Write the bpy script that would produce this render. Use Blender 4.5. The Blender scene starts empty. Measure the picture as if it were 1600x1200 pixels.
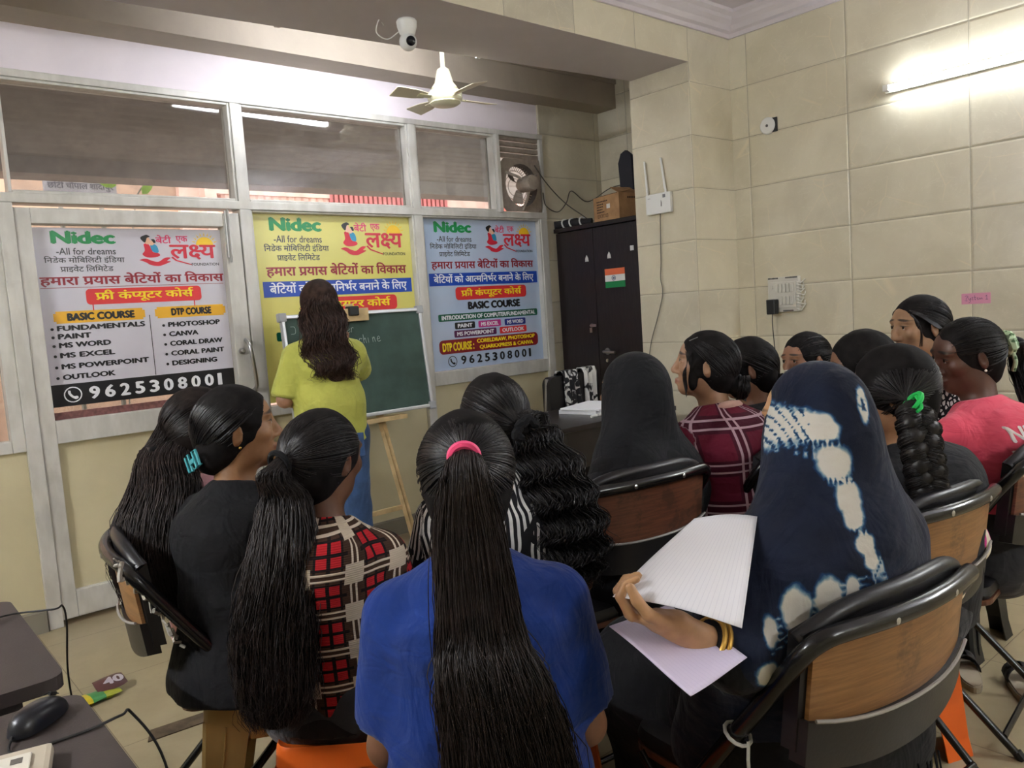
import bpy, bmesh, math, random, json
import numpy as np
from mathutils import Vector, Matrix, noise
from mathutils.bvhtree import BVHTree

S = bpy.context.scene
C = S.collection
PI = math.pi
random.seed(5)
RNG = np.random.default_rng(7)

# ------------------------------------------------------------------ camera
CAM_H = 1.36
yaw, pitch, roll, FPX = 0.70799891, -0.09195671, -0.06810417, 1242.96
def cam_axes():
    f = np.array([math.sin(yaw) * math.cos(pitch), math.cos(yaw) * math.cos(pitch), math.sin(pitch)])
    r = np.cross(f, [0, 0, 1]); r /= np.linalg.norm(r)
    u = np.cross(r, f)
    c, s = math.cos(roll), math.sin(roll)
    return c * r + s * u, -s * r + c * u, f
_r, _u, _f = cam_axes()
cam = bpy.data.cameras.new('camera')
cam_o = bpy.data.objects.new('camera', cam)
C.objects.link(cam_o)
cam_o.matrix_world = Matrix(((_r[0], _u[0], -_f[0], 0), (_r[1], _u[1], -_f[1], 0), (_r[2], _u[2], -_f[2], CAM_H), (0, 0, 0, 1)))
cam.sensor_width = 36
cam.lens = 36 * FPX / 1600
cam.clip_start = 0.02
S.camera = cam_o

# ------------------------------------------------------------------ world, exposure
S.view_settings.view_transform = 'Standard'
S.view_settings.look = 'None'
S.view_settings.gamma = 1
S.view_settings.use_curve_mapping = False
S.view_settings.exposure = 2.5
W = bpy.data.worlds.new('sky'); S.world = W
W.use_nodes = True
bg = W.node_tree.nodes['Background']
bg.inputs[0].default_value = (0.93, 0.96, 1.0, 1)
bg.inputs[1].default_value = .95
TUBE_MAIN, TUBE_BEAM, TUBE_FILL = 9.0, 15.0, 100.0      # strength of the wall tube, the beam tube and the added fill tubes

# ------------------------------------------------------------------ materials
def lin(r, g=None, b=None):
    if g is None: r, g, b = r
    f = lambda c: (c / 255 / 12.92) if c / 255 <= 0.04045 else ((c / 255 + 0.055) / 1.055) ** 2.4
    return (f(r), f(g), f(b), 1)
class NT:
    """small helper to write node trees"""
    def __init__(s, name):
        s.m = bpy.data.materials.new(name); s.m.use_nodes = True
        s.t = s.m.node_tree; s.b = s.t.nodes['Principled BSDF']
    def n(s, kind, **kw):
        x = s.t.nodes.new(kind)
        for k, v in kw.items(): setattr(x, k, v)
        return x
    def put(s, sock, v):
        if hasattr(v, 'is_output') or isinstance(v, bpy.types.NodeSocket): s.t.links.new(v, sock)
        else: sock.default_value = v
    def math(s, op, a, b=0.0, c=0.0):
        x = s.n('ShaderNodeMath', operation=op)
        s.put(x.inputs[0], a); s.put(x.inputs[1], b); s.put(x.inputs[2], c)
        return x.outputs[0]
    def mix(s, f, a, b):
        x = s.n('ShaderNodeMix', data_type='RGBA')
        s.put(x.inputs[0], f); s.put(x.inputs[6], a); s.put(x.inputs[7], b)
        return x.outputs[2]
    def vm(s, op, a, b=(0, 0, 0)):
        x = s.n('ShaderNodeVectorMath', operation=op)
        s.put(x.inputs[0], a); s.put(x.inputs[1], b)
        return x
    def obj(s): return s.n('ShaderNodeTexCoord').outputs['Object']
    def attr(s, name): return s.n('ShaderNodeAttribute', attribute_name=name)
    def sep(s, v):
        x = s.n('ShaderNodeSeparateXYZ'); s.put(x.inputs[0], v); return x.outputs
    def noise(s, v, scale, detail=4, rough=.55, dist=0.0):
        x = s.n('ShaderNodeTexNoise'); s.put(x.inputs['Vector'], v)
        x.inputs['Scale'].default_value = scale; x.inputs['Detail'].default_value = detail
        x.inputs['Roughness'].default_value = rough; x.inputs['Distortion'].default_value = dist
        return x.outputs[0]
    def ramp(s, v, a, b):
        x = s.n('ShaderNodeMapRange', interpolation_type='SMOOTHSTEP'); s.put(x.inputs[0], v)
        x.inputs[1].default_value = a; x.inputs[2].default_value = b
        return x.outputs[0]
    def stripe(s, v, period, off, width):
        """1 inside a stripe of this width, repeating"""
        w = s.math('PINGPONG', s.math('SUBTRACT', v, off), period / 2)
        return s.math('LESS_THAN', w, width / 2)
    def bump(s, h, strength=.3, dist=.002):
        x = s.n('ShaderNodeBump'); x.inputs['Strength'].default_value = strength; x.inputs['Distance'].default_value = dist
        s.put(x.inputs['Height'], h); s.t.links.new(x.outputs[0], s.b.inputs['Normal'])
    def base(s, c): s.put(s.b.inputs['Base Color'], c)
def mat(name, col, rough=.6, metal=0.0, var=0.0, vscale=8.0, bump=0.0, bscale=60.0, spec=.5, sheen=0.0, coat=0.0):
    t = NT(name); col = lin(col)
    t.b.inputs['Roughness'].default_value = rough; t.b.inputs['Metallic'].default_value = metal
    t.b.inputs['Specular IOR Level'].default_value = spec
    if sheen: t.b.inputs['Sheen Weight'].default_value = sheen
    if coat: t.b.inputs['Coat Weight'].default_value = coat; t.b.inputs['Coat Roughness'].default_value = .15
    if var:
        nz = t.noise(t.obj(), vscale, 5)
        d = tuple(c * (1 - var) for c in col[:3]) + (1,); e = tuple(min(1, c * (1 + var)) for c in col[:3]) + (1,)
        t.base(t.mix(t.ramp(nz, .3, .7), d, e))
    else: t.base(col)
    if bump: t.bump(t.noise(t.obj(), bscale, 3), bump)
    return t.m
def emit(name, col, k):
    t = NT(name); t.base((.8, .8, .8, 1)); t.b.inputs['Emission Color'].default_value = lin(col); t.b.inputs['Emission Strength'].default_value = k
    return t.m
M = {}

# ------------------------------------------------------------------ mesh helpers
def link(name, me, m=None, parent=None, smooth=False):
    o = bpy.data.objects.new(name, me); C.objects.link(o)
    if m is not None and not me.materials: me.materials.append(m)
    if parent is not None: o.parent = parent
    if smooth: me.polygons.foreach_set('use_smooth', [True] * len(me.polygons))
    return o
def empty(name, loc=(0, 0, 0), rz=0.0):
    o = bpy.data.objects.new(name, None); C.objects.link(o); o.location = loc; o.rotation_euler = (0, 0, rz)
    o.empty_display_size = .05
    return o
def tag(o, label, cat, group=None, kind=None):
    o['label'] = label; o['category'] = cat
    if group: o['group'] = group
    if kind: o['kind'] = kind
    return o
def struct(o, label=None, cat=None):
    o['kind'] = 'structure'
    if label: o['label'] = label; o['category'] = cat
    return o
class MB:
    """collects shapes, then builds one mesh"""
    def __init__(s): s.v = []; s.f = []; s.mi = []; s.cur = 0; s.mats = []
    def use(s, m):
        if m not in s.mats: s.mats.append(m)
        s.cur = s.mats.index(m); return s
    def add(s, vs, fs):
        o = len(s.v); s.v += [tuple(map(float, v)) for v in vs]
        s.f += [tuple(i + o for i in f) for f in fs]; s.mi += [s.cur] * len(fs)
        return s
    def box(s, a, b, bev=0.0, mtx=None):
        x0, y0, z0 = [min(p, q) for p, q in zip(a, b)]; x1, y1, z1 = [max(p, q) for p, q in zip(a, b)]
        bm = bmesh.new(); bmesh.ops.create_cube(bm, size=1)
        for v in bm.verts: v.co = ((x0 + x1) / 2 + v.co.x * (x1 - x0), (y0 + y1) / 2 + v.co.y * (y1 - y0), (z0 + z1) / 2 + v.co.z * (z1 - z0))
        if bev: bmesh.ops.bevel(bm, geom=bm.edges[:], offset=min(bev, .45 * min(x1 - x0, y1 - y0, z1 - z0)), segments=2, affect='EDGES', profile=.6)
        return s.bm(bm, mtx)
    def bm(s, bm, mtx=None):
        if mtx is not None: bmesh.ops.transform(bm, matrix=mtx, verts=bm.verts)
        bm.verts.index_update()
        s.add([v.co for v in bm.verts], [[v.index for v in f.verts] for f in bm.faces]); bm.free(); return s
    def tube(s, pts, r, n=10, cap=True, closed=False):
        pts = [Vector(p) for p in pts]; k = len(pts)
        rs = r if isinstance(r, (list, tuple, np.ndarray)) else [r] * k
        vs = []; prev = None
        for i, p in enumerate(pts):
            if closed: t = pts[(i + 1) % k] - pts[i - 1]
            else: t = pts[min(i + 1, k - 1)] - pts[max(i - 1, 0)]
            t.normalize()
            if prev is None:
                q = Vector((0, 0, 1)) if abs(t.z) < .9 else Vector((1, 0, 0)); prev = t.cross(q).normalized()
            else: prev = (prev - t * prev.dot(t)).normalized()
            w = t.cross(prev)
            for j in range(n):
                a = 2 * PI * j / n; vs.append(p + (prev * math.cos(a) + w * math.sin(a)) * rs[i])
        fs = []
        for i in range(k if closed else k - 1):
            i2 = (i + 1) % k
            for j in range(n): fs.append((i * n + j, i * n + (j + 1) % n, i2 * n + (j + 1) % n, i2 * n + j))
        if cap and not closed: fs += [tuple(range(n))[::-1], tuple(range((k - 1) * n, k * n))]
        return s.add(vs, fs)
    def lathe(s, prof, n=24, mtx=None):
        vs = []; fs = []
        for r, z in prof:
            for j in range(n): a = 2 * PI * j / n; vs.append(Vector((r * math.cos(a), r * math.sin(a), z)))
        for i in range(len(prof) - 1):
            for j in range(n): fs.append((i * n + j, i * n + (j + 1) % n, (i + 1) * n + (j + 1) % n, (i + 1) * n + j))
        fs += [tuple(range(n))[::-1], tuple(range((len(prof) - 1) * n, len(prof) * n))]
        if mtx is not None: vs = [mtx @ v for v in vs]
        return s.add(vs, fs)
    def prism(s, poly, y0, y1, axis='y'):
        """polygon in x,z extruded along y (or x,y along z)"""
        n = len(poly)
        if axis == 'y': vs = [(x, y0, z) for x, z in poly] + [(x, y1, z) for x, z in poly]
        elif axis == 'x': vs = [(y0, x, z) for x, z in poly] + [(y1, x, z) for x, z in poly]
        else: vs = [(x, y, y0) for x, y in poly] + [(x, y, y1) for x, y in poly]
        fs = [tuple(range(n)), tuple(range(n, 2 * n))[::-1]] + [(i, n + i, n + (i + 1) % n, (i + 1) % n) for i in range(n)]
        return s.add(vs, fs)
    def build(s, name, m=None, parent=None, smooth=False, fix=True):
        me = bpy.data.meshes.new(name); me.from_pydata(s.v, [], s.f)
        for x in (s.mats or ([m] if m else [])): me.materials.append(x)
        if s.mats: me.polygons.foreach_set('material_index', s.mi)
        if fix:
            bm = bmesh.new(); bm.from_mesh(me); bmesh.ops.recalc_face_normals(bm, faces=bm.faces); bm.to_mesh(me); bm.free()
        me.update()
        o = link(name, me, None, parent)
        if smooth:
            me.polygons.foreach_set('use_smooth', [True] * len(me.polygons))
            try: me.set_sharp_from_angle(angle=math.radians(40))
            except Exception: pass
        return o
def bez(pts, n=8):
    """Catmull-Rom through the points"""
    P = [np.array(p, float) for p in pts]; P = [2 * P[0] - P[1]] + P + [2 * P[-1] - P[-2]]
    out = []
    for i in range(1, len(P) - 2):
        for k in range(n):
            t = k / n; a, b, c, d = P[i - 1:i + 3]
            out.append(.5 * ((2 * b) + (-a + c) * t + (2 * a - 5 * b + 4 * c - d) * t * t + (-a + 3 * b - 3 * c + d) * t ** 3))
    out.append(P[-2]); return out
def rounded(x0, x1, z0, z1, r, n=5):
    out = []
    for cx, cz, a0 in ((x1 - r, z1 - r, 0), (x0 + r, z1 - r, 90), (x0 + r, z0 + r, 180), (x1 - r, z0 + r, 270)):
        for i in range(n + 1):
            a = math.radians(a0 + 90 * i / n); out.append((cx + r * math.cos(a), cz + r * math.sin(a)))
    return out
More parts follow.
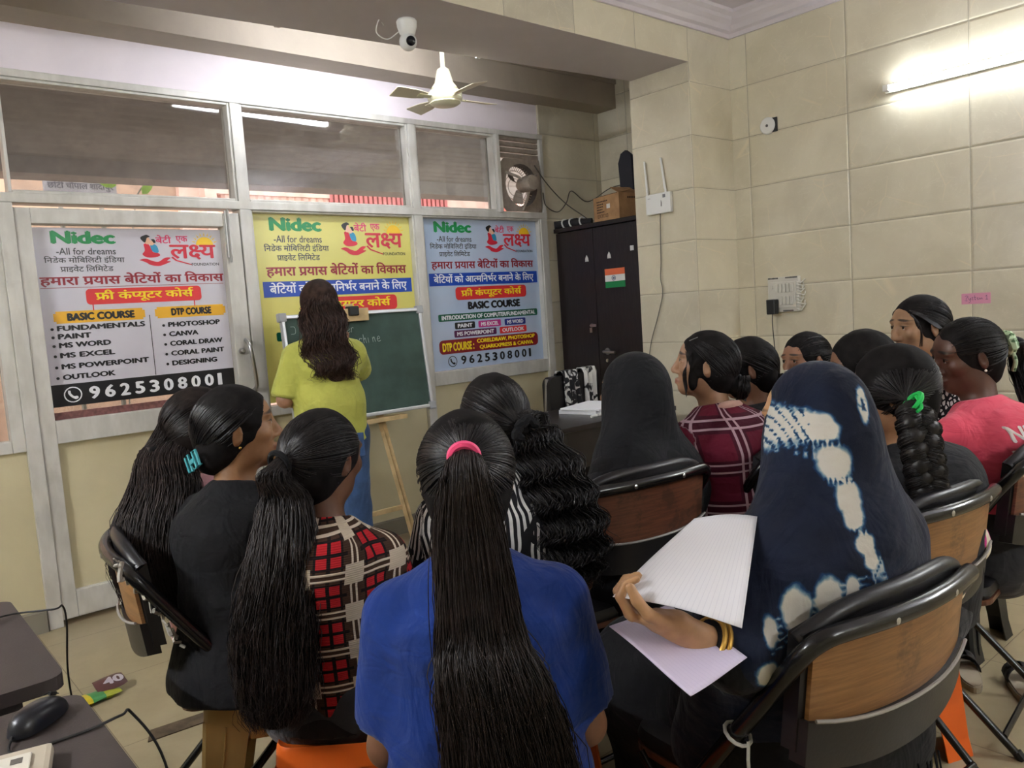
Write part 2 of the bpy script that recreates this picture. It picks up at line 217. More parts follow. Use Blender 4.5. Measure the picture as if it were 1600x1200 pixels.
# outlines of the Devanagari letters used on the posters and the street sign
DEVA = json.loads('''{"g":{"48":[[585,551,482,551,482,0,401,0,401,165,382,154,360,142,336,132,308,125,276,120,241,118,205,120,171,127,140,139,113,155,90,175,71,198,57,224,49,254,46,286,53,338,73,383,106,418,151,443,204,459,265,464,280,464,299,462,319,461,338,459,356,457,369,454,363,385,342,389,318,392,293,394,268,395,248,394,230,392,365,224,384,239,401,256,401,551,0,551,0,622,585,622],[127,287,131,256,142,229,160,210,184,195,212,187,242,184,260,185,276,187,293,190,308,195,168,370,145,349,131,320]],"75":[[-169,615,-183,663,-197,706,-210,740,-225,767,-240,789,-256,804,-283,818,-315,823,-336,822,-354,818,-370,814,-385,809,-409,882,-382,890,-351,894,-318,896,-284,893,-252,885,-224,870,-199,850,-175,820,-154,784,-133,738,-113,681,-94,615]],"35":[[519,551,371,551,371,349,316,349,272,347,236,341,206,331,181,318,151,290,132,255,126,215,128,185,136,158,148,136,164,117,184,101,206,89,230,81,256,76,283,74,317,75,348,80,375,86,401,96,428,108,455,121,482,47,452,35,421,23,388,14,355,6,321,1,286,0,242,3,200,12,162,26,129,46,100,71,77,101,60,136,49,176,46,220,50,261,61,298,80,330,105,357,135,379,170,397,207,410,247,417,288,420,290,420,290,551,0,551,0,622,519,622]],"68":[[-185,615,-195,638,-204,661,-211,682,-218,714,-220,748,-215,788,-201,825,-178,854,-147,877,-107,891,-61,896,-24,893,10,883,39,868,64,845,88,815,108,778,127,735,146,681,163,622,273,622,273,551,170,551,170,0,89,0,89,551,0,551,0,622,87,622,68,685,48,737,28,776,6,803,-23,820,-57,825,-92,819,-118,800,-134,771,-139,733,-136,701,-129,672,-118,644,-105,615]],"19":[[568,551,474,551,474,380,472,334,466,299,456,271,441,246,412,219,372,201,323,192,307,266,327,270,344,276,359,282,370,292,380,305,388,322,392,345,393,380,393,551,160,551,160,353,161,311,163,278,168,252,176,230,188,212,206,196,230,179,260,160,370,98,408,75,438,51,460,30,474,6,483,-22,486,-53,484,-79,479,-105,470,-128,454,-160,439,-184,367,-142,380,-121,392,-100,400,-77,403,-55,401,-37,395,-22,383,-6,363,10,344,23,320,39,290,56,203,106,179,121,156,137,136,154,120,171,106,191,95,212,86,239,81,275,79,316,79,551,0,551,0,622,568,622]],"25":[[777,551,452,551,452,349,486,377,526,394,569,399,609,394,645,380,675,358,698,326,712,286,716,239,714,208,709,175,701,141,689,107,672,72,651,39,579,80,595,102,608,127,620,154,629,182,634,210,636,237,631,278,616,307,593,324,562,330,526,322,489,298,452,258,452,0,371,0,371,174,354,161,334,148,312,136,286,126,257,120,226,118,196,120,165,127,138,137,112,152,89,171,71,194,57,222,49,254,46,290,52,339,71,382,101,417,141,443,190,459,244,464,268,463,296,460,321,457,339,454,333,381,315,385,292,388,269,390,249,391,214,388,183,379,159,365,141,346,130,321,127,292,130,260,141,233,158,214,179,199,203,191,228,188,256,190,283,197,306,209,329,224,351,241,371,260,371,551,0,551,0,622,777,622]],"54":[[0,551,0,622,693,622,693,551,589,551,589,0,508,0,508,355,502,356,494,356,470,353,445,344,429,334,412,319,397,300,382,276,368,245,356,208,279,232,288,261,299,289,311,313,287,329,263,342,238,350,209,353,174,347,148,330,131,304,126,271,128,246,136,222,148,198,164,175,185,151,210,126,239,100,273,71,309,40,255,-12,218,21,182,53,149,84,119,114,94,145,73,176,58,207,48,241,45,275,48,308,56,337,70,362,87,382,108,398,131,410,168,422,204,426,232,424,260,419,284,412,308,401,332,386,354,370,395,401,445,420,499,426,504,426,508,426,508,551]],"219":[[513,313,489,306,462,299,430,294,390,293,358,294,327,297,298,303,272,310,247,318,225,326,196,307,172,288,153,270,134,242,128,208,130,188,138,168,152,149,174,134,205,123,247,120,258,120,269,121,264,139,263,157,268,184,283,202,304,213,328,216,364,210,391,190,408,164,413,136,410,111,400,92,385,78,365,66,383,44,402,22,415,8,431,-7,448,-24,390,-65,372,-45,355,-24,338,-4,323,16,309,35,298,53,286,51,272,50,258,50,245,50,208,52,172,59,141,70,113,86,90,105,71,126,57,151,49,177,46,205,50,239,61,270,80,296,105,320,133,342,164,361,137,381,114,403,97,426,84,450,77,478,74,507,78,540,92,570,114,596,145,616,185,628,231,632,270,629,306,619,338,603,362,581,377,551,382,515,379,485,372,457,359,434,342,413,320,392,295,373,316,369,337,366,358,364,379,364,411,365,440,369,468,376,496,386],[153,502,158,471,174,442,189,426,208,411,228,399,269,432,295,469,303,506,299,528,286,548,263,562,229,566,198,562,174,549,158,529]],"51":[[595,622,595,551,491,551,491,0,410,0,410,179,390,168,368,156,343,146,316,139,285,134,253,132,197,139,148,159,108,192,75,237,52,291,38,353,75,363,107,375,130,390,147,407,157,430,160,457,157,484,148,509,136,532,123,551,0,551,0,622],[129,301,143,271,161,246,180,228,202,214,229,206,259,203,291,205,320,212,346,224,369,239,391,256,410,274,410,551,211,551,227,516,237,480,240,445,228,382,190,333]],"67":[[89,551,0,551,0,622,80,622,69,645,60,669,55,695,53,724,59,772,79,815,111,849,154,875,206,891,266,896,356,888,441,862,516,820,585,763,649,694,704,615,620,615,516,730,401,801,283,824,240,821,203,811,174,794,152,773,138,745,134,714,136,686,144,662,154,640,165,622,273,622,273,551,170,551,170,0,89,0]],"44":[[0,622,569,622,569,551,466,551,466,0,385,0,385,298,204,298,204,244,200,220,190,202,174,192,153,188,128,193,102,209,85,224,69,241,56,260,42,290,37,318,40,339,50,355,69,366,98,369,385,369,385,551,0,551]],"37":[[358,222,329,220,300,215,272,207,248,197,219,217,192,239,169,263,151,289,140,320,137,352,140,378,147,400,159,418,174,433,199,448,228,458,264,463,308,465,401,465,401,551,0,551,0,622,592,622,592,551,482,551,482,394,298,394,272,393,254,391,242,387,232,381,221,366,217,347,220,325,231,306,246,291,261,277,292,286,327,292,362,294,408,290,450,277,485,256,512,229,529,194,534,154,529,112,512,75,485,44,447,20,397,5,337,0,275,5,215,20,162,44,112,76,66,115,25,158,86,207,124,166,164,132,202,106,243,89,289,78,337,74,401,82,440,109,453,152,447,183,428,204,399,218]],"3":[],"50":[[509,551,509,0,428,0,428,250,207,250,207,213,203,185,192,166,177,155,159,151,140,154,119,164,99,178,80,196,64,216,50,237,42,258,39,278,42,295,52,308,71,318,100,321,126,321,126,551,0,551,0,622,612,622,612,551],[428,551,207,551,207,321,428,321]],"79":[[170,551,170,0,89,0,89,551,0,551,0,622,273,622,273,551],[90,615,76,663,62,706,48,740,34,767,19,789,3,804,-24,818,-56,823,-77,822,-95,818,-111,814,-126,809,-150,882,-123,890,-92,894,-59,896,-25,893,7,885,34,870,60,850,84,820,106,784,126,738,146,681,165,615]],"11":[[271,222,242,220,213,215,186,207,161,197,132,217,105,239,82,263,64,289,53,320,50,352,52,378,60,400,72,418,87,433,112,448,141,458,176,463,221,465,314,465,314,551,0,551,0,622,505,622,505,551,395,551,395,394,211,394,184,393,167,391,155,387,145,381,134,366,130,347,134,325,144,306,158,291,174,277,205,286,240,292,275,294,321,290,363,277,398,256,425,229,442,194,447,154,442,114,428,79,406,52,374,30,335,14,289,4,319,-8,350,-19,382,-30,415,-40,382,-110,345,-93,308,-74,273,-56,239,-37,206,-18,176,1,140,4,108,10,82,18,57,37,48,65,51,85,62,102,78,112,101,116,121,113,142,106,166,91,194,70,207,68,219,68,262,70,299,77,328,88,349,105,362,127,366,153,360,182,342,204,312,218]],"6":[[-185,772,-181,794,-168,813,-151,826,-130,830,-109,826,-91,813,-79,794,-75,772,-79,750,-91,731,-109,718,-130,714,-151,718,-168,731,-181,750]],"66":[[170,551,170,0,89,0,89,551,0,551,0,622,273,622,273,551]],"274":[[45,53,214,153,181,161,152,175,128,194,113,213,100,234,91,258,84,285,80,319,79,358,79,551,0,551,0,622,583,622,583,551,479,551,479,0,398,0,398,193,92,-13],[398,551,160,551,160,369,161,332,163,304,167,282,172,266,180,252,190,240,208,227,232,220,262,217,287,219,313,226,337,236,360,249,380,264,398,280]],"57":[[571,551,467,551,467,0,387,0,387,165,369,154,347,142,324,132,297,125,266,120,233,118,199,120,166,127,137,139,111,155,89,175,70,198,57,224,49,254,46,286,52,338,72,383,104,418,145,443,197,459,255,464,270,464,288,462,307,461,326,459,342,457,354,454,349,381,329,385,306,388,282,390,259,391,221,388,188,379,162,364,143,344,131,317,127,287,130,256,141,231,158,212,181,199,207,191,235,188,268,190,298,198,324,210,348,226,369,243,387,260,387,551,0,551,0,622,571,622]],"61":[[321,69,354,82,380,98,397,120,403,148,396,182,374,208,351,219,319,227,280,229,238,226,202,216,174,200,154,180,142,154,138,124,141,94,150,64,160,44,176,22,196,0,224,-26,260,-56,302,-89,248,-142,192,-96,145,-51,108,-9,80,34,63,81,58,130,62,166,74,198,85,216,99,233,115,248,97,268,82,292,72,320,69,352,72,378,79,400,91,418,106,433,131,448,158,458,191,463,229,465,361,465,361,551,0,551,0,622,546,622,546,551,442,551,442,394,230,394,204,393,186,391,174,387,164,381,153,366,149,347,152,328,159,312,170,297,183,284,215,293,249,298,284,300,327,298,365,291,396,279,423,264,444,245,460,224,472,202,479,178,481,153,477,117,466,84,447,57,421,34,388,16,348,2]],"52":[[395,42,341,-12,303,20,265,54,230,87,197,119,166,151,138,181,113,209,92,234,75,256,57,284,46,305,42,323,40,340,44,358,55,376,75,389,104,393,127,390,148,382,165,368,181,349,204,363,224,380,238,399,252,431,256,468,255,491,251,514,246,534,239,551,0,551,0,622,424,622,424,551,320,551,329,525,334,494,336,458,334,424,326,392,314,365,298,341,277,319,254,300,228,284,198,268,167,254,198,219,234,183,272,146,311,111,353,75]],"60":[[587,551,587,0,506,0,506,266,477,258,448,254,416,252,380,251,352,252,322,254,292,258,262,264,235,270,212,277,191,264,167,253,196,218,228,182,264,146,301,110,340,75,380,42,326,-12,290,20,254,54,220,87,189,119,159,151,133,181,110,209,89,234,73,256,55,284,46,305,41,323,40,340,44,358,55,376,75,389,104,393,127,390,148,382,165,368,181,350,199,372,210,398,215,428,217,458,216,486,212,512,207,534,201,551,0,551,0,622,691,622,691,551],[369,322,406,323,440,326,472,331,506,339,506,551,281,551,288,532,293,511,297,486,298,458,296,419,288,385,277,356,262,333,297,327,333,323]],"461":[[170,551,170,0,89,0,89,551,0,551,0,622,273,622,273,551],[90,615,76,663,62,706,48,740,34,767,19,789,3,804,-24,818,-56,823,-77,822,-95,818,-111,814,-126,809,-150,882,-123,890,-92,894,-59,896,-25,893,7,885,34,870,60,850,84,820,106,784,126,738,146,681,165,615],[146,821,150,843,162,862,180,875,201,879,222,875,240,862,253,843,257,821,253,799,240,780,222,767,201,763,180,767,162,780,150,799]],"10":[[470,218,465,176,450,140,424,114,392,95,354,84,312,80,257,87,205,109,159,144,115,195,71,267,29,356,100,382,129,317,161,260,193,214,227,181,265,160,305,153,340,157,367,170,385,193,391,227,386,262,370,293,356,312,338,330,318,347,290,343,260,341,255,411,296,414,328,423,352,435,373,461,380,494,374,525,356,546,331,558,302,562,267,560,235,552,215,545,193,535,171,525,146,594,165,603,186,612,210,620,237,627,267,631,298,632,346,628,386,614,418,593,440,565,454,532,459,495,452,447,429,407,392,375,402,365,412,355,450,351,486,350,516,351,543,353,568,357,594,363,594,551,521,551,521,622,1038,622,1038,551,934,551,934,0,853,0,853,551,675,551,675,0,594,0,594,290,570,285,547,282,523,280,498,279,479,280,455,282,466,251]],"198":[[0,622,363,622,363,551,0,551],[45,242,48,275,58,305,74,330,93,351,113,366,137,378,163,388,193,394,230,398,272,399,380,399,380,328,291,328,254,327,223,325,200,322,172,313,150,299,132,274,126,237,130,205,143,173,163,142,191,111,228,76,271,40,217,-12,187,14,158,42,132,68,107,95,86,123,68,151,56,180,48,211]],"49":[[174,632,209,629,240,622,267,607,291,586,307,563,320,533,327,508,331,475,332,437,332,321,533,321,533,551,402,551,402,622,717,622,717,551,614,551,614,0,533,0,533,250,332,250,332,213,328,185,318,166,302,155,283,151,264,154,243,164,223,178,204,196,188,216,175,237,167,258,164,278,167,295,178,308,196,318,224,321,253,321,253,426,252,468,248,498,242,520,232,538,216,555,195,565,169,568,145,565,128,555,118,540,114,521,120,496,138,478,157,469,184,463,218,460,210,389,164,396,123,408,90,426,66,449,51,481,46,520,50,555,63,584,84,606,111,620,141,629]],"181":[[-190,615,-203,638,-215,663,-226,688,-236,726,-240,762,-235,803,-220,837,-196,862,-164,881,-126,892,-85,896,-54,894,-26,890,-1,882,21,872,-1,806,-18,814,-37,821,-57,826,-78,827,-113,821,-139,804,-155,779,-160,747,-157,714,-146,682,-136,661,-123,638,-108,615]],"275":[[44,53,204,154,174,163,147,178,125,198,110,218,98,240,90,262,84,287,80,319,79,354,79,551,0,551,0,622,786,622,786,551,460,551,460,349,477,364,495,376,514,386,544,396,578,399,618,394,654,380,684,358,707,326,721,286,725,239,723,208,718,175,710,141,698,107,681,72,660,39,588,80,604,102,617,127,629,154,638,182,643,210,645,237,643,265,636,289,625,307,601,324,570,330,535,322,497,297,460,257,460,0,379,0,379,194,375,191,371,189,91,-12],[160,551,160,360,162,313,166,281,174,259,188,240,213,223,248,217,274,219,299,225,321,234,341,246,361,261,379,278,379,551]],"203":[[160,551,160,369,161,332,163,304,167,282,172,266,180,252,190,240,208,227,233,220,263,217,289,219,315,226,340,237,362,251,382,266,400,282,436,214,409,196,382,180,354,166,325,155,291,148,254,146,216,149,182,160,152,175,128,194,113,213,100,234,91,258,84,285,80,319,79,358,79,551,0,551,0,622,322,622,322,551]],"70":[[-63,-245,-89,-254,-116,-262,-145,-266,-173,-268,-219,-264,-259,-250,-290,-228,-314,-200,-328,-165,-333,-126,-328,-90,-312,-57,-287,-29,-253,-7,-211,7,-162,11,-115,8,-70,-2,-31,-17,5,-37,38,-62,68,-90,95,-121,122,-155,145,-189,83,-228,47,-177,10,-134,-27,-101,-66,-77,-110,-62,-156,-57,-187,-59,-213,-66,-233,-76,-252,-99,-259,-128,-253,-160,-234,-181,-208,-192,-178,-196,-152,-195,-130,-190,-109,-184,-88,-175]],"31":[[296,70,345,73,393,84,436,102,475,125,509,154,536,187,557,224,570,266,574,310,571,339,564,366,551,388,534,405,512,416,487,419,458,414,438,401,428,381,424,358,431,328,450,300,471,285,500,271,535,261,502,198,453,215,413,237,384,262,364,291,351,323,347,356,350,386,359,414,374,438,395,458,423,472,455,481,455,551,0,551,0,622,715,622,715,551,535,551,535,477,567,465,595,447,620,422,638,391,649,352,653,308,650,270,642,232,628,195,609,160,585,126,556,96,524,69,485,45,444,26,399,12,348,3,296,0,237,5,188,19,150,42,123,71,106,107,101,147,103,168,108,190,118,212,132,231,106,246,84,263,66,284,54,306,46,332,43,359,48,396,63,427,88,451,121,469,161,480,206,483,225,482,249,480,272,477,288,473,282,404,267,408,250,412,232,414,212,415,164,408,134,386,124,350,130,324,146,305,171,291,202,281,232,288,266,290,277,290,289,289,300,288,308,287,302,217,296,218,288,218,282,218,276,218,224,210,192,187,182,148,185,124,196,104,213,89,236,79,264,72]],"30":[[649,551,545,551,545,0,465,0,465,165,447,154,426,143,403,133,378,125,348,120,317,118,269,123,226,137,190,161,163,192,146,231,141,275,144,303,154,330,168,353,185,371,38,369,38,441,331,441,349,441,367,440,382,440,389,440,382,370,350,370,314,367,282,359,256,346,237,327,225,303,221,274,224,248,234,226,250,210,281,193,317,188,348,190,377,198,402,210,425,225,446,242,465,260,465,551,0,551,0,622,649,622]],"80":[[170,551,170,0,89,0,89,551,0,551,0,622,273,622,273,551],[80,615,63,639,46,659,30,674,8,689,-14,698,-36,702,-61,703,-81,702,-102,697,-123,690,-143,682,-169,751,-146,760,-121,767,-95,772,-67,773,-38,771,-11,763,13,752,35,736,55,715,72,692,76,694,63,726,50,753,37,774,17,799,-4,815,-28,824,-57,827,-79,826,-97,823,-112,818,-127,813,-150,882,-123,890,-92,894,-59,896,-25,893,7,885,34,870,60,850,84,820,106,784,126,738,146,681,165,615]],"46":[[479,551,479,0,398,0,398,191,378,179,357,168,335,159,311,152,284,147,254,146,216,149,182,160,152,175,128,194,113,213,100,234,91,258,84,285,80,319,79,358,79,551,0,551,0,622,583,622,583,551],[398,551,160,551,160,369,161,332,163,304,167,282,172,266,180,252,190,240,208,227,233,220,263,217,289,219,314,226,338,236,360,249,380,264,398,280]],"58":[[122,189,90,193,64,206,46,227,40,255,44,280,58,299,78,310,104,314,122,312,142,306,164,295,191,276,222,290,250,310,273,335,291,366,302,402,305,443,302,478,292,508,276,532,254,551,228,562,199,566,172,563,153,552,142,537,138,516,140,500,148,484,162,467,186,454,207,447,236,442,270,440,253,370,196,378,148,394,112,418,87,447,71,481,66,517,70,549,82,577,102,600,128,618,163,629,204,632,234,630,264,622,292,610,317,594,340,572,358,546,373,516,381,480,384,440,380,396,369,352,350,312,324,277,291,246,254,221,283,194,313,165,341,134,368,104,392,72,414,43,350,-1,317,44,286,84,258,118,231,146,204,172,179,194,151,190],[591,551,591,0,510,0,510,551,421,551,421,622,695,622,695,551]],"42":[[413,-58,399,-35,386,-12,373,11,361,33,351,54,342,73,330,71,316,70,302,68,287,68,259,69,230,73,202,78,175,87,149,98,124,112,103,130,83,151,68,176,56,203,48,236,46,272,48,300,53,325,62,348,73,367,87,385,102,401,125,418,153,433,183,443,216,450,252,455,290,456,295,456,295,551,0,551,0,622,534,622,534,551,376,551,376,385,327,385,291,384,259,382,234,378,201,369,173,355,153,338,138,317,129,292,126,262,130,229,144,199,166,174,196,155,238,144,287,140,293,140,299,140,305,140,312,141,308,160,306,176,311,206,327,226,349,236,373,240,399,237,421,229,438,216,455,190,461,162,457,134,446,112,430,97,410,86,423,62,438,36,450,19,464,-2,480,-24]],"69":[[-248,-12,-212,1,-174,8,-136,11,-90,7,-51,-6,-20,-28,3,-56,17,-90,22,-129,17,-167,1,-201,-24,-229,-59,-250,-105,-264,-157,-268,-218,-263,-275,-247,-324,-222,-370,-188,-414,-147,-455,-100,-394,-57,-369,-87,-344,-114,-320,-136,-296,-155,-271,-170,-246,-182,-218,-189,-188,-194,-157,-196,-99,-188,-63,-163,-51,-122,-57,-93,-76,-73,-102,-61,-131,-57,-157,-58,-180,-62,-201,-69,-222,-79]],"84":[[502,816,506,835,516,852,533,862,552,866,571,862,587,852,598,835,602,816,598,797,587,780,571,770,552,766,533,770,516,780,506,797],[759,833,740,773,714,724,682,690,645,668,601,654,553,649,507,654,465,669,427,694,394,728,364,776,339,833,408,856,426,814,446,778,468,751,493,732,522,720,555,716,590,720,619,733,642,754,659,781,674,817,686,858],[470,218,465,176,450,140,424,114,392,95,354,84,312,80,257,87,205,109,159,144,115,195,71,267,29,356,100,382,129,317,161,260,193,214,227,181,265,160,305,153,340,157,367,170,385,193,391,227,386,262,370,293,356,312,338,330,318,347,290,343,260,341,255,411,296,414,328,423,352,435,373,461,380,494,374,525,356,546,331,558,302,562,267,560,235,552,215,545,193,535,171,525,146,594,165,603,186,612,210,620,237,627,267,631,298,632,346,628,386,614,418,593,440,565,454,532,459,495,457,469,451,445,440,423,426,403,407,385,385,370,401,358,416,350,430,346,446,344,465,347,482,356,498,371,516,396,546,443,569,476,593,504,616,523,641,536,671,544,705,547,730,545,755,539,778,528,800,514,819,494,836,470,848,442,856,407,858,368,853,318,837,274,810,239,776,213,732,196,683,191,654,193,627,199,603,208,581,221,558,237,537,254,586,307,609,288,632,274,657,265,686,262,708,265,730,274,750,288,765,309,775,336,778,369,776,401,768,428,756,448,732,469,702,476,676,472,654,459,640,445,625,425,610,401,583,357,568,334,551,314,532,297,512,284,486,277,457,274,457,274,467,246]]},"w":{"बेटी":[1334,[48,0,0],[75,571,0],[35,571,0],[68,1075,0]],"एक":[1315,[19,0,0],[25,553,0]],"लक्ष्य":[1718,[54,0,0],[219,678,0],[51,1138,0]],"निडेक मोबिलिटी इंडिया":[8226,[67,0,0],[44,259,0],[37,814,0],[75,1385,0],[25,1391,0],[3,2153,0],[50,2413,0],[79,3011,0],[67,3270,0],[48,3529,0],[67,4100,0],[54,4359,0],[35,5037,0],[68,5541,0],[3,5800,0],[11,6060,0],[6,6544,0],[67,6551,0],[37,6810,0],[51,7387,0],[66,7967,0]],"प्राइवेट लिमिटेड":[5513,[274,0,0],[66,568,0],[11,827,0],[57,1318,0],[75,1874,0],[35,1874,0],[3,2378,0],[67,2638,0],[54,2897,0],[67,3575,0],[50,3834,0],[35,4432,0],[75,4892,0],[37,4936,0]],"हमारा प्रयास बेटियों का विकास":[10885,[61,0,0],[50,531,0],[66,1129,0],[52,1388,0],[66,1797,0],[3,2056,0],[274,2316,0],[51,2884,0],[66,3464,0],[60,3723,0],[3,4399,0],[48,4659,0],[75,5230,0],[67,5230,0],[35,5489,0],[51,5993,0],[461,6573,0],[3,6832,0],[25,7092,0],[66,7854,0],[3,8113,0],[67,8373,0],[57,8632,0],[25,9188,0],[66,9950,0],[60,10209,0]],"बेटियों को आत्मनिर्भर बनाने के लिए":[12582,[48,0,0],[75,571,0],[67,571,0],[35,830,0],[51,1334,0],[461,1914,0],[3,2173,0],[25,2433,0],[79,3195,0],[3,3454,0],[10,3714,0],[198,4737,0],[50,5086,0],[67,5684,0],[44,5943,0],[49,6498,0],[181,7201,0],[52,7201,0],[3,7610,0],[48,7870,0],[44,8441,0],[66,8996,0],[44,9255,0],[75,9810,0],[3,9810,0],[25,10070,0],[75,10611,0],[3,10832,0],[67,11092,0],[54,11351,0],[19,12029,0]],"फ्री कंप्यूटर कोर्स":[5810,[275,0,0],[68,771,0],[3,1030,0],[25,1290,0],[6,1831,0],[203,2052,0],[51,2360,0],[70,2940,0],[35,2940,0],[52,3444,0],[3,3853,0],[25,4113,0],[79,4875,0],[60,5134,0],[181,5810,0]],"छोटी चौपाल शादीपुर":[7336,[31,0,0],[79,701,0],[35,960,0],[68,1464,0],[3,1723,0],[30,1983,0],[80,2617,0],[46,2876,0],[66,3444,0],[54,3703,0],[3,4381,0],[58,4641,0],[66,5321,0],[42,5580,0],[68,6100,0],[46,6359,0],[69,6927,0],[52,6927,0]],"ॐ":[902,[84,0,0]]}}''')
# ------------------------------------------------------------------ setting: materials
def tile_mat(name, ax, w, off, row=.3045, zoff=.183, tint=(214, 207, 186)):
    """polished beige stone tiles with eased edges; ax: the wall's horizontal axis"""
    t = NT(name); p = t.obj(); s = t.sep(p)
    u = t.math('DIVIDE', t.math('SUBTRACT', s[ax], off), w)
    v = t.math('DIVIDE', t.math('SUBTRACT', s[2], zoff), row)
    eu = t.math('MULTIPLY', t.math('PINGPONG', u, .5), w)      # distance to the joint, in metres
    ev = t.math('MULTIPLY', t.math('PINGPONG', v, .5), row)
    e = t.math('MINIMUM', eu, ev)
    cell = t.n('ShaderNodeCombineXYZ'); t.put(cell.inputs[0], t.math('FLOOR', u)); t.put(cell.inputs[1], t.math('FLOOR', v))
    wn = t.n('ShaderNodeTexWhiteNoise', noise_dimensions='3D'); t.put(wn.inputs[0], cell.outputs[0])
    pp = t.vm('ADD', p, t.vm('MULTIPLY', wn.outputs['Color'], (9, 9, 9)).outputs[0]).outputs[0]
    cloud = t.noise(pp, 2.6, 6, .6, .6)
    vein = t.noise(t.vm('MULTIPLY', pp, (1, 1, 1.7)).outputs[0], 5.5, 3, .5, 1.6)
    vl = t.math('SUBTRACT', 1.0, t.ramp(t.math('ABSOLUTE', t.math('SUBTRACT', vein, .5)), 0.0, .012))
    a = lin(tint); b = lin(tint[0] - 20, tint[1] - 21, tint[2] - 22); c = lin(tint[0] + 8, tint[1] + 6, tint[2] - 2)
    col = t.mix(t.ramp(cloud, .3, .72), b, a)
    col = t.mix(t.math('MULTIPLY', wn.outputs['Value'], .45), col, c)
    vo = t.n('ShaderNodeTexVoronoi', feature='DISTANCE_TO_EDGE'); vo.inputs['Scale'].default_value = 1.0; t.put(vo.inputs['Vector'], t.vm('ADD', t.vm('MULTIPLY', pp, (3.4, 3.4, 2.1)).outputs[0], t.vm('MULTIPLY', t.vm('CROSS_PRODUCT', pp, (1, 1, .4)).outputs[0], (2.2, 2.2, 2.2)).outputs[0]).outputs[0])
    vl2 = t.math('MULTIPLY', t.math('SUBTRACT', 1.0, t.ramp(vo.outputs['Distance'], 0.0, .016)), t.ramp(t.noise(pp, 5, 3), .42, .62))
    col = t.mix(t.math('MULTIPLY', vl, .22), col, lin(230, 224, 204)); col = t.mix(t.math('MULTIPLY', vl2, .5), col, lin(228, 214, 184))
    col = t.mix(t.math('LESS_THAN', e, .0018), col, lin(160, 153, 132))
    t.base(col); t.b.inputs['Roughness'].default_value = .3; t.b.inputs['Specular IOR Level'].default_value = .45
    t.bump(t.math('ADD', t.ramp(e, 0, .011), t.math('MULTIPLY', cloud, .05)), .55, .004)
    return t.m
def floor_mat():
    t = NT('floor_tiles'); p = t.obj(); s = t.sep(p); w = .605
    eu = t.math('PINGPONG', t.math('DIVIDE', s[0], w), .5); ev = t.math('PINGPONG', t.math('DIVIDE', t.math('ADD', s[1], .2), w), .5)
    e = t.math('MULTIPLY', t.math('MINIMUM', eu, ev), w)
    n1 = t.noise(p, 3.0, 6, .65, .4); n2 = t.noise(p, 40, 3)
    col = t.mix(t.ramp(n1, .25, .75), lin(150, 137, 107), lin(166, 153, 122))
    col = t.mix(t.math('MULTIPLY', t.ramp(n2, .55, .8), .25), col, lin(140, 126, 98))
    col = t.mix(t.math('LESS_THAN', e, .0016), col, lin(110, 98, 76))
    t.base(col); t.b.inputs['Roughness'].default_value = .33
    t.bump(t.ramp(e, 0, .003), .3, .001)
    return t.m
def paint_mat(name, c, dirt=.12, rough=.7):
    t = NT(name); p = t.obj()
    n1 = t.noise(p, 1.6, 6, .65, .5); n2 = t.noise(t.vm('MULTIPLY', p, (9, 9, 1.6)).outputs[0], 2.5, 5, .7)
    a = lin(c); b = tuple(x * (1 - dirt) for x in a[:3]) + (1,)
    col = t.mix(t.ramp(n1, .35, .7), b, a)
    col = t.mix(t.math('MULTIPLY', t.ramp(n2, .66, .8), dirt * 3), col, tuple(x * .45 for x in a[:3]) + (1,))
    t.base(col); t.b.inputs['Roughness'].default_value = rough
    t.bump(t.noise(p, 90, 3), .12, .002)
    return t.m
def alu_mat():
    t = NT('worn_aluminium'); p = t.obj()
    st = t.noise(t.vm('MULTIPLY', p, (6, 6, 2)).outputs[0], 3, 4); bl = t.noise(p, 5, 5, .65)
    col = t.mix(t.ramp(st, .3, .7), lin(196, 194, 186), lin(212, 210, 203))
    col = t.mix(t.math('MULTIPLY', t.ramp(bl, .55, .75), .4), col, lin(168, 164, 154))
    t.base(col); t.b.inputs['Metallic'].default_value = .2; t.put(t.b.inputs['Roughness'], t.math('ADD', .34, t.math('MULTIPLY', bl, .25)))
    return t.m
def glass_mat():
    t = NT('window_glass'); out = t.t.nodes['Material Output']
    tr = t.n('ShaderNodeBsdfTransparent'); tr.inputs[0].default_value = (.80, .82, .82, 1)
    gl = t.n('ShaderNodeBsdfGlossy'); gl.inputs['Roughness'].default_value = .02
    fr = t.n('ShaderNodeFresnel'); fr.inputs[0].default_value = 1.5
    dust = t.n('ShaderNodeBsdfDiffuse'); dust.inputs[0].default_value = lin(150, 140, 128)
    mx = t.n('ShaderNodeMixShader'); t.put(mx.inputs[0], t.math('MULTIPLY', fr.outputs[0], 1.6)); t.put(mx.inputs[1], tr.outputs[0]); t.put(mx.inputs[2], gl.outputs[0])
    m2 = t.n('ShaderNodeMixShader'); t.put(m2.inputs[0], t.math('MULTIPLY', t.ramp(t.noise(t.obj(), 6, 6, .7), .35, .8), .22)); t.put(m2.inputs[1], mx.outputs[0]); t.put(m2.inputs[2], dust.outputs[0])
    t.t.links.new(m2.outputs[0], out.inputs[0])
    return t.m
M['tile_x'] = tile_mat('wall_tiles_front', 0, .62, 4.05)
M['tile_pillar'] = tile_mat('wall_tiles_pillar', 0, .47, 3.98)
M['tile_y'] = tile_mat('wall_tiles_side', 1, .617, 2.147 - .617 * 3)
M['tile_pillar_side'] = tile_mat('wall_tiles_pillar_side', 1, .617, 2.88)
M['floor'] = floor_mat()
M['white'] = paint_mat('white_distemper', (238, 229, 234), .06)
M['ledge'] = paint_mat('ledge_paint', (176, 165, 148), .15)
M['ceil'] = paint_mat('ceiling_paint', (212, 204, 208), .06)
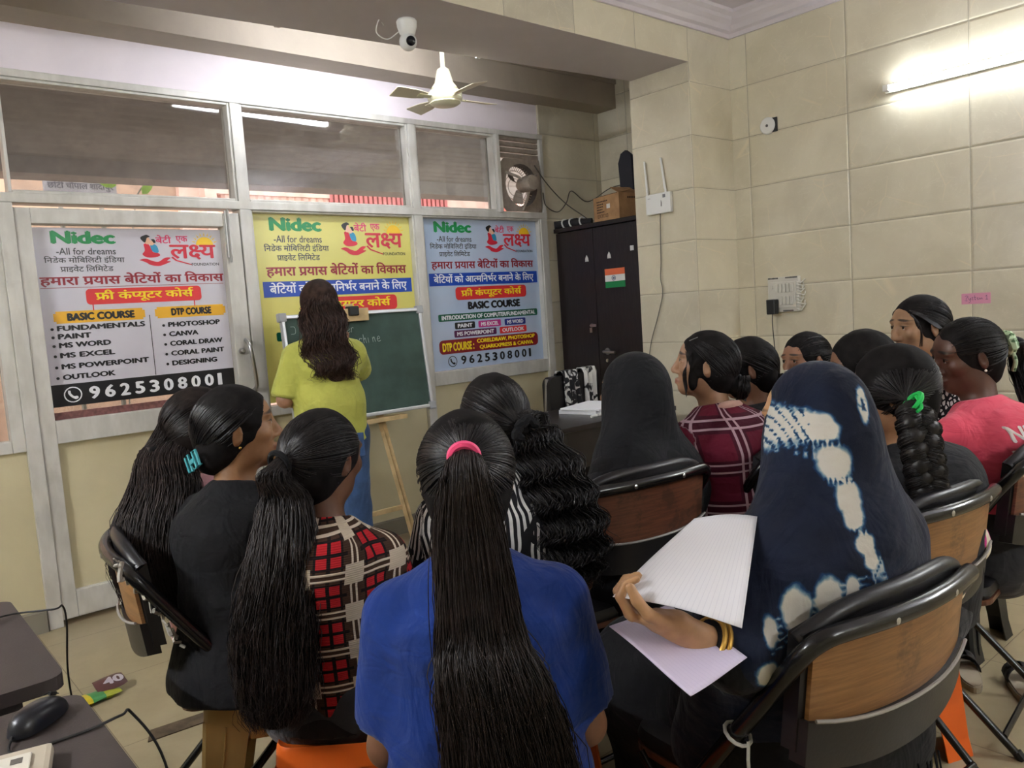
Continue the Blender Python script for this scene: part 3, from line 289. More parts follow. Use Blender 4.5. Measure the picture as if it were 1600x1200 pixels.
M['soffit'] = paint_mat('soffit_paint', (196, 188, 190), .08)
M['cream_panel'] = paint_mat('cream_panel', (206, 196, 160), .08, .5)
M['alu'] = alu_mat()
M['glass'] = glass_mat()
M['rubber'] = mat('black_rubber', (28, 28, 28), .7)
M['black_plastic'] = mat('black_plastic', (24, 25, 28), .4)
M['white_plastic'] = mat('white_plastic', (226, 226, 222), .35)
M['grey_skirting'] = paint_mat('grey_skirting', (136, 130, 116), .15)
M['steel'] = mat('steel', (190, 190, 188), .28, 1.0)

# ------------------------------------------------------------------ setting: shell
YW, XR, XL, YB, ZC = 4.3, 4.4, -1.9, -2.6, 3.05
struct(MB().box((XL - .1, YB - .1, -.1), (4.85, YW + .2, 0)).build('floor', M['floor']), 'beige stone tiled classroom floor with thin dark joints', 'floor')
struct(MB().box((XL - .1, YB - .1, ZC), (4.85, YW + .2, ZC + .1)).build('ceiling', M['ceil']), 'pale painted ceiling above the tiled walls', 'ceiling')
struct(MB().box((XL, YW, 2.585), (4.1, YW + .15, ZC)).build('wall_front', M['white']), 'white painted wall strip above the window row', 'wall')
struct(MB().box((4.085, YW - .02, 0), (4.72, YW + .15, ZC)).build('wall_front_column', M['tile_x']), 'beige tiled wall strip between window and cabinet corner', 'wall')
struct(MB().box((4.72, 2.9, 0), (4.84, YW + .15, ZC)).build('wall_alcove', M['tile_y']), 'tiled side wall of the alcove behind the dark cabinet', 'wall')
struct(MB().box((XR, YB, 0), (XR + .12, 2.88, ZC)).build('wall_right', M['tile_y']), 'long beige tiled wall with the lit tube light', 'wall')
struct(MB().box((XL - .1, YB, 0), (XL, YW + .15, ZC)).build('wall_left', M['cream_panel']), 'cream wall on the far left side', 'wall')
struct(MB().box((XL, YB - .1, 0), (4.5, YB, ZC)).build('wall_back', M['tile_x']), 'beige tiled wall at the back of the room', 'wall')
pb = MB().use(M['tile_pillar']); pb.add([(3.98, 2.88, 0), (4.72, 2.88, 0), (4.72, 2.88, 2.73), (3.98, 2.88, 2.73)], [(0, 1, 2, 3)])
pb.use(M['tile_pillar_side']); pb.add([(3.98, 2.88, 0), (3.98, 2.88, 2.73), (3.98, 3.33, 2.73), (3.98, 3.33, 0), (4.72, 3.33, 0), (4.72, 3.33, 2.73)], [(0, 1, 2, 3), (3, 2, 5, 4)])
pb.add([(4.72, 2.88, 0), (4.72, 2.88, 2.73), (4.72, 3.33, 2.73), (4.72, 3.33, 0)], [(0, 1, 2, 3)])
struct(pb.build('wall_pillar', fix=False), 'square tiled pillar that carries the white router', 'wall')
# the deep beam: tiled front face, painted underside whose rear edge runs slightly askew
bb = MB().use(M['tile_pillar']); x0, x1 = XL, 4.72; r0, r1 = 3.84, 3.25
bb.add([(x0, 2.88, 2.73), (x1, 2.88, 2.73), (x1, 2.88, ZC), (x0, 2.88, ZC)], [(0, 1, 2, 3)])
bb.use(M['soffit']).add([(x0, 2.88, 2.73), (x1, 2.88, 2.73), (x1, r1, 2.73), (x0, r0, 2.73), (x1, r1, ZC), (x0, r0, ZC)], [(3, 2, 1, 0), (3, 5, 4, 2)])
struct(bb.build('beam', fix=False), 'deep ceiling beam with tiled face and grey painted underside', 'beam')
struct(MB().use(M['ledge']).box((XL, 4.09, 2.825), (4.72, YW, 3.0)).box((XL, 4.075, 3.0), (4.72, YW, 3.03)).build('trim_1', M['white']), 'boxed ledge running along the wall above the windows', 'trim')
cr = [(0, 0), (.11, 0), (.11, -.02), (.085, -.035), (.075, -.05), (.05, -.07), (.035, -.095), (.015, -.105), (.015, -.13), (0, -.13)]
mb = MB(); vs = []
for x, z in cr: vs += [(XL, 2.88 - x, ZC + z), (XR - x, 2.88 - x, ZC + z), (XR - x, YB, ZC + z)]
n = len(cr)
mb.add(vs, [(3 * i + k, 3 * i + k + 1, 3 * ((i + 1) % n) + k + 1, 3 * ((i + 1) % n) + k) for i in range(n) for k in (0, 1)])
struct(mb.build('trim_2', M['ceil']), 'white stepped plaster cornice where wall meets ceiling', 'trim')

# ------------------------------------------------------------------ setting: the aluminium window row
A = M['alu']
def bar(mb, x0, x1, z0, z1, y0=4.26, y1=4.345): return mb.box((x0, y0, z0), (x1, y1, z1), .004)
fr = MB()
bar(fr, XL, 4.085, 2.57, 2.605, 4.25, 4.36)                          # head
bar(fr, XL, 4.085, 2.005, 2.05, 4.25, 4.36)                         # transom
for x in (.66, 1.785, 2.92, 4.02): bar(fr, x, x + .062, 0, 2.005, 4.25, 4.36)
for x in (1.785, 2.92): bar(fr, x, x + .055, 2.04, 2.57, 4.25, 4.36)
bar(fr, 3.628, 3.66, 2.04, 2.57, 4.235, 4.36)
bar(fr, 4.05, 4.082, 2.04, 2.57, 4.25, 4.36)
struct(fr.build('trim_3', A), 'grey aluminium posts and bars of the window row', 'trim')
struct(MB().box((XL, 4.24, 0), (.655, 4.3, .1)).box((1.85, 4.24, 0), (4.085, 4.3, .1)).build('baseboard_front', M['grey_skirting']), 'grey skirting below the cream window panels', 'baseboard')
def window(name, x0, x1, z0, z1, fw, label, panel=None, yg=4.315, rail=None):
    rail = rail or fw; f = MB(); bar(f, x0, x0 + fw, z0, z1); bar(f, x1 - fw, x1, z0, z1); bar(f, x0 + fw, x1 - fw, z0, z0 + rail); bar(f, x0 + fw, x1 - fw, z1 - fw, z1)
    o = struct(f.build(name, A), label, 'window')
    MB().box((x0 + fw, yg, z0 + rail), (x1 - fw, yg + .005, z1 - fw)).build('pane', M['glass'], o)
    if panel:
        MB().box((x0, 4.28, panel), (x1, 4.34, z0)).build('panel', M['cream_panel'], o)
    return o
window('window_1', .715, 1.785, 2.05, 2.57, .014, 'wide fanlight over the glass door, street sign beyond')
window('window_2', 1.84, 2.92, 2.05, 2.57, .014, 'middle fanlight showing a tube reflection')
window('window_3', 2.975, 3.628, 2.05, 2.57, .014, 'narrow fanlight beside the exhaust fan')
window('window_4', 1.847, 2.92, .86, 2.005, .012, 'middle window covered by the yellow poster', .1, rail=.055)
window('window_5', 2.982, 4.02, .9, 2.005, .012, 'right window covered by the pale blue poster', .1, rail=.09)
window('window_6', XL, .66, .86, 1.985, .055, 'fixed glass strip left of the door', .1)
window('window_7', XL, .66, 2.05, 2.57, .014, 'fanlight left of the door')
d = MB()
bar(d, .722, .79, .03, 1.985); bar(d, 1.69, 1.78, .03, 1.985); bar(d, .79, 1.69, 1.912, 1.985); bar(d, .79, 1.69, .875, .985); bar(d, .79, 1.69, .03, .16)
door = struct(d.build('door_1', A), 'aluminium framed glass door carrying the white poster', 'door')
MB().box((.79, 4.315, .985), (1.69, 4.32, 1.912)).build('pane', M['glass'], door)
MB().box((.79, 4.29, .16), (1.69, 4.33, .875)).build('panel', M['cream_panel'], door)
MB().box((.79, 4.296, .985), (1.69, 4.305, 1.02)).build('film_strip', mat('brick_red_film', (120, 78, 74), .5, var=.3, vscale=60), door)
MB().tube(bez([(1.752, 4.265, 1.30), (1.75, 4.21, 1.27), (1.758, 4.2, 1.16), (1.768, 4.21, 1.05), (1.77, 4.265, 1.02)], 5), .011).build('door_handle', M['steel'], door, True)
MB().lathe([(.017, 0), (.017, .012), (.008, .016), (.008, .03)], 14, Matrix.Translation((1.722, 4.262, 1.24)) @ Matrix.Rotation(PI / 2, 4, 'X')).build('lock', M['steel'], door, True)
MB().box((1.696, 4.246, 1.745), (1.706, 4.26, 1.995), .002).box((1.714, 4.246, 1.76), (1.722, 4.26, 1.995), .002).tube([(1.71, 4.243, 1.72), (1.71, 4.243, 2.0)], .006).build('tower_bolt', M['steel'], door)
struct(MB().box((XL, 4.35, -.02), (4.1, 4.5, .03)).build('trim_4', M['grey_skirting']), 'worn grey threshold under the glass door', 'trim')

# ------------------------------------------------------------------ outside, seen through the fanlights
M['awning'] = paint_mat('dusty_shutter', (150, 138, 128), .25)
aw = MB()
prof = []
for i in range(81):
    t = i / 80; y = 4.7 + 2.3 * t; z = 2.98 - .30 * t + .022 * abs(math.sin(i * PI / 4))
    prof.append((y, z))
aw.prism(prof + [(7.0, 2.75), (4.7, 3.06)], -4.5, 8.0, 'x')
aw.box((-4.5, 6.75, 2.60), (8, 7.05, 2.78))
struct(aw.build('exterior_awning', M['awning']), 'dusty ribbed awning hanging outside over the windows', 'awning')
struct(MB().box((-12, 4.5, -.3), (16, 16, -.2)).build('exterior_street', mat('street', (150, 140, 128), .9, var=.2)), 'street ground outside', 'street')
M['fac'] = paint_mat('pink_plaster', (236, 190, 170), .12)
M['fac2'] = paint_mat('brown_plaster', (176, 138, 112), .12)
struct(MB().box((-10, 10.5, -.2), (3.6, 10.8, 5.2)).build('exterior_house_wall', M['fac2']), 'sand brown house front across the street', 'house')
pk = MB().use(M['fac']).box((3.6, 10.4, -.2), (14, 10.8, 5.2))
struct(pk.build('exterior_house', M['fac']), 'pink plastered house front across the street', 'house')
cm = MB()
for i in range(26): cm.box((5.6 + i * .08, 10.2, 2.2), (5.65 + i * .08, 10.3, 4.4))
cm.box((5.55, 10.3, 2.15), (7.7, 10.38, 4.45))
struct(cm.build('exterior_shutter', mat('red_sheet', (190, 96, 92), .6)), 'red corrugated sheet on the pink house', 'shutter')
cn = MB()
for i in range(14): cn.lathe([(.01, -.1), (.08, -.04), (.09, .02), (.09, .08)], 10, Matrix.Translation((4.15 + i * .11, 10.32, 3.02)))
cn.box((4.0, 10.2, 3.1), (5.6, 10.4, 3.2)).box((3.85, 10.2, 2.4), (4.0, 10.4, 4.3))
struct(cn.build('exterior_cornice', M['fac']), 'small scalloped cornice on the pink house', 'cornice')
struct(MB().box((8.9, 10.2, -.2), (9.1, 10.4, 5)).build('exterior_pipe', mat('drain_pipe', (150, 92, 80), .6)), 'red drain pipe on the pink house', 'pipe')

br = tag(empty('leafy_twig', (2.1, 7.2, 2.35)), 'green leafy twig outside the fanlight over the door', 'plant')
MB().tube(bez([(-.3, 0, -2.56), (-.1, 0, -.6), (0, 0, 0), (.06, 0, .22), (.2, 0, .36)], 5), .006, 6).build('stem', M['grey_skirting'], br)
M['leaf'] = mat('leaf_green', (150, 190, 60), .5)
for k, (x, z, a) in enumerate(((.0, .30, 2.5), (.22, .36, .4), (.08, .20, .9), (-.12, .26, 2.9))):
    lf = [(.0, 0), (.03, .03), (.08, .038), (.13, .02), (.16, 0), (.13, -.02), (.08, -.035), (.03, -.03)]
    MB().prism([(x + p_ * math.cos(a) - q_ * math.sin(a), z + p_ * math.sin(a) + q_ * math.cos(a)) for p_, q_ in lf], -.012 * k, -.012 * k + .004).build('leaf', M['leaf'], br)
# ------------------------------------------------------------------ lettering
_gc = {}
def _glyph(gid):
    if gid not in _gc:
        c = bpy.data.curves.new('g', 'CURVE'); c.dimensions = '2D'; c.fill_mode = 'FRONT'
        for ct in DEVA['g'][str(gid)]:
            s = c.splines.new('POLY'); k = len(ct) // 2; s.points.add(k - 1)
            for i in range(k): s.points[i].co = (ct[2 * i] / 1000, ct[2 * i + 1] / 1000, 0, 1)
            s.use_cyclic_u = True
        _gc[gid] = _curve_mesh(c)
    return _gc[gid]
def _curve_mesh(c):
    o = bpy.data.objects.new('g', c); C.objects.link(o)
    bpy.context.view_layer.update()
    me = bpy.data.meshes.new_from_object(o.evaluated_get(bpy.context.evaluated_depsgraph_get()))
    v = np.array([tuple(x.co) for x in me.vertices]).reshape(-1, 3); f = [tuple(p.vertices) for p in me.polygons]
    bpy.data.objects.remove(o); bpy.data.curves.remove(c); bpy.data.meshes.remove(me)
    return v, f
_tc = {}
def letters(txt, bold=0.0, shear=0.0):
    """flat lettering as (verts2d, faces), about one unit per em"""
    key = (txt, shear)
    if key not in _tc:
        V, F, o = [], [], 0
        if txt in DEVA['w']:
            for gid, x, y in DEVA['w'][txt][1:]:
                v, f = _glyph(gid)
                if len(v): V.append(v[:, :2] + (x / 1000, y / 1000)); F += [tuple(i + o for i in q) for q in f]; o += len(v)
            V = np.concatenate(V)
        else:
            c = bpy.data.curves.new('t', 'FONT'); c.body = txt; c.fill_mode = 'FRONT'; c.shear = shear; c.resolution_u = 3
            v, F = _curve_mesh(c); V = v[:, :2]
        _tc[key] = (V, F)
    V, F = _tc[key]
    if bold:
        V0, F0 = V, F; V = []; F = []
        for k, (dx, dy) in enumerate(((0, 0), (1, 0), (-1, 0), (0, 1), (0, -1))):
            V.append(V0 + (dx * bold, dy * bold * .7)); F += [tuple(i + k * len(V0) for i in q) for q in F0]
        V = np.concatenate(V)
    return V, F
class Sheet:
    """a printed sheet in the plane y = y0: u runs right, v down, both 0..1"""
    def __init__(s, x0, x1, z0, z1, y0): s.x0, s.x1, s.z0, s.z1, s.y = x0, x1, z0, z1, y0; s.mb = {}
    def M(s, part): return s.mb.setdefault(part, MB())
    def pt(s, u, v): return s.x0 + u * (s.x1 - s.x0), s.z1 - v * (s.z1 - s.z0)
    n = 0
    def key(s, part, extra=None):
        if part in ('course_badge', 'divider') or extra: s.n += 1; return part + '#' + (extra or str(s.n))
        return part
    def text(s, part, m, txt, u0, u1, v0, v1, bold=0.0, shear=0.0, lift=.0012):
        V, F = letters(txt, bold, shear); lo = V.min(0); hi = V.max(0)
        xa, za = s.pt(u0, v1); xb, zb = s.pt(u1, v0)
        W_ = (V - lo) / (hi - lo) * ((xb - xa), (zb - za)) + (xa, za)
        k = max(1, len(W_) // 5) if bold else len(W_)
        s.M(s.key(part, txt) if part in ('course_lettering', 'course_list', 'small_print', 'foundation_title', 'phone_number') else part).use(m).add([(x, s.y - lift - .00002 * (i // k), z) for i, (x, z) in enumerate(W_)], F)
    def shape(s, part, m, pts, lift=.0006, curve=False):
        if curve: pts = [tuple(p) for p in bez(pts + [pts[0]], 5)[:-1]]
        q = [s.pt(u, v) for u, v in pts]
        s.M(s.key(part)).use(m).prism(q, s.y - lift, s.y)
    def rrect(s, part, m, u0, u1, v0, v1, r=.02, lift=.0006, tilt=0.0):
        s.shape(part, m, [(u, v + tilt * (u - u0)) for u, v in rounded(u0, u1, v0, v1, r)], lift)
    def disc(s, part, m, u, v, r, lift=.0008, n=20, a=1.0):
        s.shape(part, m, [(u + r * math.cos(2 * PI * i / n), v + a * r * math.sin(2 * PI * i / n)) for i in range(n)], lift)
    def done(s, root, order):
        for k in order:
            for q in s.mb:
                if q.split('#')[0] == k: s.mb[q].build({'course_list': 'course_line', 'phone_number': 'digit'}.get(k, k), None, root)
def ink(name, c, rough=.3): 
    if name not in M: M[name] = mat('ink_' + name, c, rough)
    return M[name]
for k_, c_ in dict(ink_black=(24, 24, 28), ink_green=(10, 142, 74), ink_grey=(66, 66, 70), ink_red=(214, 40, 62), ink_maroon=(150, 26, 44), ink_blue=(18, 70, 176), ink_white=(240, 240, 244),
                   ink_yellow=(252, 226, 40), ink_redbox=(226, 52, 56), ink_dgreen=(12, 92, 66), ink_magenta=(200, 54, 140), ink_navy=(36, 50, 140), ink_purple=(92, 34, 84), ink_dmaroon=(142, 30, 40),
                   ink_gold=(236, 178, 40), ink_pink=(226, 60, 110), ink_sun=(250, 206, 40), ink_skyblue=(40, 150, 190), ink_skin=(238, 190, 160)).items(): ink(k_, c_)
def emblem(S_, u0, u1, v0, v1, dark):
    """a mother holding a child above a red open hand"""
    f = lambda pts: [(u0 + a * (u1 - u0), v0 + b * (v1 - v0)) for a, b in pts]
    S_.shape('emblem', M['ink_red'], f([(.0, .8), (.2, .76), (.42, .84), (.6, .86), (.8, .74), (.98, .74), (.86, .84), (.98, .86), (.8, .94), (.6, 1.0), (.35, .97), (.2, .88)]), .0006, True)
    S_.shape('emblem', M['ink_red'], f([(.18, .3), (.3, .26), (.4, .42), (.45, .55), (.6, .58), (.66, .66), (.5, .72), (.25, .72), (.12, .62), (.2, .5)]), .0007, True)
    S_.shape('emblem', M['ink_skin'], f([(.22, .1), (.34, .08), (.4, .2), (.34, .3), (.24, .28), (.2, .2)]), .0009, True)
    S_.shape('emblem', M['ink_black'], f([(.16, .04), (.3, .0), (.4, .06), (.3, .1), (.24, .24), (.16, .2), (.1, .1)]), .0011, True)
    S_.shape('emblem', M['ink_skyblue'], f([(.38, .34), (.5, .3), (.6, .38), (.62, .56), (.48, .56), (.4, .46)]), .0009, True)
    S_.shape('emblem', M['ink_skin'], f([(.38, .2), (.48, .18), (.52, .28), (.42, .34), (.36, .28)]), .0010, True)
    S_.shape('emblem', M['ink_black'], f([(.42, .14), (.52, .14), (.56, .24), (.5, .26), (.46, .2)]), .0012, True)
def heads(S_, du=0.0, sc=1.0, washed=False):
    """the row of logos at the top of each sheet"""
    U = lambda a: du + a * sc
    S_.text('sponsor_logo', M['ink_green'], 'Nidec', U(.10), U(.41), .016, .09, .058, .0)
    S_.text('small_print', M['ink_grey'], '-All for dreams', U(.12), U(.405), .112, .15, .01)
    S_.text('small_print', M['ink_grey'], 'निडेक मोबिलिटी इंडिया', U(.06), U(.445), .157, .2, .012)
    S_.text('small_print', M['ink_grey'], 'प्राइवेट लिमिटेड', U(.13), U(.385), .207, .25, .012)
    emblem(S_, U(.52), U(.69), .035, .22, None)
    S_.text('foundation_title', M['ink_pink'], 'बेटी', U(.615), U(.70), .035, .085, .022); S_.text('foundation_title', M['ink_pink'], 'एक', U(.725), U(.79), .04, .085, .022)
    cx, cy = U(.885), .095
    S_.shape('sun', M['ink_sun'], [(cx + .05 * sc * math.cos(PI * i / 12), cy - .05 * math.sin(PI * i / 12)) for i in range(13)], .0005)
    for i in range(1, 10):
        a = PI * i / 10; w = .07
        S_.shape('sun', M['ink_sun'], [(cx + sc * .058 * math.cos(a - w), cy - .058 * math.sin(a - w)), (cx + sc * .078 * math.cos(a), cy - .078 * math.sin(a)), (cx + sc * .058 * math.cos(a + w), cy - .058 * math.sin(a + w))], .0005)
    S_.text('foundation_title', M['ink_red'], 'लक्ष्य', U(.685), U(.945), .092, .185, .024)
    S_.shape('foundation_title', M['ink_red'], [(U(.70), .165), (U(.72), .185), (U(.80), .212), (U(.80), .218), (U(.715), .192), (U(.69), .17)], .0007)
    S_.text('small_print', M['ink_black'], 'FOUNDATION', U(.80), U(.955), .205, .222, .012)
def phone(S_, u, v, r, disc, ring):
    S_.disc('phone_icon', ring, u, v, r, .0008); S_.disc('phone_icon', disc, u, v, r * .86, .0010)
    S_.shape('phone_icon', ring, [(u - .5 * r, v - .55 * r), (u - .25 * r, v - .5 * r), (u - .2 * r, v - .15 * r), (u + .1 * r, v + .2 * r), (u + .45 * r, v + .2 * r), (u + .55 * r, v + .45 * r), (u + .25 * r, v + .6 * r), (u - .2 * r, v + .3 * r), (u - .5 * r, v - .15 * r)], .0013, True)
ORDER = ['backing', 'sponsor_logo', 'small_print', 'emblem', 'foundation_title', 'sun', 'headline', 'banner', 'banner_lettering', 'course_badge', 'course_lettering', 'course_list', 'divider', 'phone_band', 'phone_icon', 'phone_number']
def poster_paper(name, c, d):
    t = NT(name); t.base(t.mix(t.ramp(t.noise(t.obj(), 1.7, 4), .3, .7), lin(c), lin(d)))
    t.b.inputs['Roughness'].default_value = .24; t.b.inputs['Specular IOR Level'].default_value = .55
    t.bump(t.noise(t.obj(), 3.5, 2), .08, .02)
    out = t.t.nodes['Material Output']; tl = t.n('ShaderNodeBsdfTranslucent'); tl.inputs[0].default_value = lin(c); mx = t.n('ShaderNodeMixShader'); mx.inputs[0].default_value = .22
    t.t.links.new(t.b.outputs[0], mx.inputs[1]); t.t.links.new(tl.outputs[0], mx.inputs[2]); t.t.links.new(mx.outputs[0], out.inputs[0]); return t.m
def course_poster(x0, x1, z0, z1, paper, label, y0=4.3):
    root = empty('course_poster', ((x0 + x1) / 2, y0, z0)); tag(root, label, 'poster', 'course posters on the window glass')
    P = Sheet(x0 - root.location.x, x1 - root.location.x, 0, z1 - z0, 0.0)
    P.M('backing').use(paper).box((P.x0, 0.0, 0), (P.x1, .002, P.z1))
    heads(P)
    P.text('headline', M['ink_maroon'], 'हमारा प्रयास बेटियों का विकास', .06, .955, .262, .338, .03)
    P.shape('banner', M['ink_blue'], [(.035, .357), (.985, .357), (.985, .44), (.035, .44)])
    P.text('banner_lettering', M['ink_white'], 'बेटियों को आत्मनिर्भर बनाने के लिए', .07, .95, .362, .432, .022)
    P.rrect('course_badge', M['ink_redbox'], .24, .87, .452, .538, .025)
    P.text('course_lettering', M['ink_yellow'], 'फ्री कंप्यूटर कोर्स', .285, .825, .46, .53, .03)
    P.text('course_list', M['ink_black'], 'BASIC COURSE', .335, .805, .552, .606, .075)
    B = 'course_badge'; L_ = 'course_lettering'
    P.rrect(B, M['ink_dgreen'], .085, .965, .628, .676, .01); P.text(L_, M['ink_white'], 'INTRODUCTION OF COMPUTER/FUNDAMENTAL', .11, .945, .637, .667, .055)
    for m_, tx, a, b, c, d in (('ink_black', 'PAINT', .215, .385, .688, .733), ('ink_magenta', 'MS EXCEL', .415, .615, .688, .733), ('ink_navy', 'MS WORD', .65, .845, .688, .733),
                               ('ink_purple', 'MS POWERPOINT', .205, .57, .742, .788), ('ink_redbox', 'OUTLOOK', .60, .85, .742, .788)):
        P.rrect(B, M[m_], a, b, c, d, .008); P.text(L_, M['ink_white'], tx, a + .022, b - .022, c + .009, d - .009, .055)
    P.rrect(B, M['ink_dmaroon'], .075, .955, .80, .893, .03)
    P.text(L_, M['ink_yellow'], 'DTP COURSE :', .10, .365, .818, .877, .06)
    P.text(L_, M['ink_yellow'], 'CORELDRAW, PHOTOSHOP', .39, .925, .809, .842, .06); P.text(L_, M['ink_yellow'], 'QUARKXPRESS & CANVA', .41, .905, .852, .885, .06)
    phone(P, .175, .945, .037, paper, M['ink_black'])
    for i, ch in enumerate('9625308001'): P.text('phone_number', M['ink_black'], ch, .245 + i * .068, .245 + i * .068 + (.02 if ch == '1' else .045), .913, .972, .04 if ch != '1' else .01)
    P.done(root, ORDER)
    return root
def door_poster(x0, x1, z0, z1, paper, label, y0=4.312):
    root = empty('course_poster', ((x0 + x1) / 2, y0, z0)); tag(root, label, 'poster', 'course posters on the window glass')
    P = Sheet(x0 - root.location.x, x1 - root.location.x, 0, z1 - z0, 0.0)
    P.M('backing').use(paper).box((P.x0, 0, 0), (P.x1, .002, P.z1))
    heads(P, -.02, 1.04)
    P.text('headline', M['ink_maroon'], 'हमारा प्रयास बेटियों का विकास', .01, .995, .255, .33, .03)
    P.shape('banner', M['ink_maroon'], [(.01, .333), (.99, .333), (.99, .336), (.01, .336)])
    P.rrect('course_badge', M['ink_redbox'], .225, .85, .345, .435, .022)
    P.text('course_lettering', M['ink_yellow'], 'फ्री कंप्यूटर कोर्स', .27, .805, .352, .425, .032)
    for a, b in ((.255, .47), (.805, .47)): P.shape('divider', M['ink_redbox'], [(a - .003, .43), (a + .003, .43), (a + .003, .47), (a - .003, .47)])
    for a, b in ((.055, .52), (.575, .985)):
        r = .012
        P.shape('course_badge', M['ink_gold'], [(a + r, .466), (b - r, .466), (b - r, .478), (b, .478), (b, .522), (b - r, .522), (b - r, .534), (a + r, .534), (a + r, .522), (a, .522), (a, .478), (a + r, .478)])
    P.text('course_lettering', M['ink_black'], 'BASIC COURSE', .12, .465, .477, .522, .075); P.text('course_lettering', M['ink_black'], 'DTP COURSE', .665, .90, .477, .522, .075)
    P.shape('divider', M['ink_black'], [(.541, .51), (.545, .51), (.545, .872), (.541, .872)])
    for tx, v, w in (('FUNDAMENTALS', .56, .45), ('PAINT', .606, .165), ('MS WORD', .655, .26), ('MS EXCEL', .712, .275), ('MS POWERPOINT', .775, .45), ('OUTLOOK', .835, .265)):
        P.disc('course_list#' + tx, M['ink_black'], .042, v + .004, .008); P.text('course_list', M['ink_black'], tx, .065, .065 + w, v - .015, v + .016, .055)
    for tx, v, w in (('PHOTOSHOP', .575, .305), ('CANVA', .632, .17), ('CORAL DRAW', .69, .31), ('CORAL PAINT', .75, .315), ('DESIGNING', .81, .265)):
        P.disc('course_list#' + tx, M['ink_black'], .615, v + .004, .008); P.text('course_list', M['ink_black'], tx, .64, .64 + w, v - .015, v + .016, .055)
    P.shape('phone_band', M['ink_black'], [(0, .875), (1, .875), (1, 1), (0, 1)])
    phone(P, .105, .937, .045, M['ink_black'], M['ink_white'])
    for i, ch in enumerate('9625308001'): P.text('phone_number', M['ink_white'], ch, .185 + i * .079, .185 + i * .079 + (.026 if ch == '1' else .055), .9, .974, .045 if ch != '1' else .012, lift=.0016)
    P.done(root, ORDER)
door_poster(.795, 1.688, 1.045, 1.9, poster_paper('poster_white', (226, 223, 233), (232, 230, 238)), 'white poster on the door glass with black phone number band')
course_poster(1.860, 2.907, .93, 1.992, poster_paper('poster_yellow', (238, 231, 136), (232, 225, 120)), 'yellow course poster behind the chalkboard and the teacher')
course_poster(2.996, 4.006, .992, 1.992, poster_paper('poster_blue', (206, 220, 240), (190, 212, 238)), 'pale blue course poster right of the chalkboard')
# street sign across the road, seen through the fanlight over the door
sg = Sheet(-.9, .9, 0, .62, 0.0); sr = empty('street_sign', (1.79, 7.5, 2.58)); sr.scale = (.31, 1, .31); tag(sr, 'grey street sign with dark Hindi lettering beyond the fanlight', 'sign')
sg.M('backing').use(mat('sign_grey', (150, 140, 140), .6)).box((-.9, 0, 0), (.9, .03, .62))
sg.text('lettering', mat('sign_ink', (70, 62, 66), .6), 'छोटी चौपाल शादीपुर', .05, .96, .42, .86, .03); sg.text('lettering', mat('sign_ink2', (84, 74, 76), .6), 'ॐ', .45, .52, .12, .36, .02)
sg.M('post').use(M['grey_skirting']).box((-.55, .03, -8.9), (-.47, .09, .6)).box((.47, .03, -8.9), (.55, .09, .6))
sg.done(sr, ['backing', 'lettering', 'post'])
# ------------------------------------------------------------------ lamps
def tube_light(loc, rz, length, label, strength, group='wall tube lights'):
    """a fluorescent batten on a wall: local x along the tube, +y away from the wall"""
    r = empty('tube_light', loc, rz); tag(r, label, 'lamp', group)
    h = length / 2
    MB().box((-h - .02, 0, -.022), (h + .02, .022, .02), .004).build('batten', M['white_plastic'], r)
    for s in (-1, 1): MB().box((s * (h - .012), .018, -.016), (s * (h + .018), .058, .016), .004).build('lamp_holder', M['white_plastic'], r)
    tb = MB().tube([(-h + .01, .04, 0), (h - .01, .04, 0)], .0135, 14).build('fluorescent_tube', emit('tube_glow_%d' % int(strength * 10), (240, 246, 255), strength), r, True)
    return r
tube_light((XR - .001, 1.31, 2.385), PI / 2, 1.2, 'lit tube light on the right tiled wall', TUBE_MAIN)
tube_light((2.32, 3.468, 2.763), math.radians(-5.1), 1.12, 'tube light on the window side of the beam, mirrored in the fanlight', TUBE_BEAM)
tube_light((XL, 2.3, 2.55), -PI / 2, 1.2, 'added fill tube on the cream left wall, out of view', TUBE_FILL)  # unseen tube, added to brighten the room from the left
tube_light((XR - .001, -.75, 2.385), PI / 2, 1.2, 'added fill tube on the right tiled wall, towards the back', TUBE_FILL * .55)  # added out of view to light the room from the right
tube_light((1.6, YB, 2.55), 0, 1.2, 'added fill tube on the back wall, behind the camera', TUBE_FILL * .35)  # weaker unseen tube, added as fill from behind the camera

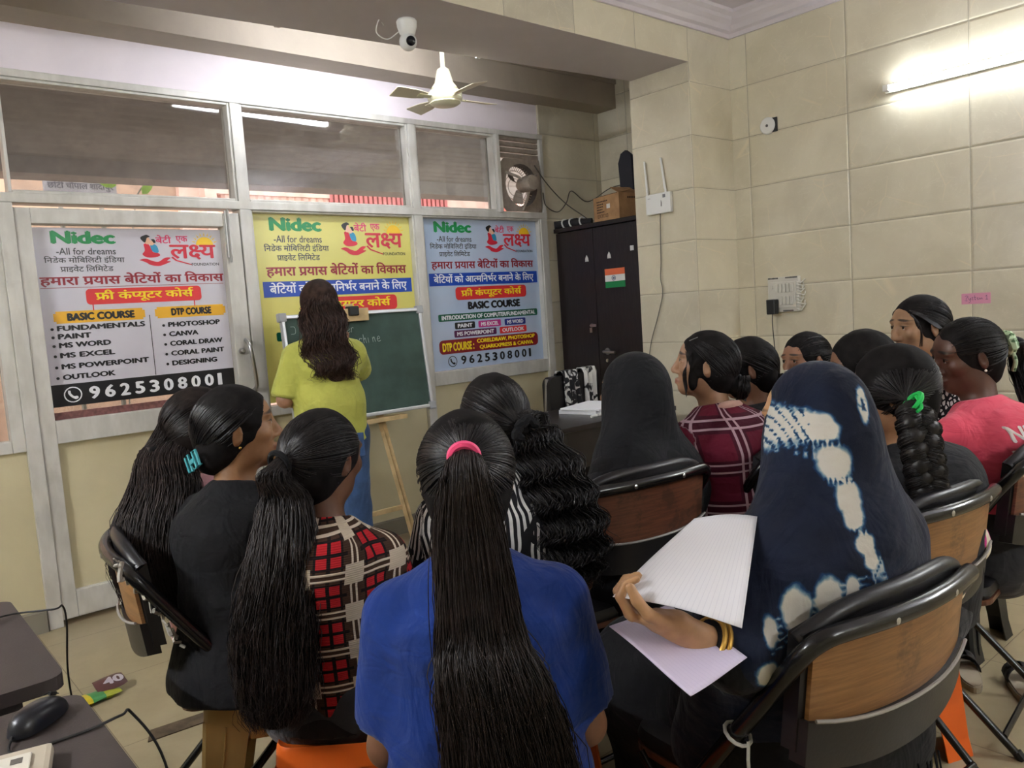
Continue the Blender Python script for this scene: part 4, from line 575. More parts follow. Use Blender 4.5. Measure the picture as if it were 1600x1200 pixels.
# ------------------------------------------------------------------ ceiling fan
M['fan_cream'] = mat('fan_cream', (224, 220, 190), .35)
M['fan_blade'] = mat('fan_blade', (206, 196, 170), .45)
fan = tag(empty('ceiling_fan', (2.89, 3.8, 0)), 'small cream ceiling fan with four blades before the windows', 'fan')
MB().tube([(0, 0, 2.74), (0, 0, ZC)], .014, 12).build('rod', M['fan_cream'], fan, True)
MB().lathe([(.02, 2.785), (.035, 2.775), (.045, 2.74), (.055, 2.70), (.078, 2.668), (.072, 2.66), (.02, 2.66)], 24).build('canopy', M['fan_cream'], fan, True)
MB().lathe([(.03, 2.66), (.085, 2.655), (.10, 2.64), (.102, 2.625), (.098, 2.618), (.102, 2.612), (.098, 2.6), (.088, 2.592), (.09, 2.585), (.07, 2.572), (.03, 2.566)], 28).build('motor', M['fan_cream'], fan, True)
for k in range(4):
    a = math.radians(-2 + 90 * k); mt = Matrix.Rotation(a, 4, 'Z') @ Matrix.Translation((0, 0, 2.615)) @ Matrix.Rotation(math.radians(13), 4, 'X')
    b = MB()
    pr = [(.13, -.03), (.2, -.047), (.34, -.055), (.345, -.05), (.345, .05), (.335, .056), (.2, .047), (.13, .03)]
    vs = [mt @ Vector((x, y, z)) for z in (-.002, .002) for x, y in pr]; n = len(pr)
    b.add(vs, [tuple(range(n)), tuple(range(n, 2 * n))[::-1]] + [(i, n + i, n + (i + 1) % n, (i + 1) % n) for i in range(n)])
    bl = b.build('blade', M['fan_blade'], fan)
    MB().box((.085, -.018, -.006), (.185, .018, .004), .002, mt).build('blade_arm', M['fan_cream'], bl)

# ------------------------------------------------------------------ security camera under the beam
cc = tag(empty('security_camera', (2.205, 3.15, 2.73)), 'white dome security camera hanging under the beam', 'camera')
MB().lathe([(.042, 0), (.048, -.008), (.046, -.03), (.036, -.062), (.03, -.07)], 24).build('base', M['white_plastic'], cc, True)
bmh = bmesh.new(); bmesh.ops.create_uvsphere(bmh, u_segments=24, v_segments=16, radius=.041)
MB().bm(bmh, Matrix.Translation((0, 0, -.098))).build('ball_head', M['white_plastic'], cc, True)
dirv = Vector((-.25, -1, -.2)).normalized(); q = dirv.to_track_quat('Z', 'Y').to_matrix().to_4x4()
MB().lathe([(.022, 0), (.022, .006), (.016, .01), (.005, .012)], 20, Matrix.Translation(Vector((0, 0, -.098)) + dirv * .034) @ q).build('lens', mat('lens_black', (16, 16, 24), .12), cc, True)
MB().tube(bez([(-.03, .02, -.05), (-.08, .05, -.085), (-.13, .06, -.06), (-.11, .06, -.0), (-.06, .1, -.003)], 6), .0025, 6).build('cable', M['white_plastic'], cc, True)

# ------------------------------------------------------------------ exhaust fan in the last fanlight
M['fan_grey'] = mat('dusty_fan_grey', (142, 130, 118), .7, var=.15, vscale=20)
ex = tag(empty('exhaust_fan', (3.855, 4.25, 2.235)), 'dusty grey exhaust fan in the fanlight beside the tiled column', 'fan')
pl = MB(); rg_ = MB()
for i in range(28):
    a0, a1 = 2 * PI * i / 28, 2 * PI * (i + 1) / 28
    sq = lambda a: (.183 * math.cos(a) / max(abs(math.cos(a)), abs(math.sin(a))), .183 * math.sin(a) / max(abs(math.cos(a)), abs(math.sin(a))))
    ci = lambda a, r=.15: (r * math.cos(a), r * math.sin(a))
    for y in (0, .012):
        pl.add([(ci(a0)[0], y, ci(a0)[1]), (sq(a0)[0], y, sq(a0)[1]), (sq(a1)[0], y, sq(a1)[1]), (ci(a1)[0], y, ci(a1)[1])], [(0, 1, 2, 3)])
    rg_.add([(ci(a0)[0], 0, ci(a0)[1]), (ci(a1)[0], 0, ci(a1)[1]), (ci(a1, .142)[0], .07, ci(a1, .142)[1]), (ci(a0, .142)[0], .07, ci(a0, .142)[1])], [(0, 1, 2, 3)])
pl.build('plate', M['fan_grey'], ex); rg_.build('inlet_ring', mat('fan_dark', (58, 54, 50), .8), ex)
g = MB()
for i in range(44):
    a = 2 * PI * i / 44; g.tube([(.11 * math.cos(a), .075, .11 * math.sin(a)), (.146 * math.cos(a), .045, .146 * math.sin(a))], .0022, 5)
for r in (.06, .09, .115): g.tube([(r * math.cos(2 * PI * i / 30), .078, r * math.sin(2 * PI * i / 30)) for i in range(30)], .002, 5, closed=True)
g.build('guard', M['fan_grey'], ex)
for k in range(3):
    a = math.radians(20 + 120 * k); b = MB(); vs = []
    for i in range(7):
        t = i / 6; r = .03 + .1 * t; w = .45 + .25 * math.sin(PI * t)
        for s in (-1, 1): vs.append((r * math.cos(a + s * w * .5), .03 - s * .018, r * math.sin(a + s * w * .5)))
    b.add(vs, [(2 * i, 2 * i + 1, 2 * i + 3, 2 * i + 2) for i in range(6)])
    o = b.build('blade', M['fan_grey'], ex); md = o.modifiers.new('thick', 'SOLIDIFY'); md.thickness = .003
MB().lathe([(.03, .03), (.052, .0), (.056, -.06), (.056, -.11), (.05, -.125), (.01, -.13)], 22, Matrix.Rotation(-PI / 2, 4, 'X') @ Matrix.Scale(-1, 4, (0, 0, 1)) if False else Matrix(((1, 0, 0, 0), (0, 0, 1, 0), (0, 1, 0, 0), (0, 0, 0, 1)))).build('motor', M['fan_grey'], ex, True)
for a in (150, 270, 30):
    a = math.radians(a)
    MB().tube(bez([(.05 * math.cos(a), -.06, .05 * math.sin(a)), (.09 * math.cos(a), -.055, .09 * math.sin(a)), (.13 * math.cos(a), -.03, .13 * math.sin(a)), (.172 * math.cos(a), .0, .172 * math.sin(a))], 5), .010, 8).build('strut', M['fan_grey'], ex, True)
lv = MB()
for i in range(4): lv.box((3.66, 4.27, 2.425 + i * .04), (4.05, 4.30, 2.457 + i * .04), .004, None)
lv.box((3.655, 4.265, 2.04), (3.675, 4.32, 2.425)).box((4.035, 4.265, 2.04), (4.05, 4.32, 2.425))
struct(lv.build('trim_5', M['fan_grey']), 'grey slats filling the fanlight above the exhaust fan', 'trim')

# ------------------------------------------------------------------ cabinet and what lies on it
t = NT('dark_veneer'); p_ = t.obj(); gr = t.noise(t.vm('MULTIPLY', p_, (3, 5, .6)).outputs[0], 14, 6, .6)
t.base(t.mix(t.ramp(gr, .3, .75), lin(24, 19, 21), lin(40, 31, 32))); t.b.inputs['Roughness'].default_value = .32; M['veneer'] = t.m
cab = tag(empty('cabinet', (4.15, 3.84, 0)), 'tall dark wood cabinet with a flag sticker in the alcove', 'cabinet')
MB().box((.02, -.43, .06), (.54, .40, 1.90), .003).box((.03, -.42, 0), (.52, .39, .06)).build('body', M['veneer'], cab)
MB().box((-.012, -.445, 1.90), (.545, .41, 1.93), .004).build('top_board', M['veneer'], cab)
for a, b, nm in ((-.43, .031, 0), (.035, .40, 1)):
    dd = MB().box((0, a, .07), (.02, b, 1.895), .003).build('door', M['veneer'], cab)
    if nm == 0:
        MB().tube([(0, -.05, 1.03), (-.045, -.05, 1.03), (-.05, -.06, 1.03), (-.05, -.16, 1.025)], .011, 10).lathe([(.024, 0), (.024, .006)], 16, Matrix.Translation((0, -.05, 1.03)) @ Matrix.Rotation(-PI / 2, 4, 'Y')).build('handle', M['steel'], dd, True)
        MB().lathe([(.012, 0), (.012, .008)], 14, Matrix.Translation((0, -.045, .965)) @ Matrix.Rotation(-PI / 2, 4, 'Y')).build('lock', M['steel'], dd)
    else:
        MB().lathe([(.014, 0), (.014, .01), (.008, .02)], 14, Matrix.Translation((0, .085, 1.215)) @ Matrix.Rotation(-PI / 2, 4, 'Y')).box((-.022, .07, 1.165), (-.02, .092, 1.2)).box((-.021, .03, 1.205), (-.019, .08, 1.225)).build('key', M['steel'], dd)
for y, z in ((.10, 1.688), (-.112, 1.692)):
    MB().prism([(y - .016, z - .02), (y + .016, z - .02), (y + .012, z + .005), (y, z + .025), (y - .012, z + .005)], -.004, 0, 'x').tube([(-.004, y, z - .012), (-.014, y, z - .016), (-.016, y, z - .004)], .003, 6).build('sticky_hook', M['white_plastic'], cab)
MB().box((-.005, -.335, 1.705), (0, -.305, 1.738), .001).build('sticker_scrap', M['white_plastic'], cab)
fl = tag(empty('flag_sticker', (4.15, 3.686, 1.535)), 'small orange white green flag sticker on the dark cabinet door', 'sticker')
for nm, c, z0, z1 in (('orange_band', (236, 116, 72), .022, .065), ('white_band', (232, 230, 226), -.022, .022), ('green_band', (20, 132, 74), -.065, -.022)):
    MB().box((-.002, -.09, z0), (0, .09, z1)).build(nm, mat(nm, c, .4), fl)
wh = MB(); ring = lambda r, n=24: [(-.0035, r * math.cos(2 * PI * i / n) + .01, r * math.sin(2 * PI * i / n)) for i in range(n)]
wh.tube(ring(.017), .0013, 5, closed=True).tube(ring(.005), .0013, 5, closed=True)
for i in range(12): a = PI * i / 6; wh.tube([(-.003, .01, 0), (-.003, .01 + .016 * math.cos(a), .016 * math.sin(a))], .0006, 4)
wh.build('wheel_emblem', mat('wheel_navy', (40, 44, 100), .5), fl)

t = NT('cardboard'); t.base(t.mix(t.ramp(t.noise(t.obj(), 14, 4), .3, .7), lin(160, 122, 84), lin(182, 142, 100))); t.b.inputs['Roughness'].default_value = .8; M['cardboard'] = t.m
bx = tag(empty('cardboard_box', (4.33, 3.73, 1.93), math.radians(-12)), 'open brown cardboard box on top of the dark cabinet', 'box')
b = MB(); w, d_, h = .30, .30, .17
b.box((-w / 2, -d_ / 2, 0), (w / 2, d_ / 2, .004)).box((-w / 2, -d_ / 2, 0), (-w / 2 + .004, d_ / 2, h)).box((w / 2 - .004, -d_ / 2, 0), (w / 2, d_ / 2, h)).box((-w / 2, -d_ / 2, 0), (w / 2, -d_ / 2 + .004, h)).box((-w / 2, d_ / 2 - .004, 0), (w / 2, d_ / 2, h))
b.build('carton', M['cardboard'], bx)
MB().box((-w / 2, -.002, 0), (w / 2, .002, .11), 0, Matrix.Translation((0, -d_ / 2, h)) @ Matrix.Rotation(math.radians(-62), 4, 'X')).build('flap', M['cardboard'], bx)
MB().box((-.002, -d_ / 2, 0), (.002, d_ / 2, .1), 0, Matrix.Translation((-w / 2, 0, h)) @ Matrix.Rotation(math.radians(74), 4, 'Y')).build('flap', M['cardboard'], bx)
pr = MB(); ik = mat('carton_print', (74, 54, 40), .8)
for r, (ww, n_) in enumerate(((.13, 7), (.08, 4), (.075, 4), (.07, 4), (.09, 5))):
    for i in range(n_):
        y1 = .11 - i * ww / n_; pr.box((-w / 2 - .0008, y1 - ww / n_ * .75, .135 - r * .018), (-w / 2, y1, .144 - r * .018))
for i in range(4):
    y1 = .1 - i * .032; pr.tube([(-w / 2 - .0005, y1, .03), (-w / 2 - .0005, y1 - .02, .03), (-w / 2 - .0005, y1 - .02, .05), (-w / 2 - .0005, y1, .05)], .0015, 4, closed=True)
for i in range(6): pr.box((-.08 + i * .014, -d_ / 2 - .0008, .135), (-.07 + i * .014, -d_ / 2, .148))
pr.build('carton_print', ik, bx); MB().box((-w / 2 - .001, -.045, .085), (-w / 2, -.005, .115)).build('paper_label', M['white_plastic'], bx)
bg_ = tag(empty('laptop_sleeve', (4.36, 3.72, 1.936), math.radians(-14)), 'dark padded sleeve standing up out of the cardboard box', 'bag')
MB().prism([(-.10, 0), (.06, 0), (.05, .12), (.07, .40), (.035, .46), (-.02, .475), (-.085, .43), (-.09, .25)], -.012, .012, 'x').build('sleeve', mat('navy_cloth', (36, 36, 46), .9, bump=.3, bscale=300), bg_)
rl = tag(empty('cable_roll', (4.24, 4.1, 1.945)), 'black and white strapped roll on the cabinet corner', 'roll')
MB().tube(bez([(-.07, .17, .015), (0, .1, .02), (.02, 0, .02), (.06, -.09, .015)], 6), [.03] * 6 + [.034] * 6 + [.026] * 7, 12).build('roll', mat('roll_black', (30, 29, 32), .8, bump=.5), rl, True)
for x, y in ((-.01, .11), (.005, .05), (.03, -.03)):
    MB().tube([(x + .038 * math.cos(a * PI / 8), y + .01 * math.sin(a * PI / 8), .019 + .036 * math.sin(a * PI / 8)) for a in range(16)], .006, 6, closed=True).build('strap', M['white_plastic'], rl, True)

# ------------------------------------------------------------------ router on the pillar, cables
ro = tag(empty('wifi_router', (3.98, 3.13, 1.95)), 'white router with two aerials on the tiled pillar', 'router')
MB().box((-.03, -.095, -.062), (0, .095, .062), .008).build('case', M['white_plastic'], ro)
for y, y2 in ((.085, .10), (-.055, -.028)):
    MB().tube([(-.018, y, .05), (-.018, y, .078), (-.016, y + (y2 - y) * .2, .09), (-.016, y2, .27)], [.007, .007, .0075, .006], 10).build('aerial', M['white_plastic'], ro, True)
pr = MB()
for i in range(3): pr.box((-.0312, .07 - i * .006, .035), (-.03, .073 - i * .006, .038))
pr.box((-.0312, -.06, .03), (-.03, -.04, .05)); pr.build('case_print', mat('grey_print', (110, 110, 112), .6), ro)
def cable(name, label, pts, r, m, n=8): return tag(MB().tube(bez(pts, n), r, 6).build(name, m, None, True), label, 'cable')
M['grey_cable'] = mat('grey_cable', (90, 84, 76), .6); M['black_cable'] = mat('black_cable', (26, 26, 28), .5)
cable('power_cable', 'thin cable dropping down the pillar from the router', [(3.945, 3.10, 1.93), (3.962, 3.11, 2.0), (3.962, 3.125, 1.86), (3.967, 3.14, 1.6), (3.967, 3.15, 1.5), (3.967, 3.14, 1.4), (3.967, 3.19, 1.25), (3.967, 3.25, 1.1), (3.967, 3.28, .95), (3.967, 3.29, .8)], .0028, M['grey_cable'])
cable('fan_cable', 'dark cable looping from the exhaust fan to the cardboard box', [(3.98, 4.24, 2.38), (4.1, 4.24, 2.25), (4.25, 4.22, 2.12), (4.36, 4.15, 2.02), (4.44, 4.1, 1.94)], .004, M['grey_cable'])
cable('wall_cable', 'dark cable sagging along the wall above the cabinet', [(4.0, 4.19, 2.18), (4.08, 4.25, 2.1), (4.2, 4.255, 2.06), (4.3, 4.26, 2.13), (4.36, 4.26, 2.22), (4.5, 4.26, 2.15), (4.6, 4.25, 2.17), (4.68, 4.15, 2.24), (4.7, 3.9, 2.26), (4.7, 3.5, 2.33)], .004, M['grey_cable'])

# ------------------------------------------------------------------ right wall: bell, switchboard, note
rd = tag(empty('round_wall_plate', (XR, 2.63, 2.35)), 'round white plate high on the right wall near the corner', 'plate')
rx = Matrix.Rotation(-PI / 2, 4, 'Y')
MB().lathe([(.05, 0), (.05, .012), (.044, .018), (.012, .018)], 28, rx).build('disc', M['white_plastic'], rd)
MB().lathe([(.008, .017), (.008, .021)], 14, rx).build('centre_hole', mat('hole_grey', (90, 88, 84), .7), rd)
MB().box((-.012, -.06, -.042), (-.001, -.02, .04)).build('box_behind', M['black_plastic'], rd)
sb = tag(empty('switchboard', (XR, 2.56, 1.345)), 'white electric switchboard on the right wall above the heads', 'switchboard')
M['switch_white'] = mat('switch_white', (206, 203, 192), .4)
MB().box((-.028, -.105, -.105), (0, .1, .105), .006).build('box', M['switch_white'], sb)
MB().box((-.034, -.085, -.08), (-.028, .08, .075), .004).build('face_plate', M['switch_white'], sb)
for z0 in (-.062, .012):
    for i in range(5 if z0 > 0 else 4): 
        y = -.072 + i * .024; MB().box((-.041, y, z0), (-.034, y + .02, z0 + .052), .003).build('switch', M['switch_white'], sb)
for i in range(2): MB().lathe([(.010, 0), (.010, .008)], 14, Matrix.Translation((-.034, .062 - i * .02 + .005, .045)) @ rx).build('socket', M['switch_white'], sb)
pr = MB(); pk_ = mat('tape_print', (60, 58, 54), .7)
for y0, n_, z in ((.095, 8, .098), (-.02, 9, .098), (.0, 8, -.098)):
    for i in range(n_): pr.box((-.0292, y0 - i * .0085, z - .004), (-.028, y0 - i * .0085 - .006, z + .005))
pr.build('tape_print', pk_, sb)
tp = MB()
for i in range(10):
    z = -.09 + i * .018; tp.tube([(-.03, -.09, z), (-.022, -.112 - .012 * (i % 3), z - .01), (-.004, -.118 - .02 * ((i * 7) % 4) / 4, z + .012)], .004, 5)
tp.build('torn_tape', M['switch_white'], sb)
ad = tag(empty('power_adapter', (XR - .034, 2.615, 1.275)), 'black power adapter plugged into the switchboard', 'adapter')
MB().box((-.05, -.03, -.045), (-.002, .026, .045), .006).build('body', M['black_plastic'], ad)
MB().tube(bez([(-.025, 0, -.04), (-.026, .002, -.1), (-.02, .0, -.2), (.01, .01, -.3), (.02, .012, -.45)], 5), .003, 6).build('lead', M['black_cable'], ad, True)
nt = tag(empty('paper_note', (XR, 1.513, 1.262)), 'pink paper note with handwriting taped to the right wall', 'note')
MB().box((-.0015, -.067, -.027), (0, .067, .027)).build('paper', mat('pink_paper', (220, 150, 180), .7), nt)
hw = MB()
for st in ([(.05, .012), (.043, .016), (.036, .01), (.046, 0), (.04, -.01), (.052, -.008)], [(.034, .004), (.03, -.008), (.024, .004), (.026, -.016), (.034, -.02)], [(.02, .004), (.014, .006), (.018, -.006), (.01, -.006)], [(.006, .016), (.004, -.006), (.0, -.004)], [(.009, .006), (-.001, .006)],
           [(-.004, .0), (-.01, .004), (-.008, -.006), (-.014, -.004)], [(-.017, -.006), (-.018, .003), (-.023, -.005), (-.026, .003), (-.031, -.005)], [(-.045, .008), (-.05, .014), (-.05, -.006)], [(-.044, -.006), (-.056, -.006)]):
    hw.tube([(-.002, y, z) for y, z in bez([(a, b, 0) for a, b in st], 4) for y, z in [(y, z)]] if False else [(-.002, p[0], p[1]) for p in bez([(a, b, 0) for a, b in st], 4)], .0009, 4)
hw.build('handwriting', mat('ballpoint', (70, 40, 90), .5), nt)

# ------------------------------------------------------------------ chalkboard on its easel
M['pine'] = mat('pine_wood', (206, 178, 130), .55, var=.18, vscale=14)
M['board_green'] = mat('chalk_green', (60, 80, 72), .85, var=.18, vscale=7)
ez = tag(empty('easel', (2.3, 4.02, 0)), 'pale pine easel carrying the chalkboard', 'easel')
def plank(mb, a, b, w, d):
    a = Vector(a); b = Vector(b); L_ = (b - a).length
    return mb.box((-w / 2, -d / 2, 0), (w / 2, d / 2, L_), .002, Matrix.Translation(a) @ (b - a).to_track_quat('Z', 'Y').to_matrix().to_4x4())
for x0, x1 in ((.24, .0), (-.36, -.1)):
    lg = MB(); 
    for s in (-.013, .013): plank(lg, (x0 + s, -.08, 0), (x1 + s, .06, 1.46), .016, .022)
    plank(lg, (x0, -.08, 0), (x0 + (x1 - x0) * .12, -.063, .18), .012, .02)
    lg.build('leg', M['pine'], ez)
plank(MB(), (-.06, .22, 0), (-.05, .08, 1.44), .03, .022).build('leg', M['pine'], ez)
MB().box((-.42, -.095, .775), (.24, -.035, .80), .002).build('ledge', M['pine'], ez)
MB().box((-.33, -.06, .235), (.22, -.04, .262), .002).build('crossbar', M['pine'], ez)
MB().box((-.10, -.055, 1.36), (.06, -.03, 1.432), .003).build('head_block', M['pine'], ez)
MB().box((-.07, -.075, 1.39), (-.01, -.02, 1.445), .008).build('clamp', M['black_plastic'], ez)
tilt = Matrix.Rotation(math.radians(-5), 4, 'X')
cb = tag(empty('chalkboard', (2.295, 3.945, .815)), 'green chalkboard in a silver frame beside the teacher', 'board')
cb.rotation_euler = (math.radians(-6), 0, math.radians(-1))
MB().box((-.44, -.004, .012), (.43, .012, .592)).build('writing_surface', M['board_green'], cb)
f_ = MB(); pts = [(-.445, -.003, .01), (.435, -.003, .01), (.435, -.003, .594), (-.445, -.003, .594)]
f_.box((-.45, -.014, 0), (.44, .016, .022), .005).box((-.45, -.014, .582), (.44, .016, .604), .005).box((-.45, -.014, 0), (-.428, .016, .604), .005).box((.418, -.014, 0), (.44, .016, .604), .005)
f_.build('frame', mat('silver_frame', (196, 198, 200), .3, .5), cb)
for x, z in ((-.44, .012), (.43, .012), (-.44, .592), (.43, .592)): MB().box((x - .024, -.017, z - .024), (x + .024, .018, z + .024), .008).build('corner_cap', mat('cap_grey', (170, 172, 174), .4), cb)
ch = MB()
def chalk(strokes, ox, oz, s):
    for st in strokes: ch.tube([(ox + p[0] * s, -.0052, oz + p[1] * s) for p in bez([(a, b, 0) for a, b in st], 4)], .0013, 4)
chalk([[(0, 1), (.6, .9), (.6, .1), (0, 0)]], -.40, .50, .04)
GL_ = {'c': [[(.55, .75), (.2, .85), (0, .45), (.2, 0), (.55, .15)]], 'o': [[(.3, .8), (0, .4), (.3, 0), (.6, .4), (.3, .8)]], 'm': [[(0, .8), (.02, 0)], [(.02, .5), (.2, .8), (.3, 0)], [(.3, .5), (.5, .8), (.6, 0)]], 'p': [[(0, .8), (.02, -.5)], [(0, .6), (.4, .8), (.5, .3), (.05, .1)]],
       'u': [[(0, .8), (.1, .05), (.4, .1), (.5, .8)], [(.5, .8), (.55, 0)]], 't': [[(.2, 1.2), (.2, .1), (.5, .0)], [(0, .8), (.5, .85)]], 'e': [[(0, .4), (.5, .5), (.3, .85), (0, .4), (.2, 0), (.6, .15)]], 'r': [[(0, .8), (.05, 0)], [(.03, .45), (.2, .8), (.5, .75)]],
       'a': [[(.5, .75), (.1, .7), (.05, .1), (.45, .2), (.5, .8), (.55, 0)]], 'h': [[(0, 1.4), (.03, 0)], [(.03, .5), (.3, .8), (.45, 0)]], 'i': [[(0, .8), (.05, 0)]], 'n': [[(0, .8), (.02, 0)], [(.02, .5), (.3, .8), (.45, 0)]]}
def word(w, ox, oz, s, slope=0.0):
    for c in w:
        chalk(GL_[c], ox, oz, s); ox += s * .82; oz += slope
word('computer', -.225, .482, .032, .0006); word('machine', -.06, .415, .036, .0012)
ch.build('chalk_writing', mat('chalk_grey', (176, 190, 184), .9), cb)

# ------------------------------------------------------------------ table by the alcove and the things on it
M['dark_top'] = mat('dark_laminate', (34, 28, 28), .3, var=.15)
tb = tag(empty('table', (3.2, 3.13, 0)), 'dark small table in front of the cabinet holding a paper pile', 'table')
MB().box((-.46, -.29, .725), (.46, .3, .752), .003).build('tabletop', M['dark_top'], tb)
for a, b in ((-.40, -.375), (.375, .4)): MB().box((a, -.26, 0), (b, .28, .725)).build('side_panel', M['dark_top'], tb)
MB().box((-.375, -.25, .52), (.375, -.232, .725)).build('front_panel', M['dark_top'], tb)
M['paper'] = mat('white_paper', (236, 236, 240), .6)
M['paper_lilac'] = mat('lilac_paper', (214, 206, 226), .6)
pp = tag(empty('paper_pile', (3.33, 3.19, .752), math.radians(12)), 'pile of white papers with a yellow tab on the dark table', 'papers')
MB().box((-.17, -.13, 0), (.17, .12, .022), .002).build('sheets', M['paper'], pp)
MB().box((-.18, -.14, .0225), (.16, .11, .035), .003, Matrix.Rotation(.06, 4, 'Z')).build('notebook', M['paper'], pp)
MB().box((.06, -.147, .006), (.12, -.12, .03), .001).build('yellow_tab', mat('yellow_tab', (226, 220, 60), .6), pp)
for k, (x, y, a) in enumerate(((3.09, 2.97, .2), (3.16, 2.985, .1))):
    tag(MB().tube([(x, y, .760), (x + .055, y + .055 * a, .760)], .007, 10).build('chalk_stick', M['white_plastic'], None, True), ('left' if k == 0 else 'right') + ' of two white chalk sticks on the dark table', 'chalk', 'chalk on the table')
M['vinyl'] = mat('black_vinyl', (26, 25, 27), .38, bump=.15, bscale=120)
oc = tag(empty('office_chair', (3.6, 3.62, 0), math.radians(6)), 'black padded chair with scarves behind the dark table', 'chair')
o = MB(); o.prism(rounded(-.25, .25, .56, .93, .05), -.03, .03).build('backrest', M['vinyl'], oc)
MB().box((-.23, -.43, .42), (.23, .0, .49), .02).build('seat', M['vinyl'], oc)
MB().tube([(-.24, .0, .92), (-.25, .02, .6), (-.24, .0, .42), (-.24, .06, 0)], .012).tube([(.24, .0, .92), (.25, .02, .6), (.24, .0, .42), (.24, .06, 0)], .012).build('back_frame', M['steel'], oc, True)
for s in (-.22, .22): MB().tube([(s, -.38, .42), (s, -.41, 0)], .012).build('leg', M['steel'], oc, True)
def drape(name, label, x0, x1, y, ztop, zf, zb, m, rz=0.0, loc=(3.6, 3.62, 0), group=None, seed=1):
    """a cloth hung over a chair back"""
    r = np.random.default_rng(seed); vs = []; K, N = 26, 15
    for i in range(K):
        t = i / (K - 1)
        if t < .45: z = zf + (ztop - zf) * (t / .45); yy = -.042
        elif t > .55: z = ztop - (ztop - zb) * ((t - .55) / .45); yy = .042
        else: a = (t - .45) / .1 * PI; z = ztop + .03 * math.sin(a); yy = -.042 * math.cos(a)
        for j in range(N):
            u = j / (N - 1); w = (1 + .12 * math.sin(5 * t + seed)) ; k = abs(t - .5) * 2
            vs.append((x0 + (x1 - x0) * (.5 + (u - .5) * w) + .02 * k * math.sin(3 * t + seed), y + yy + (.006 + .008 * k) * math.sin(u * 19 + seed + 2 * t) * (1 if yy > 0 else -1) + (.008 if yy > 0 else -.008) * k, z + .012 * math.sin(u * 7 + seed) * k))
    o = MB().add(vs, [(i * N + j, i * N + j + 1, (i + 1) * N + j + 1, (i + 1) * N + j) for i in range(K - 1) for j in range(N - 1)]).build(name, m, None, True)
    o.location = loc; o.rotation_euler = (0, 0, rz); md = o.modifiers.new('thick', 'SOLIDIFY'); md.thickness = .004
    return tag(o, label, 'scarf', group)
def bw_mat(name, scale, lo, hi, seed):
    t = NT(name); v = t.vm('ADD', t.obj(), (seed, 0, 0)).outputs[0]; n_ = t.noise(v, scale, 2, .5, 1.0)
    t.base(t.mix(t.ramp(n_, lo, hi), lin(26, 26, 30), lin(206, 204, 200))); t.b.inputs['Roughness'].default_value = .85; return t.m
drape('scarf', 'black scarf with a white patterned edge on the padded chair', -.13, .03, 0, .935, .62, .6, bw_mat('scarf_black_white', 16, .55, .6, 1), math.radians(6), seed=2)
drape('scarf', 'white scarf with black bands on the padded chair', .09, .23, 0, .937, .58, .6, bw_mat('scarf_white_black', 12, .40, .46, 5), math.radians(6), seed=4)

# ------------------------------------------------------------------ computer desks at the left edge
M['desk_top'] = mat('desk_laminate', (64, 56, 54), .55, var=.12, bump=.15, bscale=200)
M['desk_dark'] = mat('desk_board', (44, 38, 38), .6)
def desk(y0, y1, label):
    r = tag(empty('computer_desk', (-.1, (y0 + y1) / 2, 0)), label, 'desk', 'computer desks at the left edge')
    h = (y1 - y0) / 2
    pl_ = rounded(-.4, .37, -h, h, .035); MB().prism(pl_, .724, .75, 'z').build('desktop', M['desk_top'], r)
    for a in (-h + .02, h - .04): MB().box((-.36, a, 0), (.3, a + .02, .724)).build('side_panel', M['desk_dark'], r)
    MB().box((.24, -h + .04, .32), (.258, h - .04, .724)).build('front_panel', M['desk_dark'], r)
    return r
desk(1.63, 2.23, 'computer desk with the farther mouse, by the door')
desk(.62, 1.535, 'nearest computer desk with mouse and beige keyboard')
M['mouse'] = mat('mouse_black', (34, 36, 42), .32)
def mouse(loc, rz, label, cpts):
    r = tag(empty('computer_mouse', loc, rz), label, 'mouse', 'mice on the desks')
    vs = []; N = 18; K = 9
    for i in range(K):
        f = i / (K - 1); 
        for j in range(N):
            a = 2 * PI * j / N; s = math.cos(f * PI / 2) ** .55 if f < 1 else 0
            x = .031 * math.cos(a) * s * (1 - .12 * math.cos(2 * a)); y = .057 * math.sin(a) * s
            vs.append((x, y, .003 + .036 * math.sin(f * PI / 2) * (1 - .25 * (y + .057) / .114)))
    MB().add(vs, [(i * N + j, i * N + (j + 1) % N, (i + 1) * N + (j + 1) % N, (i + 1) * N + j) for i in range(K - 1) for j in range(N)] + [tuple(range(N))[::-1]]).build('body', M['mouse'], r, True)
    MB().tube([(0, .03, .0355), (0, .043, .0295)], .0035, 8).build('wheel', M['rubber'], r)
    MB().tube(bez([(0, .012, .0402), (0, .03, .037), (0, .05, .0255)], 4), .0009, 5).build('button_gap', M['rubber'], r)
    MB().tube(bez(cpts, 8), .0022, 6).build('cable', M['black_cable'], r, True)
    return r
mouse((.17, 2.05, .75), math.radians(-70), 'dark mouse on the farther desk', [(0, .055, .01), (.0, .10, .004), (.06, .15, .003), (.05, .175, .0), (.04, .185, -.05), (.03, .18, -.2), (.04, .2, -.45), (.1, .22, -.7)])
mouse((.195, 1.455, .75), math.radians(-48), 'dark mouse on the nearest desk beside the keyboard', [(-.005, -.052, .008), (.03, -.09, .003), (.10, -.03, .003), (.13, .02, .003), (.135, .04, -.004), (.17, .06, -.1), (.2, .05, -.3), (.22, .04, -.5)])
kb = tag(empty('keyboard', (.085, 1.245, .75), math.radians(-14)), 'beige keyboard corner on the nearest desk', 'keyboard')
M['kb'] = mat('keyboard_beige', (196, 186, 166), .5); MB().box((-.36, -.09, 0), (.085, .105, .022), .008).build('case', M['kb'], kb)
